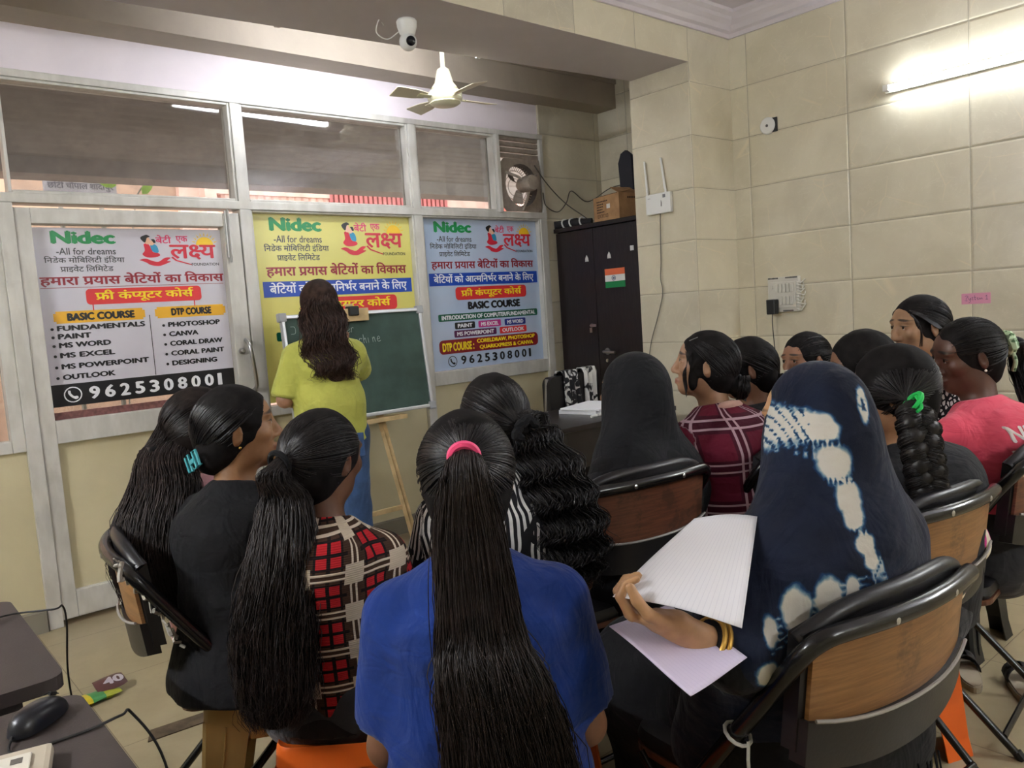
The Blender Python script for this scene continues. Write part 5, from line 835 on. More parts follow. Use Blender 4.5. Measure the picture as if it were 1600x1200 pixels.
MB().box((-.3, -.06, .022), (.06, .078, .026), .002).build('key_field', mat('key_white', (222, 218, 204), .5), kb); MB().box((.035, .05, .026), (.05, .066, .0265)).build('key_print', mat('key_grey', (100, 96, 90), .6), kb)

# ------------------------------------------------------------------ litter on the floor
def packet(loc, rz, L_, w, h, cols, label, tilt=0.0):
    r = tag(empty('snack_packet', loc, rz), label, 'packet', 'snack packets on the floor'); r.rotation_euler = (tilt, 0, rz)
    for k, (a, b, c) in enumerate(cols):
        x0, x1 = -L_ / 2 + a * L_, -L_ / 2 + b * L_; vs = []
        for i in range(7):
            x = x0 + (x1 - x0) * i / 6; e = min(1, 5 * min((x + L_ / 2) / L_, (L_ / 2 - x) / L_) + .12)
            for j in range(10):
                q = 2 * PI * j / 10; vs.append((x, w / 2 * math.cos(q) * (.85 + .15 * e) + .002 * math.sin(40 * x + j), h / 2 + h / 2 * e * math.sin(q) + .0015 * math.sin(70 * x + 2 * j)))
        MB().add(vs, [(i * 10 + j, i * 10 + (j + 1) % 10, (i + 1) * 10 + (j + 1) % 10, (i + 1) * 10 + j) for i in range(6) for j in range(10)] + [tuple(range(10)), tuple(range(60, 70))]).build(('wrapper', 'wrapper_band', 'wrapper_end')[k], mat('foil_%d%d%d' % c, c, .3), r, True)
    return r
packet((.595, 3.27, 0), math.radians(8), .24, .085, .03, [(0, .55, (198, 176, 34)), (.55, .75, (70, 140, 78)), (.75, 1, (170, 176, 50))], 'yellow and green snack packet lying on the floor')
kp = packet((.69, 3.31, .03), math.radians(6), .11, .075, .02, [(0, 1, (96, 62, 58))], 'small brown biscuit packet resting on the yellow packet', .35)
V_, F_ = letters('40', .05); V_ = V_ / .7; MB().add([(x * .05 - .025, y * .038 - .02, .0215) for x, y in V_], F_).build('lettering', mat('packet_white', (224, 214, 220), .5), kp)
ta = MB(); ta.prism([(-.15, -.05), (-.13, .03), (.2, .045), (.22, -.03), (.0, -.04)], 0, .004, 'z')
ta = ta.build('floor_tape', mat('dirty_tape', (84, 70, 52), .8, var=.4, vscale=18)); ta.location = (.83, 2.82, 0); ta.rotation_euler = (0, 0, math.radians(-8)); tag(ta, 'dirty brown tape strip stuck to the floor', 'tape')
# ------------------------------------------------------------------ smooth bodies from blended volumes
def V3(*a): return np.array(a, dtype=np.float64)
def unit(v): v = np.asarray(v, float); return v / (np.linalg.norm(v) + 1e-9)
class Field:
    def __init__(s, lo, hi, h):
        s.lo = np.array(lo, float); s.h = h; s.n = np.ceil((np.array(hi) - s.lo) / h).astype(int) + 1
        s.d = np.full(s.n, 9.0, np.float32)
    def sub(s, lo, hi):
        a = np.clip(np.floor((np.array(lo) - s.lo) / s.h).astype(int), 0, s.n - 1); b = np.clip(np.ceil((np.array(hi) - s.lo) / s.h).astype(int) + 1, 1, s.n)
        if (b - a).min() < 1: return None, None
        g = [((np.arange(a[i], b[i]) * s.h + s.lo[i]).astype(np.float32)) for i in range(3)]
        return tuple(slice(a[i], b[i]) for i in range(3)), (g[0][:, None, None], g[1][None, :, None], g[2][None, None, :])
    def put(s, fn, lo, hi, k, op='u'):
        m = k + 4 * s.h; sl, g = s.sub(np.array(lo) - m, np.array(hi) + m)
        if sl is None: return s
        d = fn(*g).astype(np.float32); a = s.d[sl]
        if op == 'u':
            hh = np.maximum(k - np.abs(a - d), 0) / max(k, 1e-6); s.d[sl] = np.minimum(a, d) - hh * hh * k * .25
        elif op == 's':
            d = -d; hh = np.maximum(k - np.abs(a - d), 0) / max(k, 1e-6); s.d[sl] = np.maximum(a, d) + hh * hh * k * .25
        return s
    def cap(s, a, b, ra, rb, k=.02, ax=None, sx=1.0, op='u'):
        """tapered capsule; cross section stretched by sx along ax"""
        a = np.asarray(a, float); b = np.asarray(b, float); ax = unit(ax) if ax is not None else None
        R = max(ra, rb) * max(1, sx)
        def fn(x, y, z):
            p = [x - a[0], y - a[1], z - a[2]]; ba = b - a; L2 = float(ba @ ba) + 1e-12
            t = np.clip((p[0] * ba[0] + p[1] * ba[1] + p[2] * ba[2]) / L2, 0, 1)
            q = [p[i] - t * ba[i] for i in range(3)]
            d2 = q[0] ** 2 + q[1] ** 2 + q[2] ** 2
            if ax is not None:
                c = q[0] * ax[0] + q[1] * ax[1] + q[2] * ax[2]; d2 = np.maximum(d2 - c * c + (c / sx) ** 2, 0)
            return np.sqrt(d2) - (ra + t * (rb - ra))
        return s.put(fn, np.minimum(a, b) - R, np.maximum(a, b) + R, k, op)
    def ell(s, c, r, R=None, k=.02, op='u'):
        """ellipsoid; R rows = local axes"""
        c = np.asarray(c, float); r = np.asarray(r, float); R = np.eye(3) if R is None else np.asarray(R)
        ext = np.sqrt(((R * r[:, None]) ** 2).sum(0))
        def fn(x, y, z):
            p = [x - c[0], y - c[1], z - c[2]]; k0 = 0; k1 = 0
            for i in range(3):
                q = (p[0] * R[i, 0] + p[1] * R[i, 1] + p[2] * R[i, 2]) / r[i]; k0 = k0 + q * q; k1 = k1 + (q / r[i]) ** 2
            k0 = np.sqrt(k0); return k0 * (k0 - 1) / (np.sqrt(k1) + 1e-6)
        return s.put(fn, c - ext, c + ext, k, op)
    def cut(s, p, n, k=.0):
        """remove everything on the side the normal points to"""
        n = unit(n); sl, g = s.sub(s.lo, s.lo + s.n * s.h)
        d = ((g[0] - p[0]) * n[0] + (g[1] - p[1]) * n[1] + (g[2] - p[2]) * n[2]).astype(np.float32)
        s.d = np.maximum(s.d, d); return s
    def mesh(s):
        d = s.d; sg = d < 0
        ca = np.zeros(np.array(d.shape) - 1, np.int8)
        for i in (0, 1):
            for j in (0, 1):
                for k in (0, 1): ca += sg[i:d.shape[0] - 1 + i, j:d.shape[1] - 1 + j, k:d.shape[2] - 1 + k]
        mixed = (ca > 0) & (ca < 8); ci = np.argwhere(mixed); idx = np.full(ca.shape, -1, np.int32); idx[mixed] = np.arange(len(ci))
        pos = np.zeros((len(ci), 3)); cnt = np.zeros(len(ci))
        cs = [(i, j, k) for i in (0, 1) for j in (0, 1) for k in (0, 1)]
        val = {c: d[ci[:, 0] + c[0], ci[:, 1] + c[1], ci[:, 2] + c[2]] for c in cs}
        for c in cs:
            for ax in range(3):
                if c[ax]: continue
                e = list(c); e[ax] = 1; A, B = val[c], val[tuple(e)]; m = (A < 0) != (B < 0)
                t = np.where(m, A / np.where(m, A - B, 1), 0); P = np.tile(np.array(c, float), (len(ci), 1)); P[:, ax] += t
                pos += P * m[:, None]; cnt += m
        pos = (ci + pos / cnt[:, None]) * s.h + s.lo
        F = []
        for ax in range(3):
            o1, o2 = (ax + 1) % 3, (ax + 2) % 3
            sh = list(d.shape); A = np.take(sg, range(sh[ax] - 1), ax); B = np.take(sg, range(1, sh[ax]), ax)
            e = np.argwhere(A != B); e = e[(e[:, o1] > 0) & (e[:, o2] > 0) & (e[:, o1] < sh[o1] - 1) & (e[:, o2] < sh[o2] - 1)]
            fl = A[e[:, 0], e[:, 1], e[:, 2]]
            def at(da, db):
                q = e.copy(); q[:, o1] += da; q[:, o2] += db; return idx[q[:, 0], q[:, 1], q[:, 2]]
            Q = np.stack([at(-1, -1), at(0, -1), at(0, 0), at(-1, 0)], 1); Q[~fl] = Q[~fl][:, ::-1]
            F.append(Q)
        return pos, np.concatenate(F)
def np_mesh(name, V, F, m, parent, attrs=None, smooth=True):
    F = np.asarray(F); me = bpy.data.meshes.new(name); n = F.shape[1]
    me.vertices.add(len(V)); me.vertices.foreach_set('co', np.asarray(V, np.float32).ravel())
    me.loops.add(F.size); me.loops.foreach_set('vertex_index', F.astype(np.int32).ravel())
    me.polygons.add(len(F)); me.polygons.foreach_set('loop_start', np.arange(0, F.size, n, dtype=np.int32))
    me.polygons.foreach_set('loop_total', np.full(len(F), n, np.int32))
    me.polygons.foreach_set('use_smooth', np.full(len(F), smooth))
    for k, (kind, a) in (attrs or {}).items():
        at = me.attributes.new(k, kind, 'POINT'); at.data.foreach_set('vector' if kind == 'FLOAT_VECTOR' else ('color' if kind == 'FLOAT_COLOR' else 'value'), np.asarray(a, np.float32).ravel())
    me.update(calc_edges=True); me.validate()
    return link(name, me, m, parent)
def normals(V, F):
    a, b, c = V[F[:, 0]], V[F[:, 1]], V[F[:, 2]]; n = np.cross(b - a, c - a)
    N = np.zeros_like(V)
    for i in range(F.shape[1]): np.add.at(N, F[:, i], n)
    return N / (np.linalg.norm(N, axis=1, keepdims=True) + 1e-12)
def waves(P, seed, f, n=5, stretch=(1, 1, 1)):
    """smooth pseudo-random folds, about -1..1"""
    r = np.random.default_rng(seed); o = np.zeros(len(P)); Q = P * np.array(stretch)
    for i in range(n):
        d = unit(r.normal(size=3)); e = unit(r.normal(size=3)); ff = f * (.6 + .9 * r.random())
        o += np.sin(Q @ d * ff + 1.6 * np.sin(Q @ e * ff * .45 + r.random() * 6) + r.random() * 6)
    return o / n * 1.5
def rotm(yw=0, pt=0, rl=0):
    """columns: right, forward, up;  yaw + turns right, pitch + looks up, roll + tilts to the right"""
    y, p, r = map(math.radians, (yw, pt, rl))
    Rz = np.array([[math.cos(-y), -math.sin(-y), 0], [math.sin(-y), math.cos(-y), 0], [0, 0, 1]])
    Rx = np.array([[1, 0, 0], [0, math.cos(p), -math.sin(p)], [0, math.sin(p), math.cos(p)]])
    Ry = np.array([[math.cos(r), 0, math.sin(r)], [0, 1, 0], [-math.sin(r), 0, math.cos(r)]])
    return Rz @ Rx @ Ry

# ------------------------------------------------------------------ skin, hair and cloth
def skin_mat(name, c, lips):
    t = NT(name); s = t.sep(t.attr('face_pos').outputs['Vector']); x = t.math('ABSOLUTE', s[0]); front = t.math('GREATER_THAN', s[1], .045)
    def blob(cx, cz, rx, rz, a=0.0, soft=.35):
        dx = t.math('SUBTRACT', x, cx); dz = t.math('SUBTRACT', s[2], cz); ca, sa = math.cos(a), math.sin(a)
        u = t.math('DIVIDE', t.math('ADD', t.math('MULTIPLY', dx, ca), t.math('MULTIPLY', dz, sa)), rx)
        v = t.math('DIVIDE', t.math('SUBTRACT', t.math('MULTIPLY', dz, ca), t.math('MULTIPLY', dx, sa)), rz)
        r = t.math('SQRT', t.math('ADD', t.math('MULTIPLY', u, u), t.math('MULTIPLY', v, v)))
        return t.math('MULTIPLY', t.math('SUBTRACT', 1.0, t.ramp(r, 1 - soft, 1 + soft)), front)
    a = lin(c); b = tuple(q * .82 for q in a[:3]) + (1,)
    col = t.mix(t.ramp(t.noise(t.obj(), 22, 4), .3, .7), b, a)
    col = t.mix(t.math('MULTIPLY', blob(0, -.0585, .024, .0095), .75), col, lin(lips))
    col = t.mix(t.math('MULTIPLY', blob(.033, .040, .022, .0042, -.12), .9), col, lin(26, 20, 18))
    col = t.mix(t.math('MULTIPLY', blob(.0315, .0185, .0165, .0026, -.1, .3), .85), col, lin(24, 18, 16))
    t.base(col); t.b.inputs['Roughness'].default_value = .46
    t.b.inputs['Subsurface Weight'].default_value = .12; t.b.inputs['Subsurface Radius'].default_value = (.012, .005, .003); t.b.inputs['Subsurface Scale'].default_value = .6
    t.bump(t.noise(t.obj(), 380, 2), .08, .001); return t.m
def hair_mat(name, c, rough=.42, spec=.4):
    t = NT(name); v = t.noise(t.obj(), 35, 4); a = lin(c)
    t.base(t.mix(t.ramp(v, .3, .7), tuple(q * .55 for q in a[:3]) + (1,), tuple(q * 1.35 for q in a[:3]) + (1,)))
    t.b.inputs['Roughness'].default_value = rough; t.b.inputs['Specular IOR Level'].default_value = spec; return t.m
for k_, c_ in (('hair', (24, 21, 21)), ('hair_brown', (32, 25, 23)), ('hair_teacher', (52, 37, 31))): M[k_ + '_core'] = hair_mat(k_ + '_core', c_, .75, .15)
M['hair'] = hair_mat('black_hair', (30, 26, 26)); M['hair_brown'] = hair_mat('brown_black_hair', (40, 30, 27), .5); M['hair_teacher'] = hair_mat('brown_hair', (66, 46, 38), .5)
t = NT('eye'); s_ = t.sep(t.attr('eye_pos').outputs['Vector']); r_ = t.math('SQRT', t.math('ADD', t.math('MULTIPLY', s_[0], s_[0]), t.math('MULTIPLY', s_[2], s_[2])))
fr_ = t.math('GREATER_THAN', s_[1], 0.0)
c_ = t.mix(t.math('MULTIPLY', t.math('LESS_THAN', r_, .0062), fr_), lin(222, 214, 206), lin(44, 28, 20)); c_ = t.mix(t.math('MULTIPLY', t.math('LESS_THAN', r_, .0028), fr_), c_, lin(8, 8, 8))
t.base(c_); t.b.inputs['Roughness'].default_value = .12; M['eye'] = t.m
def creases(t, weave=450):
    """soft creases of worn cloth, with the weave over them"""
    p = t.obj(); a = t.noise(t.vm('MULTIPLY', p, (1, 1, .55)).outputs[0], 11, 3, .5, 1.2); b = t.noise(t.vm('MULTIPLY', p, (.6, .6, 1.3)).outputs[0], 19, 2, .45, .8)
    t.bump(t.math('ADD', t.math('ADD', a, t.math('MULTIPLY', b, .5)), t.math('MULTIPLY', t.noise(p, weave, 2), .03)), .55, .022)
def cloth(name, c, var=.12, rough=.85, weave=500, sheen=.15):
    t = NT(name); a = lin(c); v = t.noise(t.obj(), 9, 5)
    t.base(t.mix(t.ramp(v, .3, .7), tuple(q * (1 - var) for q in a[:3]) + (1,), tuple(min(1, q * (1 + var)) for q in a[:3]) + (1,)))
    t.b.inputs['Roughness'].default_value = rough; t.b.inputs['Sheen Weight'].default_value = sheen; t.b.inputs['Specular IOR Level'].default_value = .25
    creases(t, weave); return t.m
# ------------------------------------------------------------------ strands
def tubes(name, L, R, m, parent, n=3, kind=None):
    """many thin tapered strands: L (N,K,3), R (N,K)"""
    L = np.asarray(L, float); N, K = L.shape[:2]
    T = np.gradient(L, axis=1); T /= np.linalg.norm(T, axis=2, keepdims=True) + 1e-9
    ref = np.array([.31, .22, .92]); A = np.cross(T, ref); A /= np.linalg.norm(A, axis=2, keepdims=True) + 1e-6; B = np.cross(T, A)
    V = np.stack([L + (A * math.cos(2 * PI * j / n) + B * math.sin(2 * PI * j / n)) * R[..., None] for j in range(n)], 2).reshape(-1, 3)
    i = np.arange(N)[:, None, None] * K * n + np.arange(K - 1)[None, :, None] * n; j = np.arange(n)[None, None, :]; j2 = (j + 1) % n
    F = np.stack([i + j, i + j2, i + n + j2, i + n + j], -1).reshape(-1, 4)
    o = np_mesh(name, V, F, m, parent)
    return o
def bundle(rng, ctr, rx, ry, X, Y, n, K=18, wave=0.0, wf=9.0, frizz=.004, short=.25, fan=1.0):
    """strands running along a centre line inside an elliptical section; ctr (M,3), rx/ry per point"""
    ctr = np.asarray(bez(ctr, 10)); s = np.linspace(0, 1, len(ctr)); M_ = len(rx)
    q = np.linspace(0, 1, K)
    u = rng.uniform(-1, 1, (n * 2, 2)); u = u[(u ** 2).sum(1) <= 1][:n]; n = len(u)
    rr = np.sqrt((u ** 2).sum(1, keepdims=True)); u = u / (rr + 1e-6) * rr ** .45
    end = 1 - short * rng.random(n) ** 2; tt = q[None, :] * end[:, None]
    C_ = np.stack([np.interp(tt, s, ctr[:, i]) for i in range(3)], -1); k = np.linspace(0, 1, M_)
    RX = np.interp(tt, k, rx); RY = np.interp(tt, k, ry)
    X = unit(X); Y = unit(Y)
    Tn = np.gradient(C_, axis=1); Tn /= np.linalg.norm(Tn, axis=2, keepdims=True) + 1e-9
    Yp = Y - Tn * (Tn @ Y)[..., None]; Yp /= np.linalg.norm(Yp, axis=2, keepdims=True) + 1e-9
    P = C_ + X * (RX * u[:, :1])[..., None] + Yp * (RY * u[:, 1:])[..., None]
    ph = rng.random((n, 3)) * 6.3
    ph0 = ph * .18 if wave else ph
    w = wave * np.minimum(1, tt * 4) 
    P += X * (w * np.sin(wf * tt * 2 * PI + ph0[:, :1] + u[:, :1] * 1.5))[..., None] + Y * (w * np.cos(wf * tt * 2 * PI + ph0[:, 1:2]))[..., None]
    fz = frizz * (.25 + tt * 1.2)
    for a_, fq in ((X, 3.1), (Y, 4.3)): P += a_ * (fz * (1 if fq < 4 else .6) * np.sin(fq * 2 * PI * tt * (.5 + rng.random((n, 1))) + ph[:, 2:3]) * rng.normal(size=(n, 1)))[..., None]
    return P
def taper(N, K, r): return np.tile(r * np.minimum(1, (1 - np.linspace(0, 1, K)) * 3 + .25), (N, 1))
# ------------------------------------------------------------------ people
SKIN = {}
def skin(tone):
    if tone not in SKIN: SKIN[tone] = skin_mat('skin_%d' % tone[0], tone, (int(tone[0] * .82), int(tone[1] * .62), int(tone[2] * .62)))
    return SKIN[tone]
class Person:
    def __init__(s, label, top, yw, lean=.06, side=0.0, seat=.45, head=(0, 0, 0), tone=(150, 112, 86), res=.006, stand=False, wide=1.0, hs=1.0, arms=None, legs=None, seed=1, slump=0.0):
        s.rng = np.random.default_rng(seed); s.seed = seed; s.res = res; s.yw = math.radians(yw); s.stand = stand; s.hs = hs; s.seat = seat
        s.hc = V3(side, lean, top[2] - .122 * hs); s.Hm = rotm(*head)
        o = s.rot(V3(side, lean, 0)); s.root = tag(empty('person', (top[0] - o[0], top[1] - o[1], 0), -s.yw), label, 'person', 'students' if not stand else None)
        s.org = V3(*s.root.location)
        s.pel = V3(0, 0, .84 if stand else seat + .085)
        s.nb = s.hc + V3(-side * .2, -.035 - lean * .12, -.150 * hs)
        lp = lambda t: s.pel + (s.nb - s.pel) * t
        s.waist = lp(.36) + V3(0, -.01 - slump * .6, 0); s.chest = lp(.74) + V3(0, -.012 - slump, 0)
        w = .16 * wide; s.w = wide
        s.sh = {-1: s.nb + V3(-w, .012, -.078), 1: s.nb + V3(w, .012, -.078)}
        s.el = {k: s.sh[k] + V3(k * .05, .07, -.23) for k in (-1, 1)}
        s.wr = {k: V3(k * .07, .27 + .3 * lean, s.el[k][2] - .02) if not stand else s.el[k] + V3(0, .07, -.2) for k in (-1, 1)}
        if arms:
            for k, (e, w_) in arms.items(): s.el[k] = V3(*e); s.wr[k] = V3(*w_)
        s.hip = {k: s.pel + V3(k * .085, .02, -.02) for k in (-1, 1)}
        if stand: s.kn = {k: V3(k * .09, .03, .46) for k in (-1, 1)}; s.an = {k: V3(k * .09, 0, .085) for k in (-1, 1)}
        else: s.kn = {k: V3(k * .10, .40, seat + .05) for k in (-1, 1)}; s.an = {k: V3(k * .10, .36, .085) for k in (-1, 1)}
        if legs:
            for k, (e, w_) in legs.items(): s.kn[k] = V3(*e); s.an[k] = V3(*w_)
        s.skin = skin(tone); s.hands = {}
        P = np.array([s.hc + V3(0, 0, .16), s.hc, s.pel - V3(0, .2, .1), *s.sh.values(), *s.el.values(), *s.wr.values(), *s.kn.values(), *s.an.values()])
        s.lo = P.min(0) - V3(.2, .2, .1); s.hi = P.max(0) + V3(.2, .22, .16); s.lo[2] = max(s.lo[2], -.02)
    def rot(s, v): c, n = math.cos(s.yw), math.sin(s.yw); return V3(v[0] * c + v[1] * n, -v[0] * n + v[1] * c, v[2])
    def L(s, p):
        """world point to the person's own frame"""
        d = V3(*p) - s.org; c, n = math.cos(s.yw), math.sin(s.yw); return V3(d[0] * c - d[1] * n, d[0] * n + d[1] * c, d[2])
    def H(s, *a): return s.hc + s.Hm @ (V3(*a) * s.hs)
    def hell(s, F, c, r, k=.012, op='u', tilt=None):
        R = s.Hm.T if tilt is None else (s.Hm @ tilt).T
        return F.ell(s.H(*c), V3(*r) * s.hs, R, k, op)
    def hand(s, F, k, d, palm, curl=.5, thumb=.6, spread=0.0):
        """five fingers on a palm: d = finger direction, palm = the way the palm faces"""
        d = unit(d); palm = unit(np.asarray(palm, float) - d * (np.asarray(palm, float) @ d)); lat = np.cross(palm, d) * (-k)   # towards the thumb
        w = s.wr[k]; r = .0088
        F.cap(w, w + d * .03, .022, .020, .015, lat, 1.15); F.cap(w + d * .028, w + d * .078, .0125, .0115, .012, lat, 2.7)
        F.ell(w + d * .03 + lat * .022 + palm * .008, V3(.013, .024, .013), np.array([lat, d, palm]), .012)
        for i, ln in enumerate((.92, 1.0, .94, .76)):
            b = w + d * (.082 - .006 * abs(i - 1.3)) + lat * (.030 - i * .0195); a = 0; q = b; dd = unit(d + lat * spread * (1.5 - i) * .25)
            for j, sl in enumerate((.040, .025, .021)):
                a += curl * (.75, .95, .6)[j] * (1 + .08 * i)
                e = q + (dd * math.cos(a) + palm * math.sin(a)) * sl * ln; F.cap(q, e, r - .0007 * j - .0004 * (i == 3), r - .0007 * (j + 1), .003); q = e
        q = w + d * .022 + lat * .026 + palm * .006; dd = unit(d * .75 + lat * .65 + palm * .25)
        for j, sl in enumerate((.036, .030, .024)):
            e = q + dd * sl; F.cap(q, e, .0112 - .001 * j, .0102 - .001 * j, .005); q = e; dd = unit(dd + palm * thumb * .4 - lat * .28 + d * .25)
    def body(s, hands=None, face=True, feet=True):
        F = Field(s.lo, s.hi, s.res)
        # head
        s.hell(F, (0, -.012, .028), (.071, .090, .086)); s.hell(F, (0, .022, -.030), (.056, .060, .066), .03); s.hell(F, (0, .052, -.078), (.030, .026, .026), .025)
        s.hell(F, (0, .045, .035), (.058, .042, .055), .02)
        for x in (-1, 1):
            s.hell(F, (x * .042, .052, -.012), (.022, .026, .022), .02); s.hell(F, (x * .028, .074, .034), (.026, .012, .009), .012)
            s.hell(F, (x * .044, .012, -.058), (.020, .036, .030), .02)
            s.hell(F, (x * .0315, .0905, .016), (.017, .012, .010), .010, 's')
            s.hell(F, (x * .0315, .0735, .0155), (.0165, .0118, .0118), .004); s.hell(F, (x * .0315, .0905, .0135), (.0128, .0075, .0046), .0015, 's')
            s.hell(F, (x * .0135, .085, -.028), (.0085, .010, .0075), .007)
            s.hell(F, (x * .0735, -.012, .0), (.008, .019, .031), .006, 'u', rotm(x * 22, -12, 0)); s.hell(F, (x * .083, -.006, .004), (.005, .009, .017), .004, 's', rotm(x * 22, -12, 0))
        F.cap(s.H(0, .081, .022), s.H(0, .100, -.020), .0075, .0095, .012); s.hell(F, (0, .097, -.026), (.0105, .010, .009), .008)
        s.hell(F, (0, .082, -.0545), (.021, .010, .0058), .006); s.hell(F, (0, .081, -.0645), (.018, .0105, .0065), .006); s.hell(F, (0, .0935, -.0595), (.02, .004, .0012), .002, 's')
        F.cap(s.H(0, -.022, -.05), s.nb + V3(0, .005, -.02), .049, .054, .03)
        # trunk, arms, legs
        tw = min(1, s.w); F.cap(s.pel, s.waist, .105, .084, .04, (1, 0, 0), 1.28); F.cap(s.waist, s.chest, .084, .084, .04, (1, 0, 0), 1.32 * tw); F.cap(s.chest, s.nb - V3(0, 0, .06), .082, .05, .05, (1, 0, 0), 1.5 * tw)
        for k in (-1, 1): F.cap(s.nb + V3(k * .025, .008, -.035), s.sh[k] - V3(k * .012, 0, 0), .040, .043, .04)
        for k in (-1, 1):
            F.cap(s.sh[k], s.el[k], .042, .036, .03); F.cap(s.el[k], s.wr[k], .036, .0235, .02)
            hd = (hands or {}).get(k)
            if hd: s.hand(F, k, *hd)
            else:
                d = unit(s.wr[k] - s.el[k]); s.hand(F, k, unit(d + V3(-k * .5, .1, -.15)), V3(-k * .25, .1, -1), .55)
            F.cap(s.hip[k], s.kn[k], .078, .054, .03); F.cap(s.kn[k], s.an[k], .052, .034, .03)
            if feet: F.cap(s.an[k] - V3(0, .02, .03), s.an[k] + V3(k * .01, .12, -.052), .036, .026, .02, (1, 0, 0), 1.25)
        V, Q = F.mesh(); hp = (V - s.hc) @ s.Hm / s.hs
        o = np_mesh('body', V, Q, s.skin, s.root, {'face_pos': ('FLOAT_VECTOR', hp)})
        if face:
            for x in (-1, 1):
                u = np.linspace(0, PI, 13); v = np.linspace(0, 2 * PI, 21)[:-1]; r = .0115
                E_ = np.array([(r * math.sin(a) * math.cos(b), r * math.cos(a), r * math.sin(a) * math.sin(b)) for a in u for b in v]); f = [(i * 20 + j, i * 20 + (j + 1) % 20, i * 20 + 20 + (j + 1) % 20, i * 20 + 20 + j) for i in range(12) for j in range(20)]
                c = V3(x * .0315, .0738, .0142); W_ = np.array([s.H(*(c + e)) for e in E_])
                np_mesh('eye', W_, f, M['eye'], s.root, {'eye_pos': ('FLOAT_VECTOR', E_)})
        return o
    def guv(s, V):
        """cloth coordinates in metres: around and along the trunk or the sleeve"""
        def seg(a, b):
            ba = b - a; t = np.clip((V - a) @ ba / (ba @ ba), 0, 1); q = V - (a + t[:, None] * ba); return t, np.linalg.norm(q, axis=1), q
        ax = [s.pel, s.waist, s.chest, s.nb]; c = np.stack([np.interp(V[:, 2], [a[2] for a in ax], [a[i] for a in ax]) for i in (0, 1)], 1)
        u = np.arctan2(V[:, 0] - c[:, 0], -(V[:, 1] - c[:, 1]) + .03) * .155; v = V[:, 2] + .35 * (V[:, 1] - s.pel[1]) * 0
        ds = np.hypot((V[:, 0] - c[:, 0]) / 1.3, V[:, 1] - c[:, 1]) - .075
        for k in (-1, 1):
            t, d, q = seg(s.sh[k], s.el[k]); t2, d2, q2 = seg(s.el[k], s.wr[k]); on = (np.minimum(d, d2) + .02 < ds) & (np.abs(V[:, 0]) > .12 * s.w)
            an = np.arctan2(q[:, 0] * k, -q[:, 1]) * .06
            u = np.where(on, .21 * k + an * k, u); v = np.where(on, np.where(d <= d2, s.sh[k][2] + .02 - t * .27, s.sh[k][2] - .25 - t2 * .23), v)
        return np.stack([u, v, np.zeros(len(V))], 1)
    def top(s, name, m, sleeve='short', ease=.014, hem=None, fold=.005, bust=.02, neck=-.024, res=None, extra=None, body_scale=1.0, ff=15, cutn=(0, .35, 1), parent=None):
        h = res or s.res * 1.25; F = Field(s.lo, s.hi, h); e = ease; b = body_scale
        F.cap(s.pel - V3(0, 0, .03), s.waist, .118 * b + e, .102 * b + e, .05, (1, 0, 0), 1.3); F.cap(s.waist, s.chest, .102 * b + e, .102 * b + e, .05, (1, 0, 0), 1.36 * s.w)
        F.cap(s.chest, s.nb - V3(0, 0, .065), .102 * b + e, .062 + e, .06, (1, 0, 0), 1.55 * s.w)
        for k in (-1, 1): F.ell(s.chest + V3(k * .065, .082, -.01), V3(.058, .045 + bust, .058), None, .04)
        for k in (-1, 1): F.cap(s.nb + V3(k * .03, .008, -.036), s.sh[k] - V3(k * .012, 0, .002), .042 + e * .5, .044 + e * .5, .045)
        F.cap(s.nb - V3(0, 0, .05), s.nb + V3(0, .004, -.016), .058 + e * .4, .058 + e * .2, .035)
        for k in (-1, 1):
            up, lo = s.el[k] - s.sh[k], s.wr[k] - s.el[k]
            if sleeve in ('short', 'half') or isinstance(sleeve, float):
                t = {'short': .68, 'half': .95}.get(sleeve, sleeve); end = s.sh[k] + up * t; n = unit(up); R_ = .050 + e * .8
                def fn(x, y, z, a=s.sh[k], b_=end, n=n, R_=R_):
                    p = [x - a[0], y - a[1], z - a[2]]; Ln = np.linalg.norm(b_ - a); w = p[0] * n[0] + p[1] * n[1] + p[2] * n[2]; t_ = np.clip(w, 0, Ln)
                    d = np.sqrt((p[0] - t_ * n[0]) ** 2 + (p[1] - t_ * n[1]) ** 2 + (p[2] - t_ * n[2]) ** 2) - (.047 + e * .6 + (R_ - .047 - e * .6) * np.minimum(1, t_ / Ln * 1.5))
                    return np.maximum(d, w - Ln)
                F.put(fn, np.minimum(s.sh[k], end) - .09, np.maximum(s.sh[k], end) + .09, .035)
            elif sleeve == 'long':
                F.cap(s.sh[k], s.el[k], .047 + e * .6, .043 + e * .7, .035); F.cap(s.el[k], s.el[k] + lo * .93, .043 + e * .7, .031 + e * .5, .03)
        if extra: extra(F)
        ng = unit(cutn); F.cap(s.nb + V3(0, .012, .012 + neck) + ng * .06, s.nb + V3(0, .012, .012 + neck) + ng * .20, .060, .09, .012, op='s'); F.cut(s.nb + V3(0, 0, .026), (0, .2, 1))
        if hem is not None: F.cut(V3(0, 0, hem), (0, 0, -1))
        V, Q = F.mesh(); N = normals(V, Q); lowz = np.clip((s.chest[2] + .02 - V[:, 2]) / .25, .25, 1.25)
        uv = s.guv(V); dp = fold * lowz * (waves(V, s.seed, ff, 5, (1, 1, 1.5)) + .6 * waves(V, s.seed + 9, ff * 2.4, 5, (1, 1, .7))); V = V + N * np.maximum(dp + fold * .5, -e * .35)[:, None]
        return np_mesh(name, V, Q, m, parent or s.root, {'cloth_uv': ('FLOAT_VECTOR', uv)})
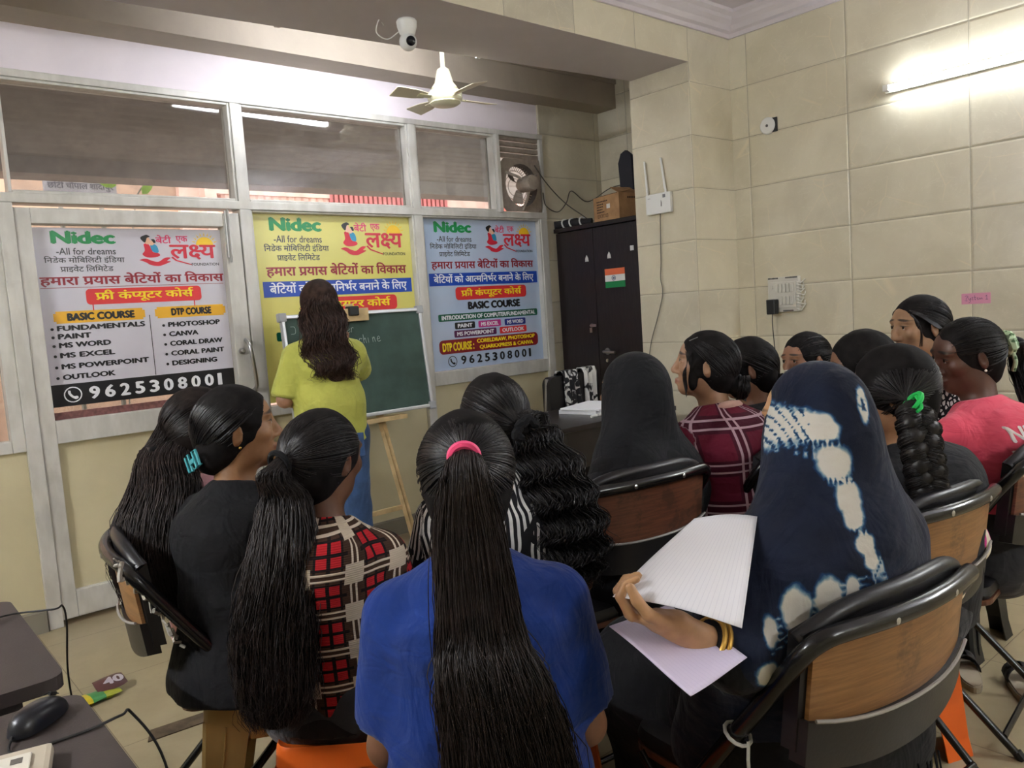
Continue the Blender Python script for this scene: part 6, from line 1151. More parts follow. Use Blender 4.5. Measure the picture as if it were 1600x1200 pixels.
    def pants(s, name, m, ease=.012, shoe=None, fold=.004, skirt=False, hips=1.0, rise=.09):
        F = Field(s.lo, s.hi, max(.008, s.res * 1.3)); e = ease
        F.cap(s.pel - V3(.05, 0, .03), s.pel + V3(.05, 0, -.03), .106 * hips + e, .106 * hips + e, .04); F.cap(s.pel, s.pel + (s.waist - s.pel) * (rise / .09 * .45), .104 + e, .094 + e, .03, (1, 0, 0), 1.3)
        for k in (-1, 1):
            F.cap(s.hip[k], s.kn[k], .082 + e, .058 + e, .05 if not skirt else .12); F.cap(s.kn[k], s.an[k] + V3(0, 0, .03), .056 + e, .042 + e, .03 if not skirt else .1)
        F.cut(V3(0, 0, s.an[1][2] + .005), (0, 0, -1))
        F.cut(s.pel + V3(0, 0, rise), (0, 0, 1))
        V, Q = F.mesh(); N = normals(V, Q); V = V + N * (fold * (waves(V, s.seed + 3, 22) + .6 * waves(V, s.seed + 4, 50)))[:, None]
        o = np_mesh(name, V, Q, m, s.root)
        if shoe is not None:
            for k in (-1, 1):
                G = Field(s.an[k] - V3(.12, .16, .12), s.an[k] + V3(.12, .24, .08), .006)
                G.cap(s.an[k] - V3(0, .025, .032), s.an[k] + V3(k * .012, .125, -.05), .046, .036, .02, (1, 0, 0), 1.22); G.cut(s.an[k] + V3(0, 0, -.004), (0, .25, 1)); G.cut(V3(0, 0, .004), (0, 0, -1))
                V, Q = G.mesh(); np_mesh('shoe', V, Q, shoe, s.root)
        return o
    # ---- hair
    SC, SR = V3(0, -.014, .020), V3(.0865, .1045, .1015)
    def hair_cap(s, m, t=.011, ears=True, low=-.09, front=(.115, -.03, .083, .098, .108), res=None, extra=None, name='hair'):
        lo = s.hc - .19 * s.hs; hi = s.hc + .19 * s.hs; F = Field(lo, hi, res or min(.005, s.res))
        s.hell(F, (0, -.012, .028), (.071 + t, .090 + t, .086 + t)); s.hell(F, (0, -.048, -.028), (.062 + t * .6, .050 + t * .6, .076), .03)
        if extra: extra(F)
        y, z, rx, ry, rz = front; s.hell(F, (0, y, z), (rx, ry, rz), .008, 's')
        if ears:
            for x in (-1, 1): s.hell(F, (x * .088, .012, -.018), (.021, .038, .046), .006, 's')
        F.cut(s.H(0, 0, low), s.Hm @ V3(0, .35, -1))
        V, Q = F.mesh(); N = normals(V, Q); V = V + N * (.0012 * waves(V, s.seed + 5, 120))[:, None]
        return np_mesh(name, V, Q, s.core(m), s.root)
    def core(s, m): return {M['hair']: M['hair_core'], M['hair_brown']: M['hair_brown_core'], M['hair_teacher']: M['hair_teacher_core']}.get(m, m)
    def combed(s, tie, n, m, parent, r=.0011, K=11, lift=.02, part=None, face=(.115, -.03, .083, .098, .108), zmin=-.075, ears=True):
        """hair drawn over the skull to the tie (head coordinates)"""
        rng = s.rng; P = []; C_, R_ = s.SC, s.SR; tie = V3(*tie)
        while len(P) < n:
            d = unit(rng.normal(size=3)); q = C_ + R_ * d
            y, z, rx, ry, rz = face
            if ((q[0] / rx) ** 2 + ((q[1] - y) / ry) ** 2 + ((q[2] - z) / rz) ** 2) < 1.0 or q[2] < zmin + max(0, q[1] + .03) * 1.2: continue
            P.append(d)
        S_ = np.array(P); e = unit((tie - C_) / R_); om = np.arccos(np.clip(S_ @ e, -.999, .999)); tt = np.linspace(0, 1, K)
        if part is not None: pass
        A = np.sin((1 - tt)[None] * om[:, None]) / np.sin(om)[:, None]; B = np.sin(tt[None] * om[:, None]) / np.sin(om)[:, None]
        D = A[..., None] * S_[:, None] + B[..., None] * e; D *= (1.0 + lift * rng.random((n, 1, 1)) * np.sin(PI * tt * .9 + .1)[None, :, None])
        L_ = C_ + R_ * D; w = np.clip((tt - .72) / .28, 0, 1)[None, :, None]; L_ = L_ * (1 - w) + (tie + .012 * (L_ - tie) / .1 * 1.0) * w
        if ears:
            bad = ((np.abs(L_[..., 0]) > .066) & (((L_[..., 1] - .010) / .030) ** 2 + ((L_[..., 2] + .018) / .043) ** 2 < 1)).any(1); L_ = L_[~bad]; n = len(L_)
        L_ = s.hc + (L_ * s.hs) @ s.Hm.T
        return tubes('hair_strands', L_, np.full((n, K), r), m, parent)
    def tail(s, ctr, rx, ry, n, m, parent, X=(1, 0, 0), Y=(0, 1, 0), r=.0011, core=.62, name='hair_lengths', res=.006, **kw):
        """a length of hair: a full core with strands over it"""
        c = np.asarray(bez(ctr, 8)); k = np.linspace(0, 1, len(rx)); q = np.linspace(0, 1, len(c)); RX = np.interp(q, k, rx) * core; RY = np.interp(q, k, ry) * core
        X = unit(X); mx = max(max(rx), max(ry)) + .03; F = Field(c.min(0) - mx, c.max(0) + mx, res)
        e = len(c) - 1 - int(len(c) * .06)
        for i in range(0, e, 2): F.cap(c[i], c[min(i + 2, e)], RY[i], RY[min(i + 2, e)], .012, X, max(1, RX[i] / max(RY[i], 1e-3)))
        V, Q = F.mesh(); N = normals(V, Q); V = V + N * (.003 * waves(V, s.seed + 2, 30, 5, (1, 1, .3)))[:, None]
        o = np_mesh(name, V, Q, s.core(m), parent)
        Lt = bundle(s.rng, ctr, rx, ry, X, Y, n, **kw)
        tubes('hair_strands', Lt, taper(len(Lt), Lt.shape[1], r), m, parent)
        return o
    def ring(s, name, c, axis, R, r, m, n=28, parent=None, bumpy=0.0):
        a = unit(axis); u = unit(np.cross(a, V3(.3, .5, .8))); v = np.cross(a, u)
        pts = [c + (u * math.cos(2 * PI * i / n) + v * math.sin(2 * PI * i / n)) * R * (1 + bumpy * math.sin(i * 5)) for i in range(n)]
        return MB().tube(pts, r, 8, closed=True).build(name, m, parent or s.root, True)
    def stud(s, x, m, y=-.008, z=-.032):
        b = bmesh.new(); bmesh.ops.create_uvsphere(b, u_segments=10, v_segments=8, radius=.0042)
        return MB().bm(b, Matrix.Translation(Vector(s.H(x * .084, y, z)))).build('ear_stud', m, s.root, True)
    def arm_band(s, k, t, R, r, m, name='bangle'):
        a, b = s.el[k], s.wr[k]; return s.ring(name, a + (b - a) * t, b - a, R, r, m)
# ------------------------------------------------------------------ folding chairs and plastic stools
M['chair_black'] = mat('chair_black_enamel', (20, 19, 20), .22, spec=.6)
t = NT('chair_ply'); p_ = t.obj(); g_ = t.noise(t.vm('MULTIPLY', p_, (2, 2, 30)).outputs[0], 5, 5, .6, .5)
c_ = t.mix(t.ramp(g_, .25, .75), lin(82, 48, 36), lin(116, 72, 50)); c_ = t.mix(t.math('MULTIPLY', t.ramp(t.noise(p_, 9, 5, .7), .52, .62), .6), c_, lin(46, 32, 26))
t.base(c_); t.b.inputs['Roughness'].default_value = .38; M['ply'] = t.m
t = NT('chair_ply_pale'); p_ = t.obj(); g_ = t.noise(t.vm('MULTIPLY', p_, (2, 2, 30)).outputs[0], 5, 5, .6, .5)
c_ = t.mix(t.ramp(g_, .25, .75), lin(124, 86, 50), lin(156, 112, 68)); c_ = t.mix(t.math('MULTIPLY', t.ramp(t.noise(p_, 6, 5, .75), .54, .66), .55), c_, lin(74, 50, 34))
t.base(c_); t.b.inputs['Roughness'].default_value = .38; M['ply_pale'] = t.m
def bow(u, w=.235, z=0): return -.275 - .045 * (1 - (u / w) ** 2)
def folding_chair(name, loc, yw, label, ply, rail=.86, wide=1.0, zip_tie=False, torn=False):
    r = tag(empty(name, loc, -math.radians(yw)), label, 'chair', 'folding chairs'); w = .235 * wide; k = rail - .86
    fr = MB(); pts = [(-w, .26, .0), (-w, .02, .40), (-w, -.20, .74 + k), (-w + .004, -.262, .825 + k), (-w + .03, -.285, .852 + k)] 
    pts += [(x * wide, bow(x) , .856 + k + .004 * (1 - (x / .2) ** 2)) for x in (-.17, -.09, 0, .09, .17)]
    pts += [(-p[0], p[1], p[2]) for p in [(-w + .03, -.285, .852 + k), (-w + .004, -.262, .825 + k), (-w, -.20, .74 + k), (-w, .02, .40), (-w, .26, .0)]]
    MB().tube(bez(pts, 5), .0165, 12).build('back_frame', M['chair_black'], r, True)
    for s in (-1, 1): MB().tube([(s * (w - .03), -.27, 0), (s * (w - .03), .03, .30), (s * (w - .03), .16, .43)], .0115, 10).build('leg', M['chair_black'], r, True)
    MB().tube([(-w, .21, .07), (w, .21, .07)], .009).build('stretcher', M['chair_black'], r, True); MB().tube([(-w + .03, -.225, .055), (w - .03, -.225, .055)], .009).build('stretcher', M['chair_black'], r, True)
    for s in (-1, 1):
        MB().tube([(s * w, .26, -.0), (s * w, .252, .022)], .016, 10).build('rubber_foot', M['rubber'], r); MB().tube([(s * (w - .03), -.27, .0), (s * (w - .03), -.255, .02)], .014, 10).build('rubber_foot', M['rubber'], r)
    st = MB(); st.prism(rounded(-w + .03, w - .03, -.19, .2, .05), .425, .44, 'z'); st.build('seat_board', M['ply'], r)
    b = bmesh.new(); b.free(); sc = MB(); rings = []
    for z, g in ((.44, 0), (.455, .006), (.475, .0), (.484, -.02), (.487, -.06)):
        rings.append([(x, y, z) for x, y in rounded(-w + .035 - g, w - .035 + g, -.185 - g, .195 + g, .05)])
    n = len(rings[0]); sc.add([p for q in rings for p in q], [(i * n + j, i * n + (j + 1) % n, (i + 1) * n + (j + 1) % n, (i + 1) * n + j) for i in range(4) for j in range(n)] + [tuple(range(4 * n, 5 * n)), tuple(range(n))[::-1]])
    sc.build('seat', M['vinyl'], r, True)
    def panel(x0, x1, z0f, z1f, d0, d1, m, nm, rx=16):
        vs = []; N = rx
        for d in (d0, d1):
            for i in range(N + 1):
                x = x0 + (x1 - x0) * i / N; e = abs(2 * i / N - 1)
                for j in range(5):
                    z = z0f(e) + (z1f(e) - z0f(e)) * j / 4; vs.append((x * wide, bow(x) + d + .26 * (.86 - z) * .45 + .012, z + k))
        q = (N + 1) * 5; fs = []
        for i in range(N):
            for j in range(4): a = i * 5 + j; fs += [(a, a + 1, a + 6, a + 5), (q + a, q + a + 5, q + a + 6, q + a + 1)]
        for i in range(N): fs += [(i * 5, i * 5 + 5, q + i * 5 + 5, q + i * 5), (i * 5 + 4, q + i * 5 + 4, q + i * 5 + 9, i * 5 + 9)]
        for j in range(4): fs += [(j, q + j, q + j + 1, j + 1), (N * 5 + j, N * 5 + j + 1, q + N * 5 + j + 1, q + N * 5 + j)]
        return MB().add(vs, fs).build(nm, m, r, True)
    panel(-.215, .215, lambda e: .655 + .02 * e ** 3, lambda e: .845, -.004, .004, ply, 'back_panel')
    panel(-.222, .222, lambda e: .60 + .03 * e ** 3, lambda e: .69 + .02 * e ** 3, -.012, .02, M['vinyl'], 'lower_roll')
    panel(-.225, .225, lambda e: .62 + .03 * e ** 3, lambda e: .885 - .03 * e ** 4, .006, .034, M['vinyl'], 'back_pad')
    MB().tube([(x * wide, bow(x) + .03 + (.0 if abs(x) < .2 else .005), .888 + k - .05 * (abs(x) / .225) ** 4) for x in np.linspace(-.222, .222, 15)], .016, 10).build('top_roll', M['vinyl'], r, True)
    MB().tube([(x * wide, bow(x) - .012 + .09 * .26, .694 + k + .02 * (abs(x) / .22) ** 3) for x in np.linspace(-.215, .215, 15)], .0035, 6).build('edge_piping', mat('piping_grey', (150, 146, 140), .4) if 'pipe' not in M else M['pipe'], r, True)
    for s in (-1, 1): MB().lathe([(.007, 0), (.007, .004), (.003, .006)], 10, Matrix.Translation((s * .09, bow(.09) - .012, .858 + k)) @ Matrix.Rotation(PI / 2, 4, 'X')).build('rivet', M['steel'], r)
    if zip_tie: MB().tube([(-w + .022 * math.cos(a * PI / 6), -.127 + .022 * math.sin(a * PI / 6), .60 + .012 * math.sin(a * PI / 6)) for a in range(12)], .0035, 6, closed=True).tube([(-w, -.15, .595), (-w - .012, -.158, .57), (-w - .008, -.155, .55)], .003, 6).build('zip_tie', M['white_plastic'], r, True)
    if torn:
        tt_ = MB(); rg = random.Random(4)
        for i in range(16):
            z = .60 + i * .016; x = w * .94; y = -.20 - (z - .66) * .5
            tt_.tube(bez([(x, y, z), (x + rg.uniform(-.01, .03), y - rg.uniform(0, .02), z + rg.uniform(-.01, .02)), (x + rg.uniform(-.01, .02), y - .01, z + rg.uniform(.005, .03))], 3), rg.uniform(.002, .007), 5)
        tt_.build('torn_vinyl', mat('torn_foam', (176, 170, 158), .9), r)
    return r
M['pipe'] = mat('piping_grey', (150, 146, 140), .4)
M['orange'] = mat('orange_plastic', (232, 104, 30), .35, var=.06); M['beige_stool'] = mat('beige_plastic', (206, 172, 104), .4, var=.06)
def stool(loc, yw, m, label, h=.45, a=.15, b=.19, name='plastic_stool', lw=1.0):
    r = tag(empty(name, loc, -math.radians(yw)), label, 'stool', 'plastic stools'); sq = lambda s, rr, z: [(x, y, z) for x, y in rounded(-s, s, -s, s, rr, 4)]
    rings = [sq(a - .02, .03, h - .012), sq(a - .004, .04, h), sq(a, .04, h - .008), sq(a + .004, .04, h - .05)]
    n = len(rings[0]); q = MB().add([p for g in rings for p in g], [(i * n + j, i * n + (j + 1) % n, (i + 1) * n + (j + 1) % n, (i + 1) * n + j) for i in range(3) for j in range(n)] + [tuple(range(n))]); q.build('seat', m, r, True)
    for k in range(4):
        ca, sa = math.cos(k * PI / 2), math.sin(k * PI / 2); R_ = lambda x, y, z: (x * ca - y * sa, x * sa + y * ca, z)
        vs = []; K = 9; th = .004
        for i in range(K):
            t_ = i / (K - 1); z = (h - .045) * (1 - t_); o = a + (b - a) * t_; w = (.115 - .045 * t_ if t_ < .93 else .078) * lw; f = .0 if t_ < .93 else .008
            for d in (0, th): vs += [R_(o - w + d * 0, o + f - d, z), R_(o - .01 - d, o + f - d, z), R_(o + f - d, o - .01 - d, z), R_(o + f - d, o - w, z)]
        fs = []
        for i in range(K - 1):
            for d in (0, 4):
                for j in range(3): A_ = i * 8 + d + j; fs.append((A_, A_ + 1, A_ + 9, A_ + 8))
            fs += [(i * 8, i * 8 + 8, i * 8 + 12, i * 8 + 4), (i * 8 + 3, i * 8 + 7, i * 8 + 15, i * 8 + 11)]
        fs += [((K - 1) * 8 + j, (K - 1) * 8 + j + 1, (K - 1) * 8 + j + 5, (K - 1) * 8 + j + 4) for j in range(3)]
        lg = MB().add(vs, fs).build('leg', m, r)
        MB().tube([R_(a - .055, a - .001 + .003, h - .06), R_(b - .045, b + .001, .03)], .003, 6).build('rib', m, lg)
        MB().box((-a + .11, a - .003, h - .10), (a - .11, a + .003, h - .04), .001, Matrix.Rotation(k * PI / 2, 4, 'Z')).build('apron', m, r)
    return r
folding_chair('folding_chair', (.80, 2.14, 0), 104, 'worn folding chair with torn vinyl at the far left, by the door', M['ply_pale'], rail=.83, torn=True)
folding_chair('folding_chair', (1.77, 1.73, 0), 8, 'folding chair with red brown back panel under the black headscarf', M['ply'], rail=.86, wide=1.05)
folding_chair('folding_chair', (1.395, .872, 0), 7, 'nearest folding chair with a white zip tie, under the tie-dye shawl', M['ply_pale'], rail=.82, wide=1.08, zip_tie=True)
folding_chair('folding_chair', (2.04, 1.03, 0), 6, 'folding chair between tie-dye shawl and orange stool, under the braided girl', M['ply_pale'], rail=.83)
folding_chair('folding_chair', (2.60, 1.02, 0), -6, 'folding chair at the right edge under the pink shirt', M['ply'])
folding_chair('folding_chair', (2.33, 1.66, 0), -12, 'folding chair under the girl in the maroon checked shirt', M['ply'])
stool((.80, 2.0, 0), 30, M['beige_stool'], 'beige plastic stool under the girl in the black top', .45)
stool((.845, 1.64, 0), 40, M['orange'], 'orange plastic stool under the girl in the checked jumper', .45)
stool((.83, 1.09, 0), 38, M['orange'], 'orange plastic stool under the girl in the blue shirt', .45)
stool((2.285, 1.04, 0), 22, M['orange'], 'orange plastic stool beside the nearest folding chair, sandals near it', .45, .125, .155, lw=1.3)
stool((2.55, 1.26, 0), 10, M['beige_stool'], 'beige plastic stool under the girl hidden behind the braided girl', .45, .13, .16)
stool((1.35, 1.66, 0), 20, M['orange'], 'orange plastic stool hidden under the girl with curly hair', .45)
stool((2.72, 1.66, 0), 0, M['beige_stool'], 'beige plastic stool under the girl with the white clip', .45)
stool((3.16, 1.72, 0), 0, M['beige_stool'], 'beige plastic stool under the girl with the far ponytail', .45)
stool((3.12, 1.22, 0), 0, M['black_plastic'], 'black plastic stool under the girl against the right wall', .52)
def CR(p): return p.L((p.org[0] + .76, p.org[1] - .65, 0))      # across the row, in the person's frame
def CF(p): return p.L((p.org[0] + .65, p.org[1] + .76, 0))
# ------------------------------------------------------------------ cloth of each person
M['tee_blue'] = cloth('tee_blue', (15, 50, 124)); M['tee_lime'] = cloth('tee_lime', (188, 190, 92), .08); M['tee_pink'] = cloth('tee_pink', (226, 82, 104), .06)
M['cl_black'] = cloth('cloth_black', (19, 19, 22), sheen=.03); M['cl_black2'] = cloth('cloth_black_soft', (29, 29, 32), sheen=.03); M['cl_pink'] = cloth('cloth_rose', (214, 160, 168)); M['cl_veil'] = cloth('veil_black', (21, 22, 26), .1, .8, sheen=.04)
M['jeans'] = cloth('denim', (58, 84, 124), .3, .85, 700); M['grey_pants'] = cloth('grey_trousers', (58, 58, 62), .15); M['dark_pants'] = cloth('dark_trousers', (34, 33, 36), .15)
M['ribbing'] = cloth('black_ribbing', (28, 24, 26)); M['peach'] = cloth('peach_scarf', (214, 172, 158), .1); M['gold'] = mat('gold_trim', (190, 150, 70), .35, .7); M['pearl'] = mat('pearl', (236, 228, 214), .25); M['brass'] = mat('gold_stud', (212, 170, 90), .25, 1.0)
M['shoe_dark'] = mat('dark_shoe', (36, 33, 33), .6)
def uvnt(name):
    t = NT(name); s = t.sep(t.attr('cloth_uv').outputs['Vector']); t.b.inputs['Roughness'].default_value = .85; t.b.inputs['Specular IOR Level'].default_value = .2
    return t, s[0], s[1]
# checked jumper: brown ground, red checks crossed by black, cream squares joined by double cream lines
t, u, v = uvnt('checked_jumper'); PU, PV = .112, .082
ui = t.math('FLOOR', t.math('DIVIDE', u, PU / 2)); v2 = t.math('ADD', v, t.math('MULTIPLY', t.math('MODULO', t.math('ABSOLUTE', ui), 2.0), PV / 2))
cu = lambda o, w, p=PU: t.stripe(u, p, o, w)
cv = lambda o, w, p=PV: t.stripe(v, p, o, w)
both = lambda a, b: t.math('MULTIPLY', a, b)
col = t.mix(both(cu(.056, .056), cv(.041, .048)), lin(70, 50, 38), lin(186, 36, 44))
bl = t.math('MAXIMUM', both(t.math('MAXIMUM', cu(.056, .008), t.math('MAXIMUM', cu(.028, .005), cu(.084, .005))), cv(.041, .066)), both(t.math('MAXIMUM', cv(.041, .007), t.math('MAXIMUM', cv(.016, .004), cv(.066, .004))), cu(.056, .08)))
col = t.mix(bl, col, lin(30, 22, 22))
wl = t.math('MAXIMUM', t.math('MAXIMUM', cu(-.006, .0045), cu(.006, .0045)), t.math('MAXIMUM', cv(-.006, .0045), cv(.006, .0045)))
col = t.mix(wl, col, lin(214, 200, 182)); col = t.mix(both(cu(0, .042), cv(0, .040)), col, lin(204, 190, 170))
t.base(col); t.bump(t.math('SINE', t.math('MULTIPLY', v, 1500)), .35, .001); M['jumper'] = t.m
# maroon shirt with pairs of pale lines
t, u, v = uvnt('maroon_check'); PU, PV = .118, .130
g = t.math('MAXIMUM', t.math('MAXIMUM', t.stripe(u, PU, 0, .007), t.stripe(u, PU, .020, .007)), t.math('MAXIMUM', t.stripe(v, PV, .03, .006), t.stripe(v, PV, .054, .006)))
col = t.mix(t.stripe(u, PU, .010, .045), lin(104, 26, 48), lin(76, 22, 40)); col = t.mix(t.stripe(v, PV, .042, .05), col, lin(72, 20, 38)); col = t.mix(t.math('MULTIPLY', g, .8), col, lin(206, 176, 186))
t.base(col); creases(t); M['maroon'] = t.m
# black and white striped blouse
t, u, v = uvnt('striped_blouse'); w_ = t.noise(t.obj(), 7, 2)
st = t.math('GREATER_THAN', t.math('SINE', t.math('MULTIPLY', t.math('ADD', u, t.math('MULTIPLY', w_, .03)), 430)), .1)
bk = t.math('GREATER_THAN', t.noise(t.vm('MULTIPLY', t.attr('cloth_uv').outputs['Vector'], (14, 5, 1)).outputs[0], 2, 1), .56)
t.base(t.mix(both(st, t.math('SUBTRACT', 1.0, bk)), lin(30, 30, 34), lin(214, 212, 210))); creases(t); M['striped'] = t.m
# black dress with white leaf sprays on the front
t, u, v = uvnt('leaf_print'); vo = t.n('ShaderNodeTexVoronoi', feature='DISTANCE_TO_EDGE'); vo.inputs['Scale'].default_value = 1; t.put(vo.inputs['Vector'], t.vm('MULTIPLY', t.attr('cloth_uv').outputs['Vector'], (95, 48, 1)).outputs[0])
fr = t.math('GREATER_THAN', t.math('ABSOLUTE', u), .22)
t.base(t.mix(both(t.math('GREATER_THAN', vo.outputs['Distance'], .17), both(fr, t.math('LESS_THAN', t.math('ABSOLUTE', t.math('SUBTRACT', t.math('ABSOLUTE', u), .33)), .055))), lin(26, 26, 28), lin(222, 220, 216))); M['leafy'] = t.m
# cream cloth with big flowers
t = NT('flower_print'); p_ = t.obj(); vo = t.n('ShaderNodeTexVoronoi'); vo.inputs['Scale'].default_value = 9; t.put(vo.inputs['Vector'], p_); sx = t.sep(vo.outputs['Color'])
col = t.mix(t.math('LESS_THAN', vo.outputs['Distance'], .52), lin(222, 214, 190), t.mix(t.math('GREATER_THAN', sx[0], .55), lin(120, 140, 60), lin(196, 30, 130)))
col = t.mix(t.math('GREATER_THAN', t.noise(p_, 26, 2), .63), col, lin(46, 44, 40)); t.base(col); t.b.inputs['Roughness'].default_value = .85; M['flowers'] = t.m

# ------------------------------------------------------------------ 1  long hair over a rose top, far left
p = Person('person far left with very long loose dark hair, rose top, black hair clip', (.815, 2.36, 1.2), 92, lean=.0, head=(-2, 2, 0), tone=(146, 106, 80), seed=11, wide=.9)
p.body(); p.top('top', M['cl_pink'], 'long', .018, .40, extra=None); p.pants('trousers', M['cl_pink'], .02, M['shoe_dark'])
hc = p.hair_cap(M['hair_brown'], .012, low=-.10); p.combed((-.02, -.115, -.03), 420, M['hair_brown'], hc, .0012)
p.tail([p.H(0, -.06, .03), p.H(0, -.105, -.05), p.L((.66, 2.25, .95)), p.L((.61, 2.20, .86)), p.L((.59, 2.17, .76)), p.L((.60, 2.15, .62))], [.06, .075, .095, .115, .12, .10], [.05, .045, .05, .055, .05, .03], 1300, M['hair_brown'], hc, X=CR(p), Y=CF(p), r=.0012, res=.008, frizz=.006)
cl = MB().box((-.022, -.010, -.016), (.022, .012, .016), .005).box((-.03, -.02, -.006), (-.018, .01, .008), .003)
o = cl.build('hair_clip', M['black_plastic'], p.root); o.location = p.H(.0, -.150, -.045); o.scale = (1.3, 1.3, 1.3)

# ------------------------------------------------------------------ 2  black top, teal claw clip
p = Person('person in a plain black top with a teal claw clip, face turned right', (.80, 2.05, 1.215), 62, lean=.07, head=(47, 6, 0), tone=(166, 122, 86), res=.005, seed=12, slump=.015, wide=.88)
p.body(); p.top('top', M['cl_black'], 'long', .012, .455, fold=.006, body_scale=.92, extra=lambda F: F.cap(p.pel + V3(0, -.01, 0), V3(0, -.05, .46), .125, .135, .05, (1, 0, 0), 1.2)); p.pants('trousers', M['cl_black'], .01, M['shoe_dark'], hips=.95)
hc = p.hair_cap(M['hair'], .013, low=-.095, extra=lambda F: p.hell(F, (0, -.085, -.055), (.05, .035, .04), .03)); p.combed((0, -.118, -.045), 520, M['hair'], hc, .0011)
p.stud(1, M['brass']); p.stud(-1, M['brass'])
M['teal'] = mat('teal_acrylic', (70, 168, 178), .25)
cl = MB()
for s in (-1, 1):
    cl.tube([(s * .012, 0, -.022), (s * .03, 0, -.02), (s * .03, 0, .02), (s * .012, 0, .022)], .0042, 6, closed=True)
cl.box((-.014, -.004, -.006), (.014, .006, .006), .002)
for i in range(5): cl.tube([(-.01 + i * .005, .0, -.02), (-.008 + i * .004, .018, -.012)], .0018, 5)
o = cl.build('claw_clip', M['teal'], p.root, True); o.location = p.H(.045, -.125, -.045); o.rotation_euler = (0, math.radians(-25), math.radians(-47 + 28))

# ------------------------------------------------------------------ 3  checked jumper, long ponytail
p = Person('person in red, cream and brown checked jumper with a waist-long ponytail', (.857, 1.70, 1.161), 47, lean=.07, head=(22, -4, 4), tone=(112, 76, 56), res=.005, seed=13, hs=1.0, slump=.02, wide=.82)
p.body(); jt = p.top('jumper', M['jumper'], 'long', .013, .505, fold=.005, body_scale=.93, bust=.01, cutn=(0, .25, 1))
p.ring('neckband', p.nb + V3(0, .008, -.008), (0, .3, 1), .060, .011, M['ribbing'])
def hemband(F): pass
F = Field(p.pel - V3(.26, .24, .20), p.pel + V3(.26, .24, .12), .008); F.cap(p.pel - V3(0, 0, .15), p.pel + V3(0, 0, .05), .139, .120, .02, (1, 0, 0), 1.3); F.cut(V3(0, 0, .462), (0, 0, -1)); F.cut(V3(0, 0, .515), (0, 0, 1)); V, Q = F.mesh(); np_mesh('hem_band', V, Q, M['ribbing'], p.root)
p.pants('trousers', M['grey_pants'], .012, M['shoe_dark'], hips=1.08)
hc = p.hair_cap(M['hair'], .011); p.combed((-.01, -.128, .012), 640, M['hair'], hc, .0011)
p.ring('hair_tie', p.H(-.01, -.132, .01), p.Hm @ V3(0, -1, -.35), .026, .007, M['cl_black'])
p.tail([p.H(-.01, -.12, .015), p.H(-.015, -.145, -.02), p.L((.735, 1.66, .975)), p.L((.695, 1.615, .85)), p.L((.66, 1.60, .725)), p.L((.64, 1.585, .59)), p.L((.63, 1.58, .51))], [.022, .032, .052, .078, .09, .085, .05], [.022, .028, .036, .042, .042, .036, .02], 1300, M['hair_brown'], hc, X=CR(p), Y=CF(p), r=.0010, frizz=.008, K=22, short=.35)

# ------------------------------------------------------------------ 4  the teacher
p = Person('person standing at the chalkboard in a lime t-shirt and blue jeans, wavy brown hair', (1.80, 3.47, 1.56), 22, lean=.03, head=(-2, -6, 0), tone=(168, 124, 98), res=.006, stand=True, seed=14, wide=.86,
           arms={-1: ((-.20, -.04, 1.02), (-.11, .16, .97)), 1: ((.175, .16, 1.11), (.15, .36, 1.24))}, legs={-1: ((-.08, .05, .46), (-.09, .02, .085)), 1: ((.10, .02, .46), (.11, -.04, .085))})
p.body(hands={1: (V3(.0, .5, .9), V3(-.6, .8, 0), .8), -1: (V3(.7, .6, .1), V3(0, -.3, -1), .6)}); p.top('t_shirt', M['tee_lime'], 'half', .016, .80, fold=.007, body_scale=.94, extra=lambda F: F.cap(p.waist, p.pel + V3(0, 0, -.06), .112, .122, .05, (1, 0, 0), 1.25))
p.pants('jeans', M['jeans'], .008, M['shoe_dark'], hips=1.1)
MB().box((-.05, -.004, -.05), (.05, .004, .06), .003).build('back_pocket', M['jeans'], p.root).location = p.pel + V3(.085, -.128, -.06)
p.arm_band(-1, .80, .031, .0028, M['brass'])
hc = p.hair_cap(M['hair_teacher'], .018, ears=False, low=-.11); p.combed((0, -.115, -.06), 300, M['hair_teacher'], hc, .0016, zmin=-.09)
p.tail([p.H(0, -.03, .05), p.H(0, -.075, -.03), p.nb + V3(0, -.085, -.01), p.nb + V3(.02, -.115, -.12), p.nb + V3(.035, -.125, -.20)], [.07, .09, .105, .10, .07], [.06, .055, .045, .04, .025], 1500, M['hair_teacher'], hc, r=.0015, res=.009, core=.5, wave=.014, wf=3.0, frizz=.013, short=.45)
ck = MB().tube([(0, 0, -.03), (0, 0, .03)], .006, 8).build('chalk_stick', M['white_plastic'], None, True); ck.location = V3(*p.root.location) + p.rot(p.wr[1] + V3(-.03, .075, .07)); ck.rotation_euler = (.9, 0, 0); tag(ck, 'white chalk stick held by the teacher at the board', 'chalk')

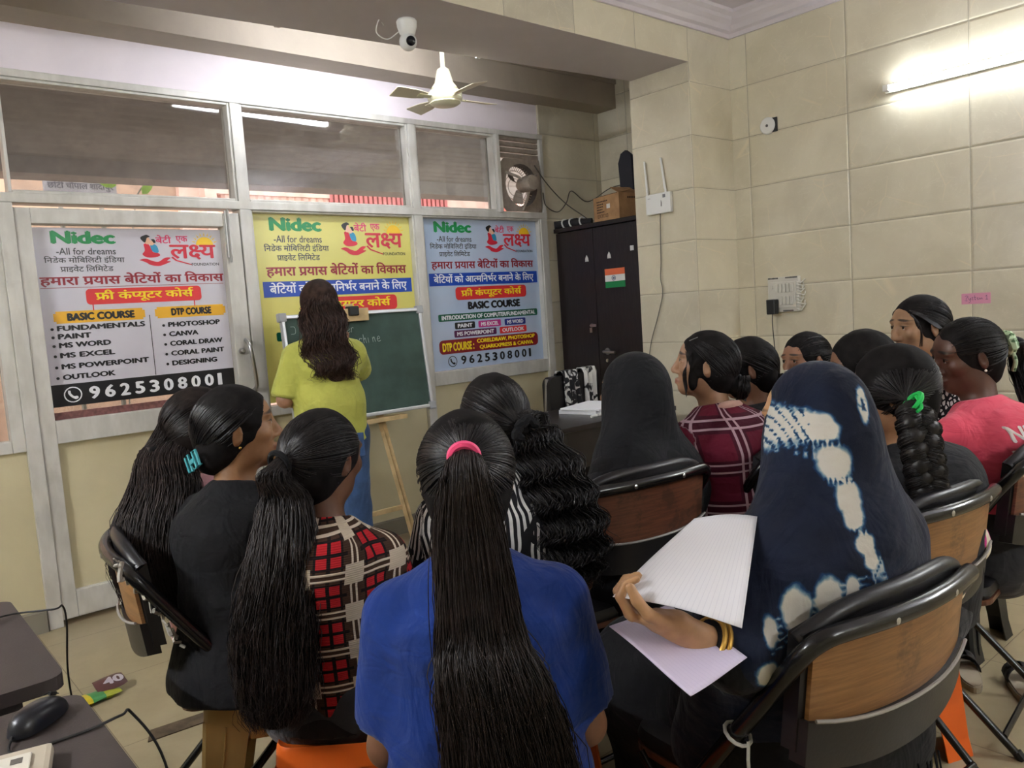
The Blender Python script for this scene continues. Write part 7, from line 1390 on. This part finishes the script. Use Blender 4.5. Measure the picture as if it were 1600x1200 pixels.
# ------------------------------------------------------------------ 5  curly half-tied hair
p = Person('person in black and white striped blouse with thick curly hair tied at the side', (1.265, 1.56, 1.203), 28, lean=.06, head=(-10, -2, 0), tone=(138, 98, 74), res=.006, seed=15)
p.body(); p.top('blouse', M['striped'], 'short', .018, .46, fold=.006); p.pants('trousers', M['dark_pants'], .016, M['shoe_dark'])
hc = p.hair_cap(M['hair'], .012); p.combed((.025, -.125, -.01), 420, M['hair'], hc, .0013)
p.ring('hair_tie', p.H(.03, -.135, -.015), p.Hm @ V3(.2, -1, -.3), .027, .012, M['cl_black'], bumpy=.15)
p.tail([p.H(.025, -.12, -.01), p.L((1.285, 1.46, 1.08)), p.L((1.30, 1.40, .97)), p.L((1.30, 1.36, .86)), p.L((1.30, 1.35, .76)), p.L((1.295, 1.35, .68))], [.03, .055, .075, .09, .085, .05], [.03, .045, .05, .055, .05, .03], 1100, M['hair'], hc, X=CR(p), Y=CF(p), r=.0013, wave=.011, wf=8.0, frizz=.012, K=40, short=.3, res=.007)

# ------------------------------------------------------------------ 6  blue shirt, pink hair ring
p = Person('person in a royal blue t-shirt with hip-long straight hair and a pink hair ring', (.835, 1.115, 1.19), 36, lean=.05, head=(2, -2, 0), tone=(132, 92, 68), res=.005, seed=16, wide=.88, legs={-1: ((-.13, .36, .49), (-.12, .28, .085)), 1: ((.13, .36, .49), (.12, .28, .085))},
           arms={-1: ((-.172, .02, .61), (-.13, .24, .56)), 1: ((.178, .02, .61), (.14, .24, .56))})
p.body(); p.top('t_shirt', M['tee_blue'], .80, .016, .40, fold=.0065, ff=20, body_scale=.92, res=.006, cutn=(0, .3, 1), extra=lambda F: F.cap(p.waist, p.pel + V3(0, -.02, -.05), .118, .135, .05, (1, 0, 0), 1.3)); p.pants('trousers', M['dark_pants'], .016, M['shoe_dark'], hips=1.1)
hc = p.hair_cap(M['hair'], .012); p.combed((0, -.118, .058), 1000, M['hair'], hc, .0010)
M['hot_pink'] = mat('pink_ring', (250, 70, 130), .5, sheen=.4)
p.ring('hair_ring', p.H(0, -.122, .058), p.Hm @ V3(0, -1, -.25), .021, .0075, M['hot_pink'])
p.tail([p.H(0, -.108, .058), p.H(0, -.150, .035), p.H(0, -.150, -.06), V3(.0, p.nb[1] - .135, p.nb[2] - .06), V3(.012, p.chest[1] - .155, p.chest[2] - .03), V3(.03, p.waist[1] - .165, p.waist[2]), V3(.04, p.pel[1] - .19, p.pel[2] - .03), V3(.04, p.pel[1] - .20, p.pel[2] - .16)],
       [.018, .035, .055, .068, .088, .102, .11, .08], [.018, .022, .024, .030, .036, .036, .032, .02], 1900, M['hair_brown'], hc, r=.0009, frizz=.007, K=24, short=.3, res=.006)

# ------------------------------------------------------------------ 7  black headscarf
def veil(p, low=.55, spread=.24, res=.007, k=.07, depth=.13, tent=False, back=.0):
    """a cloth that falls from the head over the shoulders"""
    F = Field(p.lo - V3(.15, .15, 0), p.hi + V3(.15, .1, .05), res)
    p.hell(F, (0, -.010, .024), (.078, .100, .100)); p.hell(F, (0, .008, -.05), (.070, .082, .085), .04)
    if tent:
        a = p.H(0, -.02, .0); F.cap(a, p.chest + V3(0, -.0 - back, -.02), .070, depth, .08, (1, 0, 0), 1.0); 
        for s in (-1, 1): F.cap(p.H(s * .01, -.01, -.03), p.chest + V3(s * (spread - .10), .02, -.08), .066, .10, .07); F.cap(p.chest + V3(s * (spread - .10), .02, -.08), V3(s * (spread - .09), p.chest[1] + .04, low), .10, .105, .05)
    else:
        F.cap(p.H(0, -.015, -.05), p.nb + V3(0, 0, -.02), .084, .104, .06); F.cap(p.nb + V3(0, 0, -.02), p.chest, .10, depth, k, (1, 0, 0), 1.35)
        for s in (-1, 1): F.cap(p.H(s * .012, -.01, -.05), p.sh[s] + V3(-s * .01, 0, -.01), .076, .066, .06); F.cap(p.sh[s] + V3(-s * .01, 0, -.01), p.sh[s] + V3(s * .02, .03, -.2), .066, .075, .06)
    F.cap(p.chest, V3(0, p.chest[1] - back, low), depth, depth, k, (1, 0, 0), spread / depth)
    p.hell(F, (0, .125, -.02), (.06, .07, .085), .01, 's'); F.cut(V3(0, 0, low), (0, 0, -1))
    return F
p = Person('person in a long plain black headscarf on the folding chair, seen from behind', (1.882, 1.625, 1.205), -2, lean=.01, head=(-18, 2, 0), tone=(150, 112, 84), res=.006, seed=17, wide=1.0)
p.body(); p.top('gown', M['cl_black'], 'long', .012, .40); p.pants('gown_skirt', M['cl_black'], .04, M['shoe_dark'], skirt=True)
F = veil(p, low=.64, spread=.235, tent=True, depth=.10); V, Q = F.mesh(); N = normals(V, Q); hz = np.clip((p.hc[2] + .02 - V[:, 2]) / .25, 0, 1)
ft = V[:, 0] * 26 + (V[:, 2] - 1) * 17; V = V + N * (hz * (.010 * np.sin(ft + 1.2 * waves(V, 5, 6)) + .008 * waves(V, 6, 14, 5, (1, 1, .4))))[:, None]
np_mesh('headscarf', V, Q, M['cl_veil'], p.root)

# ------------------------------------------------------------------ 8  maroon checked shirt
p = Person('person in a maroon shirt with pale check lines and a low bun, turned left', (2.25, 1.62, 1.248), -4, lean=.10, head=(-32, 10, 0), tone=(178, 136, 106), res=.005, seed=18, wide=1.05, slump=.02)
p.body(); p.top('shirt', M['maroon'], 'long', .024, .44, fold=.007, extra=lambda F: F.cap(p.waist, p.pel + V3(0, -.02, -.08), .125, .145, .05, (1, 0, 0), 1.3), res=.006); p.pants('trousers', M['dark_pants'], .016, M['shoe_dark'])
tb_ = MB().tube(bez([p.nb + V3(*q) for q in ((-.075, .11, -.07), (-.088, .04, -.025), (-.05, -.045, .018), (.04, -.05, .014), (.085, .03, -.02), (.07, .10, -.07))], 6), [.013] * 12 + [.019] * 10 + [.013] * 9, 10)
tb_.build('scarf', M['peach'], p.root, True)
hc = p.hair_cap(M['hair'], .012, low=-.095, extra=lambda F: (p.hell(F, (.0, -.125, -.055), (.042, .036, .040), .012), p.hell(F, (-.072, .03, -.03), (.012, .018, .05), .01))); p.combed((0, -.10, -.045), 520, M['hair'], hc, .0012, zmin=-.085)
bn = []
for i in range(90): a = p.rng.random() * 6.28; q = np.linspace(0, 5.2, 14); bn.append([p.H((.018 + .028 * abs(math.sin(a))) * math.cos(x + a), -.125 - .034 * math.sin(a * 3) * .5 - .01, -.055 + (.018 + .026 * abs(math.sin(a))) * math.sin(x + a)) for x in q])
tubes('bun_strands', bn, np.full((90, 14), .0013), M['hair'], hc)
ws = [[p.H(-.07 - .004 * i, .05 + .003 * i, .05), p.H(-.088, .058, .01), p.H(-.09, .055 + .002 * i, -.03), p.H(-.082 - .003 * i, .045, -.075 - .004 * i)] for i in range(7)]
tubes('face_strands', [bez(w, 4) for w in ws], np.full((7, 13), .0012), M['hair'], hc)
MB().tube([p.H(-.066, .06, .085), p.H(-.078, .035, .10)], .0016, 6).build('hair_pin', M['steel'], p.root)

# ------------------------------------------------------------------ 9  black top, white clip
p = Person('person in a black top with loose black hair and a white D-shaped clip', (2.61, 1.688, 1.199), -8, lean=.06, head=(-32, -2, 0), tone=(136, 96, 72), res=.006, seed=19)
p.body(); p.top('top', M['cl_black2'], 'short', .02, .46); p.pants('trousers', M['dark_pants'], .016, M['shoe_dark'])
hc = p.hair_cap(M['hair'], .013); p.combed((.01, -.12, -.04), 360, M['hair'], hc, .0014)
p.tail([p.H(.01, -.10, -.03), p.H(.01, -.125, -.09), p.nb + V3(.0, -.125, -.06), p.nb + V3(-.01, -.15, -.18), p.nb + V3(-.02, -.15, -.28)], [.04, .05, .055, .055, .035], [.03, .032, .034, .03, .02], 420, M['hair'], hc, r=.0014, res=.008)
o = MB().tube([(0, 0, -.022), (0, 0, .022), (.016, 0, .02), (.027, 0, .008), (.027, 0, -.008), (.016, 0, -.02)], .0055, 8, closed=True).build('hair_clip', M['white_plastic'], p.root, True); o.location = p.H(.035, -.145, -.04); o.rotation_euler = (0, 0, math.radians(-30))

# ------------------------------------------------------------------ 10  far ponytail, face to the left
p = Person('person whose face turns left between white clip and tie-dye shawl, short ponytail', (3.06, 1.70, 1.188), -48, lean=.05, head=(-22, -3, 3), tone=(158, 114, 88), res=.005, seed=20)
p.body(); p.top('top', M['cl_black2'], 'short', .02, .46); p.pants('trousers', M['dark_pants'], .016, M['shoe_dark'])
hc = p.hair_cap(M['hair'], .011); p.combed((0, -.122, .02), 380, M['hair'], hc, .0013)
p.tail([p.H(0, -.115, .02), p.H(0, -.155, .005), p.H(0, -.155, -.08), p.nb + V3(0, -.13, -.1), p.nb + V3(0, -.13, -.2)], [.02, .032, .036, .034, .02], [.02, .026, .028, .026, .015], 360, M['hair'], hc, r=.0013, res=.008)

# ------------------------------------------------------------------ 11  smooth crown behind the tie-dye shawl
p = Person('person mostly hidden behind the braided girl, only smooth dark crown showing', (2.557, 1.225, 1.216), -8, lean=.03, head=(-30, -8, -8), tone=(140, 100, 76), res=.006, seed=21)
p.body(); p.top('top', M['cl_black2'], 'short', .02, .46); p.pants('trousers', M['dark_pants'], .016, M['shoe_dark'])
hc = p.hair_cap(M['hair'], .014); p.combed((0, -.12, -.03), 420, M['hair'], hc, .0013)

# ------------------------------------------------------------------ 12  braid with a green tie
p = Person('person in a black top with a thick braid and bright green hair tie', (2.11, .93, 1.2), -8, lean=.05, side=-.06, head=(-10, -6, -8), tone=(160, 116, 84), res=.005, seed=22, wide=.98, slump=.02)
p.body(); p.top('top', M['cl_black2'], 'half', .016, .46, fold=.004); p.pants('trousers', M['dark_pants'], .016, M['shoe_dark'])
F = Field(p.pel - V3(.32, .3, .2), p.pel + V3(.32, .3, .35), .007)
F.cap(p.waist + V3(-.11, -.03, .08), p.waist + V3(-.13, -.03, -.06), .07, .09, .05); F.cap(p.waist + V3(-.06, -.05, .03), p.waist + V3(.05, -.065, .0), .07, .07, .05)
F.cut(p.waist + V3(-.05, 0, .13), (.5, -.1, 1)); F.cut(p.waist - V3(0, 0, .1), (0, 0, -1)); V, Q = F.mesh(); N = normals(V, Q); V = V + N * (.006 * waves(V, 4, 30))[:, None]; np_mesh('flower_dupatta', V, Q, M['flowers'], p.root)
hc = p.hair_cap(M['hair'], .015, ears=False, low=-.10); p.combed(tuple(p.Hm.T @ (p.L((1.985, .84, 1.074)) - p.hc)), 760, M['hair'], hc, .0012, zmin=-.09, ears=False)
tie = p.L((1.975, .825, 1.068))
p.ring('hair_tie', tie, p.Hm @ V3(.25, -.7, -.8), .031, .007, mat('green_tie', (24, 190, 84), .5))
MB().tube(bez([tie + V3(0, -.01, .02), tie + V3(-.03, -.03, .0), tie + V3(-.05, -.025, -.01)], 4), .004, 6).build('hair_tie_end', bpy.data.materials['green_tie'], p.root, True)
cl = np.asarray(bez([tie, p.L((1.95, .80, 1.012)), p.L((1.945, .79, .95)), p.L((1.955, .785, .89)), p.L((1.965, .785, .84)), p.L((1.97, .79, .80))], 16)); NB = len(cl); ph = np.linspace(0, 2 * PI * 3.0, NB)
for kx in range(3):
    f = ph + kx * 2 * PI / 3; sz = np.interp(np.linspace(0, 1, NB), [0, .12, .7, 1], [.016, .030, .028, .014])[:, None]
    c3 = cl + V3(.78, -.62, 0) * 0 + np.outer(np.cos(f), CR(p)) * sz * .85 + np.outer(np.sin(2 * f), CF(p)) * sz * .5
    MB().tube(list(c3), list((sz[:, 0] * .80)), 10).build('braid', M['hair'], hc, True)
    u = p.rng.random((150, 1)) * 6.28; Lb = []
    fr = np.gradient(c3, axis=0); fr /= np.linalg.norm(fr, axis=1, keepdims=True); A_ = np.cross(fr, V3(.3, .2, .9)); A_ /= np.linalg.norm(A_, axis=1, keepdims=True); B_ = np.cross(fr, A_)
    for i in range(150):
        a0 = u[i, 0] + np.linspace(0, 1.2, NB); rr = sz[:, 0] * (.80 + .10 * p.rng.random()); Lb.append(c3 + (A_ * np.cos(a0)[:, None] + B_ * np.sin(a0)[:, None]) * rr[:, None])
    tubes('braid_strands', np.array(Lb)[:, ::2], np.full((150, (NB + 1) // 2), .0011), M['hair'], hc)

# ------------------------------------------------------------------ 14  upright girl by the wall
p = Person('person with centre-parted hair in black leaf-print dress, watching from beside the right wall', (3.005, 1.225, 1.315), -44, lean=.02, head=(-14, -2, 0), tone=(172, 132, 100), res=.0045, seed=24, seat=.52, wide=.92)
p.body(); p.top('dress', M['leafy'], 'short', .014, .48, cutn=(0, .8, 1)); p.pants('dress_skirt', M['cl_black'], .03, M['shoe_dark'], skirt=True)
hc = p.hair_cap(M['hair'], .011, front=(.115, -.022, .087, .097, .108)); p.combed((.0, -.118, -.035), 420, M['hair'], hc, .0012, face=(.115, -.022, .087, .097, .108))
pt = []
for i in range(160):
    sd = -1 if i % 2 else 1; a = p.rng.random(); y0 = .068 - .085 * a
    st = V3(sd * .003, y0 * .82, .112 - .10 * max(0, y0 - .02) * 4 * .1 - max(0, y0) ** 2 * 4.2)
    pt.append([p.H(*(st)), p.H(sd * (.045), y0 * .75 + .012, .094 - max(0, y0) * .35), p.H(sd * .078, y0 * .5 + .008, .045), p.H(sd * .086, -.03 + y0 * .2, .0), p.H(sd * .05, -.10, -.03)])
tubes('parted_strands', [bez(w, 4) for w in pt], np.full((160, 17), .0015), M['hair'], hc)
ws = [[p.H(-.06 - .003 * i, .075, .06), p.H(-.088 - .002 * i, .066, .03), p.H(-.094 - .002 * i, .06, -.01), p.H(-.085, .062 - .003 * i, -.055)] for i in range(5)]
tubes('face_strands', [bez(w, 4) for w in ws], np.full((5, 13), .0010), M['hair'], hc)
p.tail([p.H(0, -.10, -.03), p.H(.01, -.12, -.09), p.nb + V3(.02, -.10, -.05), p.nb + V3(.02, -.12, -.2)], [.035, .04, .035, .02], [.03, .03, .028, .015], 200, M['hair'], hc, r=.0013, res=.008)

# ------------------------------------------------------------------ 15  pink shirt
p = Person('person in a coral pink t-shirt with white lettering, pale green scrunchie', (2.715, .965, 1.24), 4, lean=.11, head=(-52, -10, -4), tone=(92, 60, 46), res=.0045, seed=25, slump=.02, hs=1.02)
p.body(); sh_ = p.top('t_shirt', M['tee_pink'], 'half', .022, .665, fold=.006, neck=-.03); p.pants('trousers', M['grey_pants'], .016, M['shoe_dark'], rise=.17)
hc = p.hair_cap(M['hair'], .009); p.combed((.0, -.122, .015), 700, M['hair'], hc, .0010)
p.stud(-1, M['pearl']); p.stud(1, M['pearl'])
t = NT('scrunchie_print'); t.base(t.mix(t.ramp(t.noise(t.obj(), 60, 2), .5, .58), lin(196, 220, 184), lin(96, 130, 90))); t.b.inputs['Roughness'].default_value = .8
p.ring('scrunchie', p.H(0, -.132, .012), p.Hm @ V3(0, -1, -.1), .024, .017, t.m, bumpy=.16)
MB().tube(bez([p.H(-.02, -.13, -.01), p.H(-.03, -.13, -.04), p.H(-.02, -.125, -.07)], 4), [.007] * 9, 8).build('scrunchie_end', t.m, p.root, True)
p.tail([p.H(0, -.125, .012), p.H(0, -.165, -.0), p.H(.01, -.175, -.08), p.nb + V3(.05, -.15, -.06), p.nb + V3(.06, -.16, -.18), p.nb + V3(.06, -.16, -.26)], [.022, .036, .045, .048, .045, .025], [.02, .03, .034, .034, .03, .018], 620, M['hair'], hc, r=.0011, frizz=.009, res=.007)
bm_ = sh_.data; vv = [v.co.copy() for v in bm_.vertices]; bv = BVHTree.FromPolygons(vv, [tuple(q.vertices) for q in bm_.polygons])
tl = MB()
for tx, x0, z0, w_, h_ in (('NEW', -.145, .03, .13, .045), ('YORK', -.155, -.04, .17, .05)):
    Vt, Ft = letters(tx, .04); lo = Vt.min(0); hi = Vt.max(0); out = []
    for a in (Vt - lo) / (hi - lo):
        q = Vector((x0 + a[0] * w_, -.6, p.chest[2] + z0 + a[1] * h_)); hit = bv.ray_cast(q, Vector((0, 1, 0))); out.append((hit[0] + hit[1] * .0025) if hit[0] is not None else q + Vector((0, .5, 0)))
    tl.add(out, Ft)
tl.build('shirt_lettering', mat('shirt_print', (238, 226, 222), .7), p.root)
# ------------------------------------------------------------------ 13  tie-dye shawl, papers in hand
p = Person('person in front wrapped in a navy and white tie-dye shawl, holding papers', (1.405, .765, 1.225), 8, lean=-.01, head=(-8, -4, 0), tone=(196, 150, 108), res=.0045, seed=23, wide=1.0,
           arms={-1: ((-.315, -.03, .795), (-.335, .135, .835)), 1: ((.24, .06, .72), (.12, .26, .66))})
wl = p.L((1.005, .80, .827)); el = p.L((1.105, .76, .748)); p.el[-1] = el; p.wr[-1] = wl
p.lo = np.minimum(p.lo, wl - V3(.2, .1, .1))
hd = unit(p.L((.955, .872, .852)) - wl)
p.body(hands={-1: (hd, p.rot(V3(0, 0, 1)) + V3(.35, -.1, 0), 1.05, 1.3)})
p.top('gown', M['cl_black'], None, .012, .40)
p.pants('gown_skirt', M['cl_black'], .05, M['shoe_dark'], skirt=True)
p_r = .0475
for q in (.44, .51): p.ring('cuff_trim', el + (wl - el) * q, wl - el, p_r - .05 * (q - .42), .0045, M['gold'])
lo_ = np.minimum(np.minimum(el, wl), p.sh[-1]) - .12; cf = Field(lo_, np.maximum(np.maximum(el, wl), p.sh[-1]) + .12, .006); cf.cap(p.sh[-1], el, .05, .05, .02); cf.cap(el, el + (wl - el) * .60, .05, .044, .03); cf.cut(el + (wl - el) * .53, wl - el); V, Q = cf.mesh(); np_mesh('sleeve', V, Q, M['cl_black'], p.root)
sk = []
for tt in np.linspace(0, 1, 9): sk.append(p.kn[-1] * (1 - tt) * 1.0 + p.hip[-1] * tt + V3(-.085, .03 - .02 * tt, .075 - .01 * tt))
for dz in (0, -.018): MB().tube(bez([q + V3(0, 0, dz) for q in sk], 3), .0045, 6).build('gold_braid', M['gold'], p.root, True)
# the shawl, with the resist-dyed white figures
F = veil(p, low=.50, spread=.215, res=.0055, k=.07, depth=.118)
F.cap(p.sh[-1] + V3(-.005, .02, -.03), p.sh[-1] * .10 + p.el[-1] * .90, .076, .068, .06); F.cap(p.sh[1] + V3(0, .0, -.1), V3(.235, .06, .66), .075, .08, .06)
F.cap(p.sh[-1] * .25 + p.el[-1] * .75 + V3(.03, .04, 0), V3(-.19, .12, .48), .07, .075, .06); F.cap(p.pel + V3(0, -.02, .1), V3(.02, -.07, .30), .10, .09, .05, (1, 0, 0), 1.9)
F.cut(V3(0, 0, .25), (0, 0, -1))
V, Q = F.mesh(); N = normals(V, Q); hz = np.clip((p.hc[2] - V[:, 2]) / .3, 0, 1)
V = V + N * (hz * (.006 * waves(V, 8, 13, 5, (1, 1, .35)) + .004 * waves(V, 18, 40)))[:, None]
G_ = np.stack([np.array([p.rot(v)[:2] for v in V]) @ np.array([.76, -.65]) + (p.org[:2] - np.array([1.405, .765])) @ np.array([.76, -.65]), V[:, 2]], 1)
rear = (N @ p.L((p.org[0] - .65, p.org[1] - .76, p.org[2])) > -.05).astype(float)
dye = np.zeros(len(V)); jit = .10 * waves(V, 31, 230) + .06 * waves(V, 32, 520)
def spot(a, z, ra, rz, ring=False, soft=.30):
    r = np.sqrt(((G_[:, 0] - a) / ra) ** 2 + ((G_[:, 1] - z) / rz) ** 2) + jit
    q = np.clip((1 + soft - r) / (2 * soft), 0, 1)
    if ring: q = q * np.clip((r - .30) / .3, .15, 1)
    return q
for s_ in ((-.015, 1.057, .028, .036), (-.001, 1.001, .022, .030), (.002, .969, .018, .027), (.014, .922, .017, .021), (.021, .897, .013, .016), (-.020, .848, .013, .028), (-.064, .843, .025, .036), (-.122, .831, .027, .036), (-.174, .806, .012, .024),
           (-.186, .74, .021, .021), (.051, 1.151, .010, .030, True), (-.04, .579, .016, .031, True), (.027, .574, .012, .03, True), (-.05, 1.118, .040, .028), (-.085, 1.118, .030, .034), (-.108, 1.095, .014, .030), (-.022, 1.112, .022, .028)): dye = np.maximum(dye, spot(*s_))
def line(a0, z0, a1, z1, w):
    d = np.array([a1 - a0, z1 - z0]); L2 = d @ d; q = G_ - (a0, z0); t = np.clip(q @ d / L2, 0, 1); r = np.linalg.norm(q - t[:, None] * d, axis=1); return .62 * np.clip(1.4 - r / w, 0, 1)
for i in range(5):
    z = .868 - i * .011
    dye = np.maximum(dye, line(-.178, z - .05, -.02, z, .0022)); dye = np.maximum(dye, line(-.02, z, .045, z + .005, .0022)); dye = np.maximum(dye, line(.012 + i * .006, .91, .03 + i * .006, .838, .0025))
dye = np.maximum(dye, line(.03, .845, .085, .845, .004)); dye = np.maximum(dye, line(.04, .838, .09, .852, .003))
for i in range(7): dye = np.maximum(dye, line(-.118 + i * .012, 1.075 - .004 * abs(i - 3), -.105 + i * .012, 1.16 - .004 * abs(i - 2), .003))
gap = np.maximum.reduce([np.exp(-((G_[:, 1] - zc) / .007) ** 2) * (np.abs(G_[:, 0] - ac) < .04) for ac, zc in ((-.02, 1.090), (-.006, 1.026), (.004, .942))])
gap *= (.5 + .5 * np.sin(G_[:, 0] * 900) > .35); dye = dye * (1 - .85 * gap)
band = (G_[:, 1] > 1.072) & (G_[:, 0] < -.045); dye = np.where(band, dye * (1 - .75 * (np.sin((G_[:, 0] + .35 * (G_[:, 1] - 1.1)) * 470 + 2 * jit) > .62)), dye); dye *= rear
t = NT('tie_dye'); f_ = t.attr('dye').outputs['Fac']
nv = t.mix(t.ramp(t.noise(t.obj(), 7, 4), .3, .7), lin(17, 22, 38), lin(23, 31, 52))
cr_ = t.n('ShaderNodeValToRGB'); t.put(cr_.inputs[0], f_); e_ = cr_.color_ramp.elements
e_[0].position = .30; e_[0].color = lin(24, 60, 98); e_[1].position = .72; e_[1].color = lin(206, 202, 192)
x = cr_.color_ramp.elements.new(.48); x.color = lin(96, 130, 152)
t.base(t.mix(t.ramp(f_, .06, .30), nv, cr_.outputs[0])); t.b.inputs['Roughness'].default_value = .88; t.b.inputs['Specular IOR Level'].default_value = .2; t.b.inputs['Sheen Weight'].default_value = .1; creases(t, 420)
shawl = np_mesh('shawl', V, Q, t.m, p.root, {'dye': ('FLOAT', dye)})
fg = []
for i in range(26):
    q = p.L((1.52 - .006 * i, .60 + .008 * (i % 3), .47)) + V3(0, .0, .02 * math.sin(i)); fg.append(bez([q, q + V3(.006 * math.sin(i), -.006, -.05), q + V3(.012 * math.sin(i * 2), -.004, -.11)], 4))
tubes('fringe', fg, np.full((26, 9), .0022), M['cl_black'], shawl)

# ------------------------------------------------------------------ the papers
def ruled(name, c, line_c):
    t = NT(name); s = t.sep(t.attr('sheet').outputs['Vector']); t.base(t.mix(t.math('MULTIPLY', t.stripe(s[1], .0085, 0, .001), .22), lin(c), lin(line_c))); t.b.inputs['Roughness'].default_value = .6; return t.m
def sheet(name, A, B, D, Cc, m, label, bend=.0, curl=.0, n=16, th=.0012, group='papers in hand'):
    A, B, D, Cc = map(np.array, (A, B, D, Cc)); Vv = []; U = []
    nn = unit(np.cross(B - A, Cc - A)); nn = nn if nn[2] > 0 else -nn
    for i in range(n + 1):
        for j in range(n + 1):
            a, b = i / n, j / n; q = A * (1 - a) * (1 - b) + B * a * (1 - b) + D * a * b + Cc * (1 - a) * b
            q = q + nn * (bend * math.sin(PI * b) + curl * max(0, 1 - a - b) ** 2 + .002 * math.sin(5 * a + 4 * b)); Vv.append(q); U.append((a * np.linalg.norm(B - A), b * np.linalg.norm(Cc - A), 0))
    f = [(i * (n + 1) + j, i * (n + 1) + j + 1, (i + 1) * (n + 1) + j + 1, (i + 1) * (n + 1) + j) for i in range(n) for j in range(n)]
    o = np_mesh(name, np.array(Vv), f, m, None, {'sheet': ('FLOAT_VECTOR', np.array(U))}); md = o.modifiers.new('thick', 'SOLIDIFY'); md.thickness = th; md.offset = 0
    return tag(o, label, 'paper', group)
sheet('paper_sheet', (.925, .865, .893), (1.125, .845, .975), (1.22, .78, .965), (1.01, .68, .855), ruled('ruled_paper', (236, 236, 242), (170, 170, 190)), 'upper white ruled sheet held by the tie-dye shawl person', .006, -.012)
sheet('paper_sheet', (.955, .905, .815), (.89, .69, .79), (1.05, .70, .787), (1.11, .90, .81), ruled('lilac_sheet', (216, 206, 228), (180, 168, 200)), 'lower lilac tinted sheet under the white ruled one', -.004, .0)

# ------------------------------------------------------------------ sandals and the black flowered shoe
M['sandal_sole'] = mat('sandal_sole', (150, 140, 122), .7, var=.15); M['sandal_strap'] = mat('sandal_strap', (44, 42, 42), .7)
def sandal(loc, rz, label):
    r = tag(empty('sandal', loc, rz), label, 'sandal', 'sandals on the floor'); pl_ = []
    for i in range(28):
        a = 2 * PI * i / 28; y = .12 * math.sin(a); w = .042 * (1 + .16 * math.sin(a)) * (1 - .12 * math.exp(-((y + .01) / .05) ** 2)); pl_.append((w * math.cos(a), y))
    MB().prism(pl_, 0, .02, 'z').build('sole', M['sandal_sole'], r); MB().prism([(x * .9, y * .95) for x, y in pl_], .02, .024, 'z').build('insole', mat('insole', (172, 160, 138), .8), r)
    for y0, y1 in ((.0, .045), (.045, .0)):
        vs = []
        for i in range(12):
            a = PI * i / 11; yy = y0 + (y1 - y0) * i / 11 + .025
            for d in (-.022, .022): vs.append((.044 * math.cos(a), yy + d, .02 + .05 * math.sin(a)))
        o = MB().add(vs, [(2 * i, 2 * i + 1, 2 * i + 3, 2 * i + 2) for i in range(11)]).build('strap', M['sandal_strap'], r, True); md = o.modifiers.new('thick', 'SOLIDIFY'); md.thickness = .004
    return r
sandal((2.84, 1.02, 0), math.radians(-58), 'farther grey sandal with black crossed straps beside the orange stool')
sandal((2.86, .86, 0), math.radians(-62), 'nearer grey sandal at the right edge of the floor')
sk_ = tag(empty('shoe', (2.02, 1.98, 0), math.radians(-160)), 'black shoe with white flower print under the chair row', 'shoe')
G = Field(V3(-.09, -.16, -.01), V3(.09, .16, .12), .005); G.cap(V3(0, -.08, .035), V3(0, .09, .03), .04, .036, .02, (1, 0, 0), 1.15); G.cut(V3(0, 0, .058), (0, -.35, 1)); G.cut(V3(0, 0, .004), (0, 0, -1)); V, Q = G.mesh(); np_mesh('upper', V, Q, bw_mat('shoe_flowers', 45, .58, .64, 3), sk_)
MB().prism([(.046 * math.cos(2 * PI * i / 24), .13 * math.sin(2 * PI * i / 24) + .005) for i in range(24)], 0, .012, 'z').build('sole', M['rubber'], sk_)
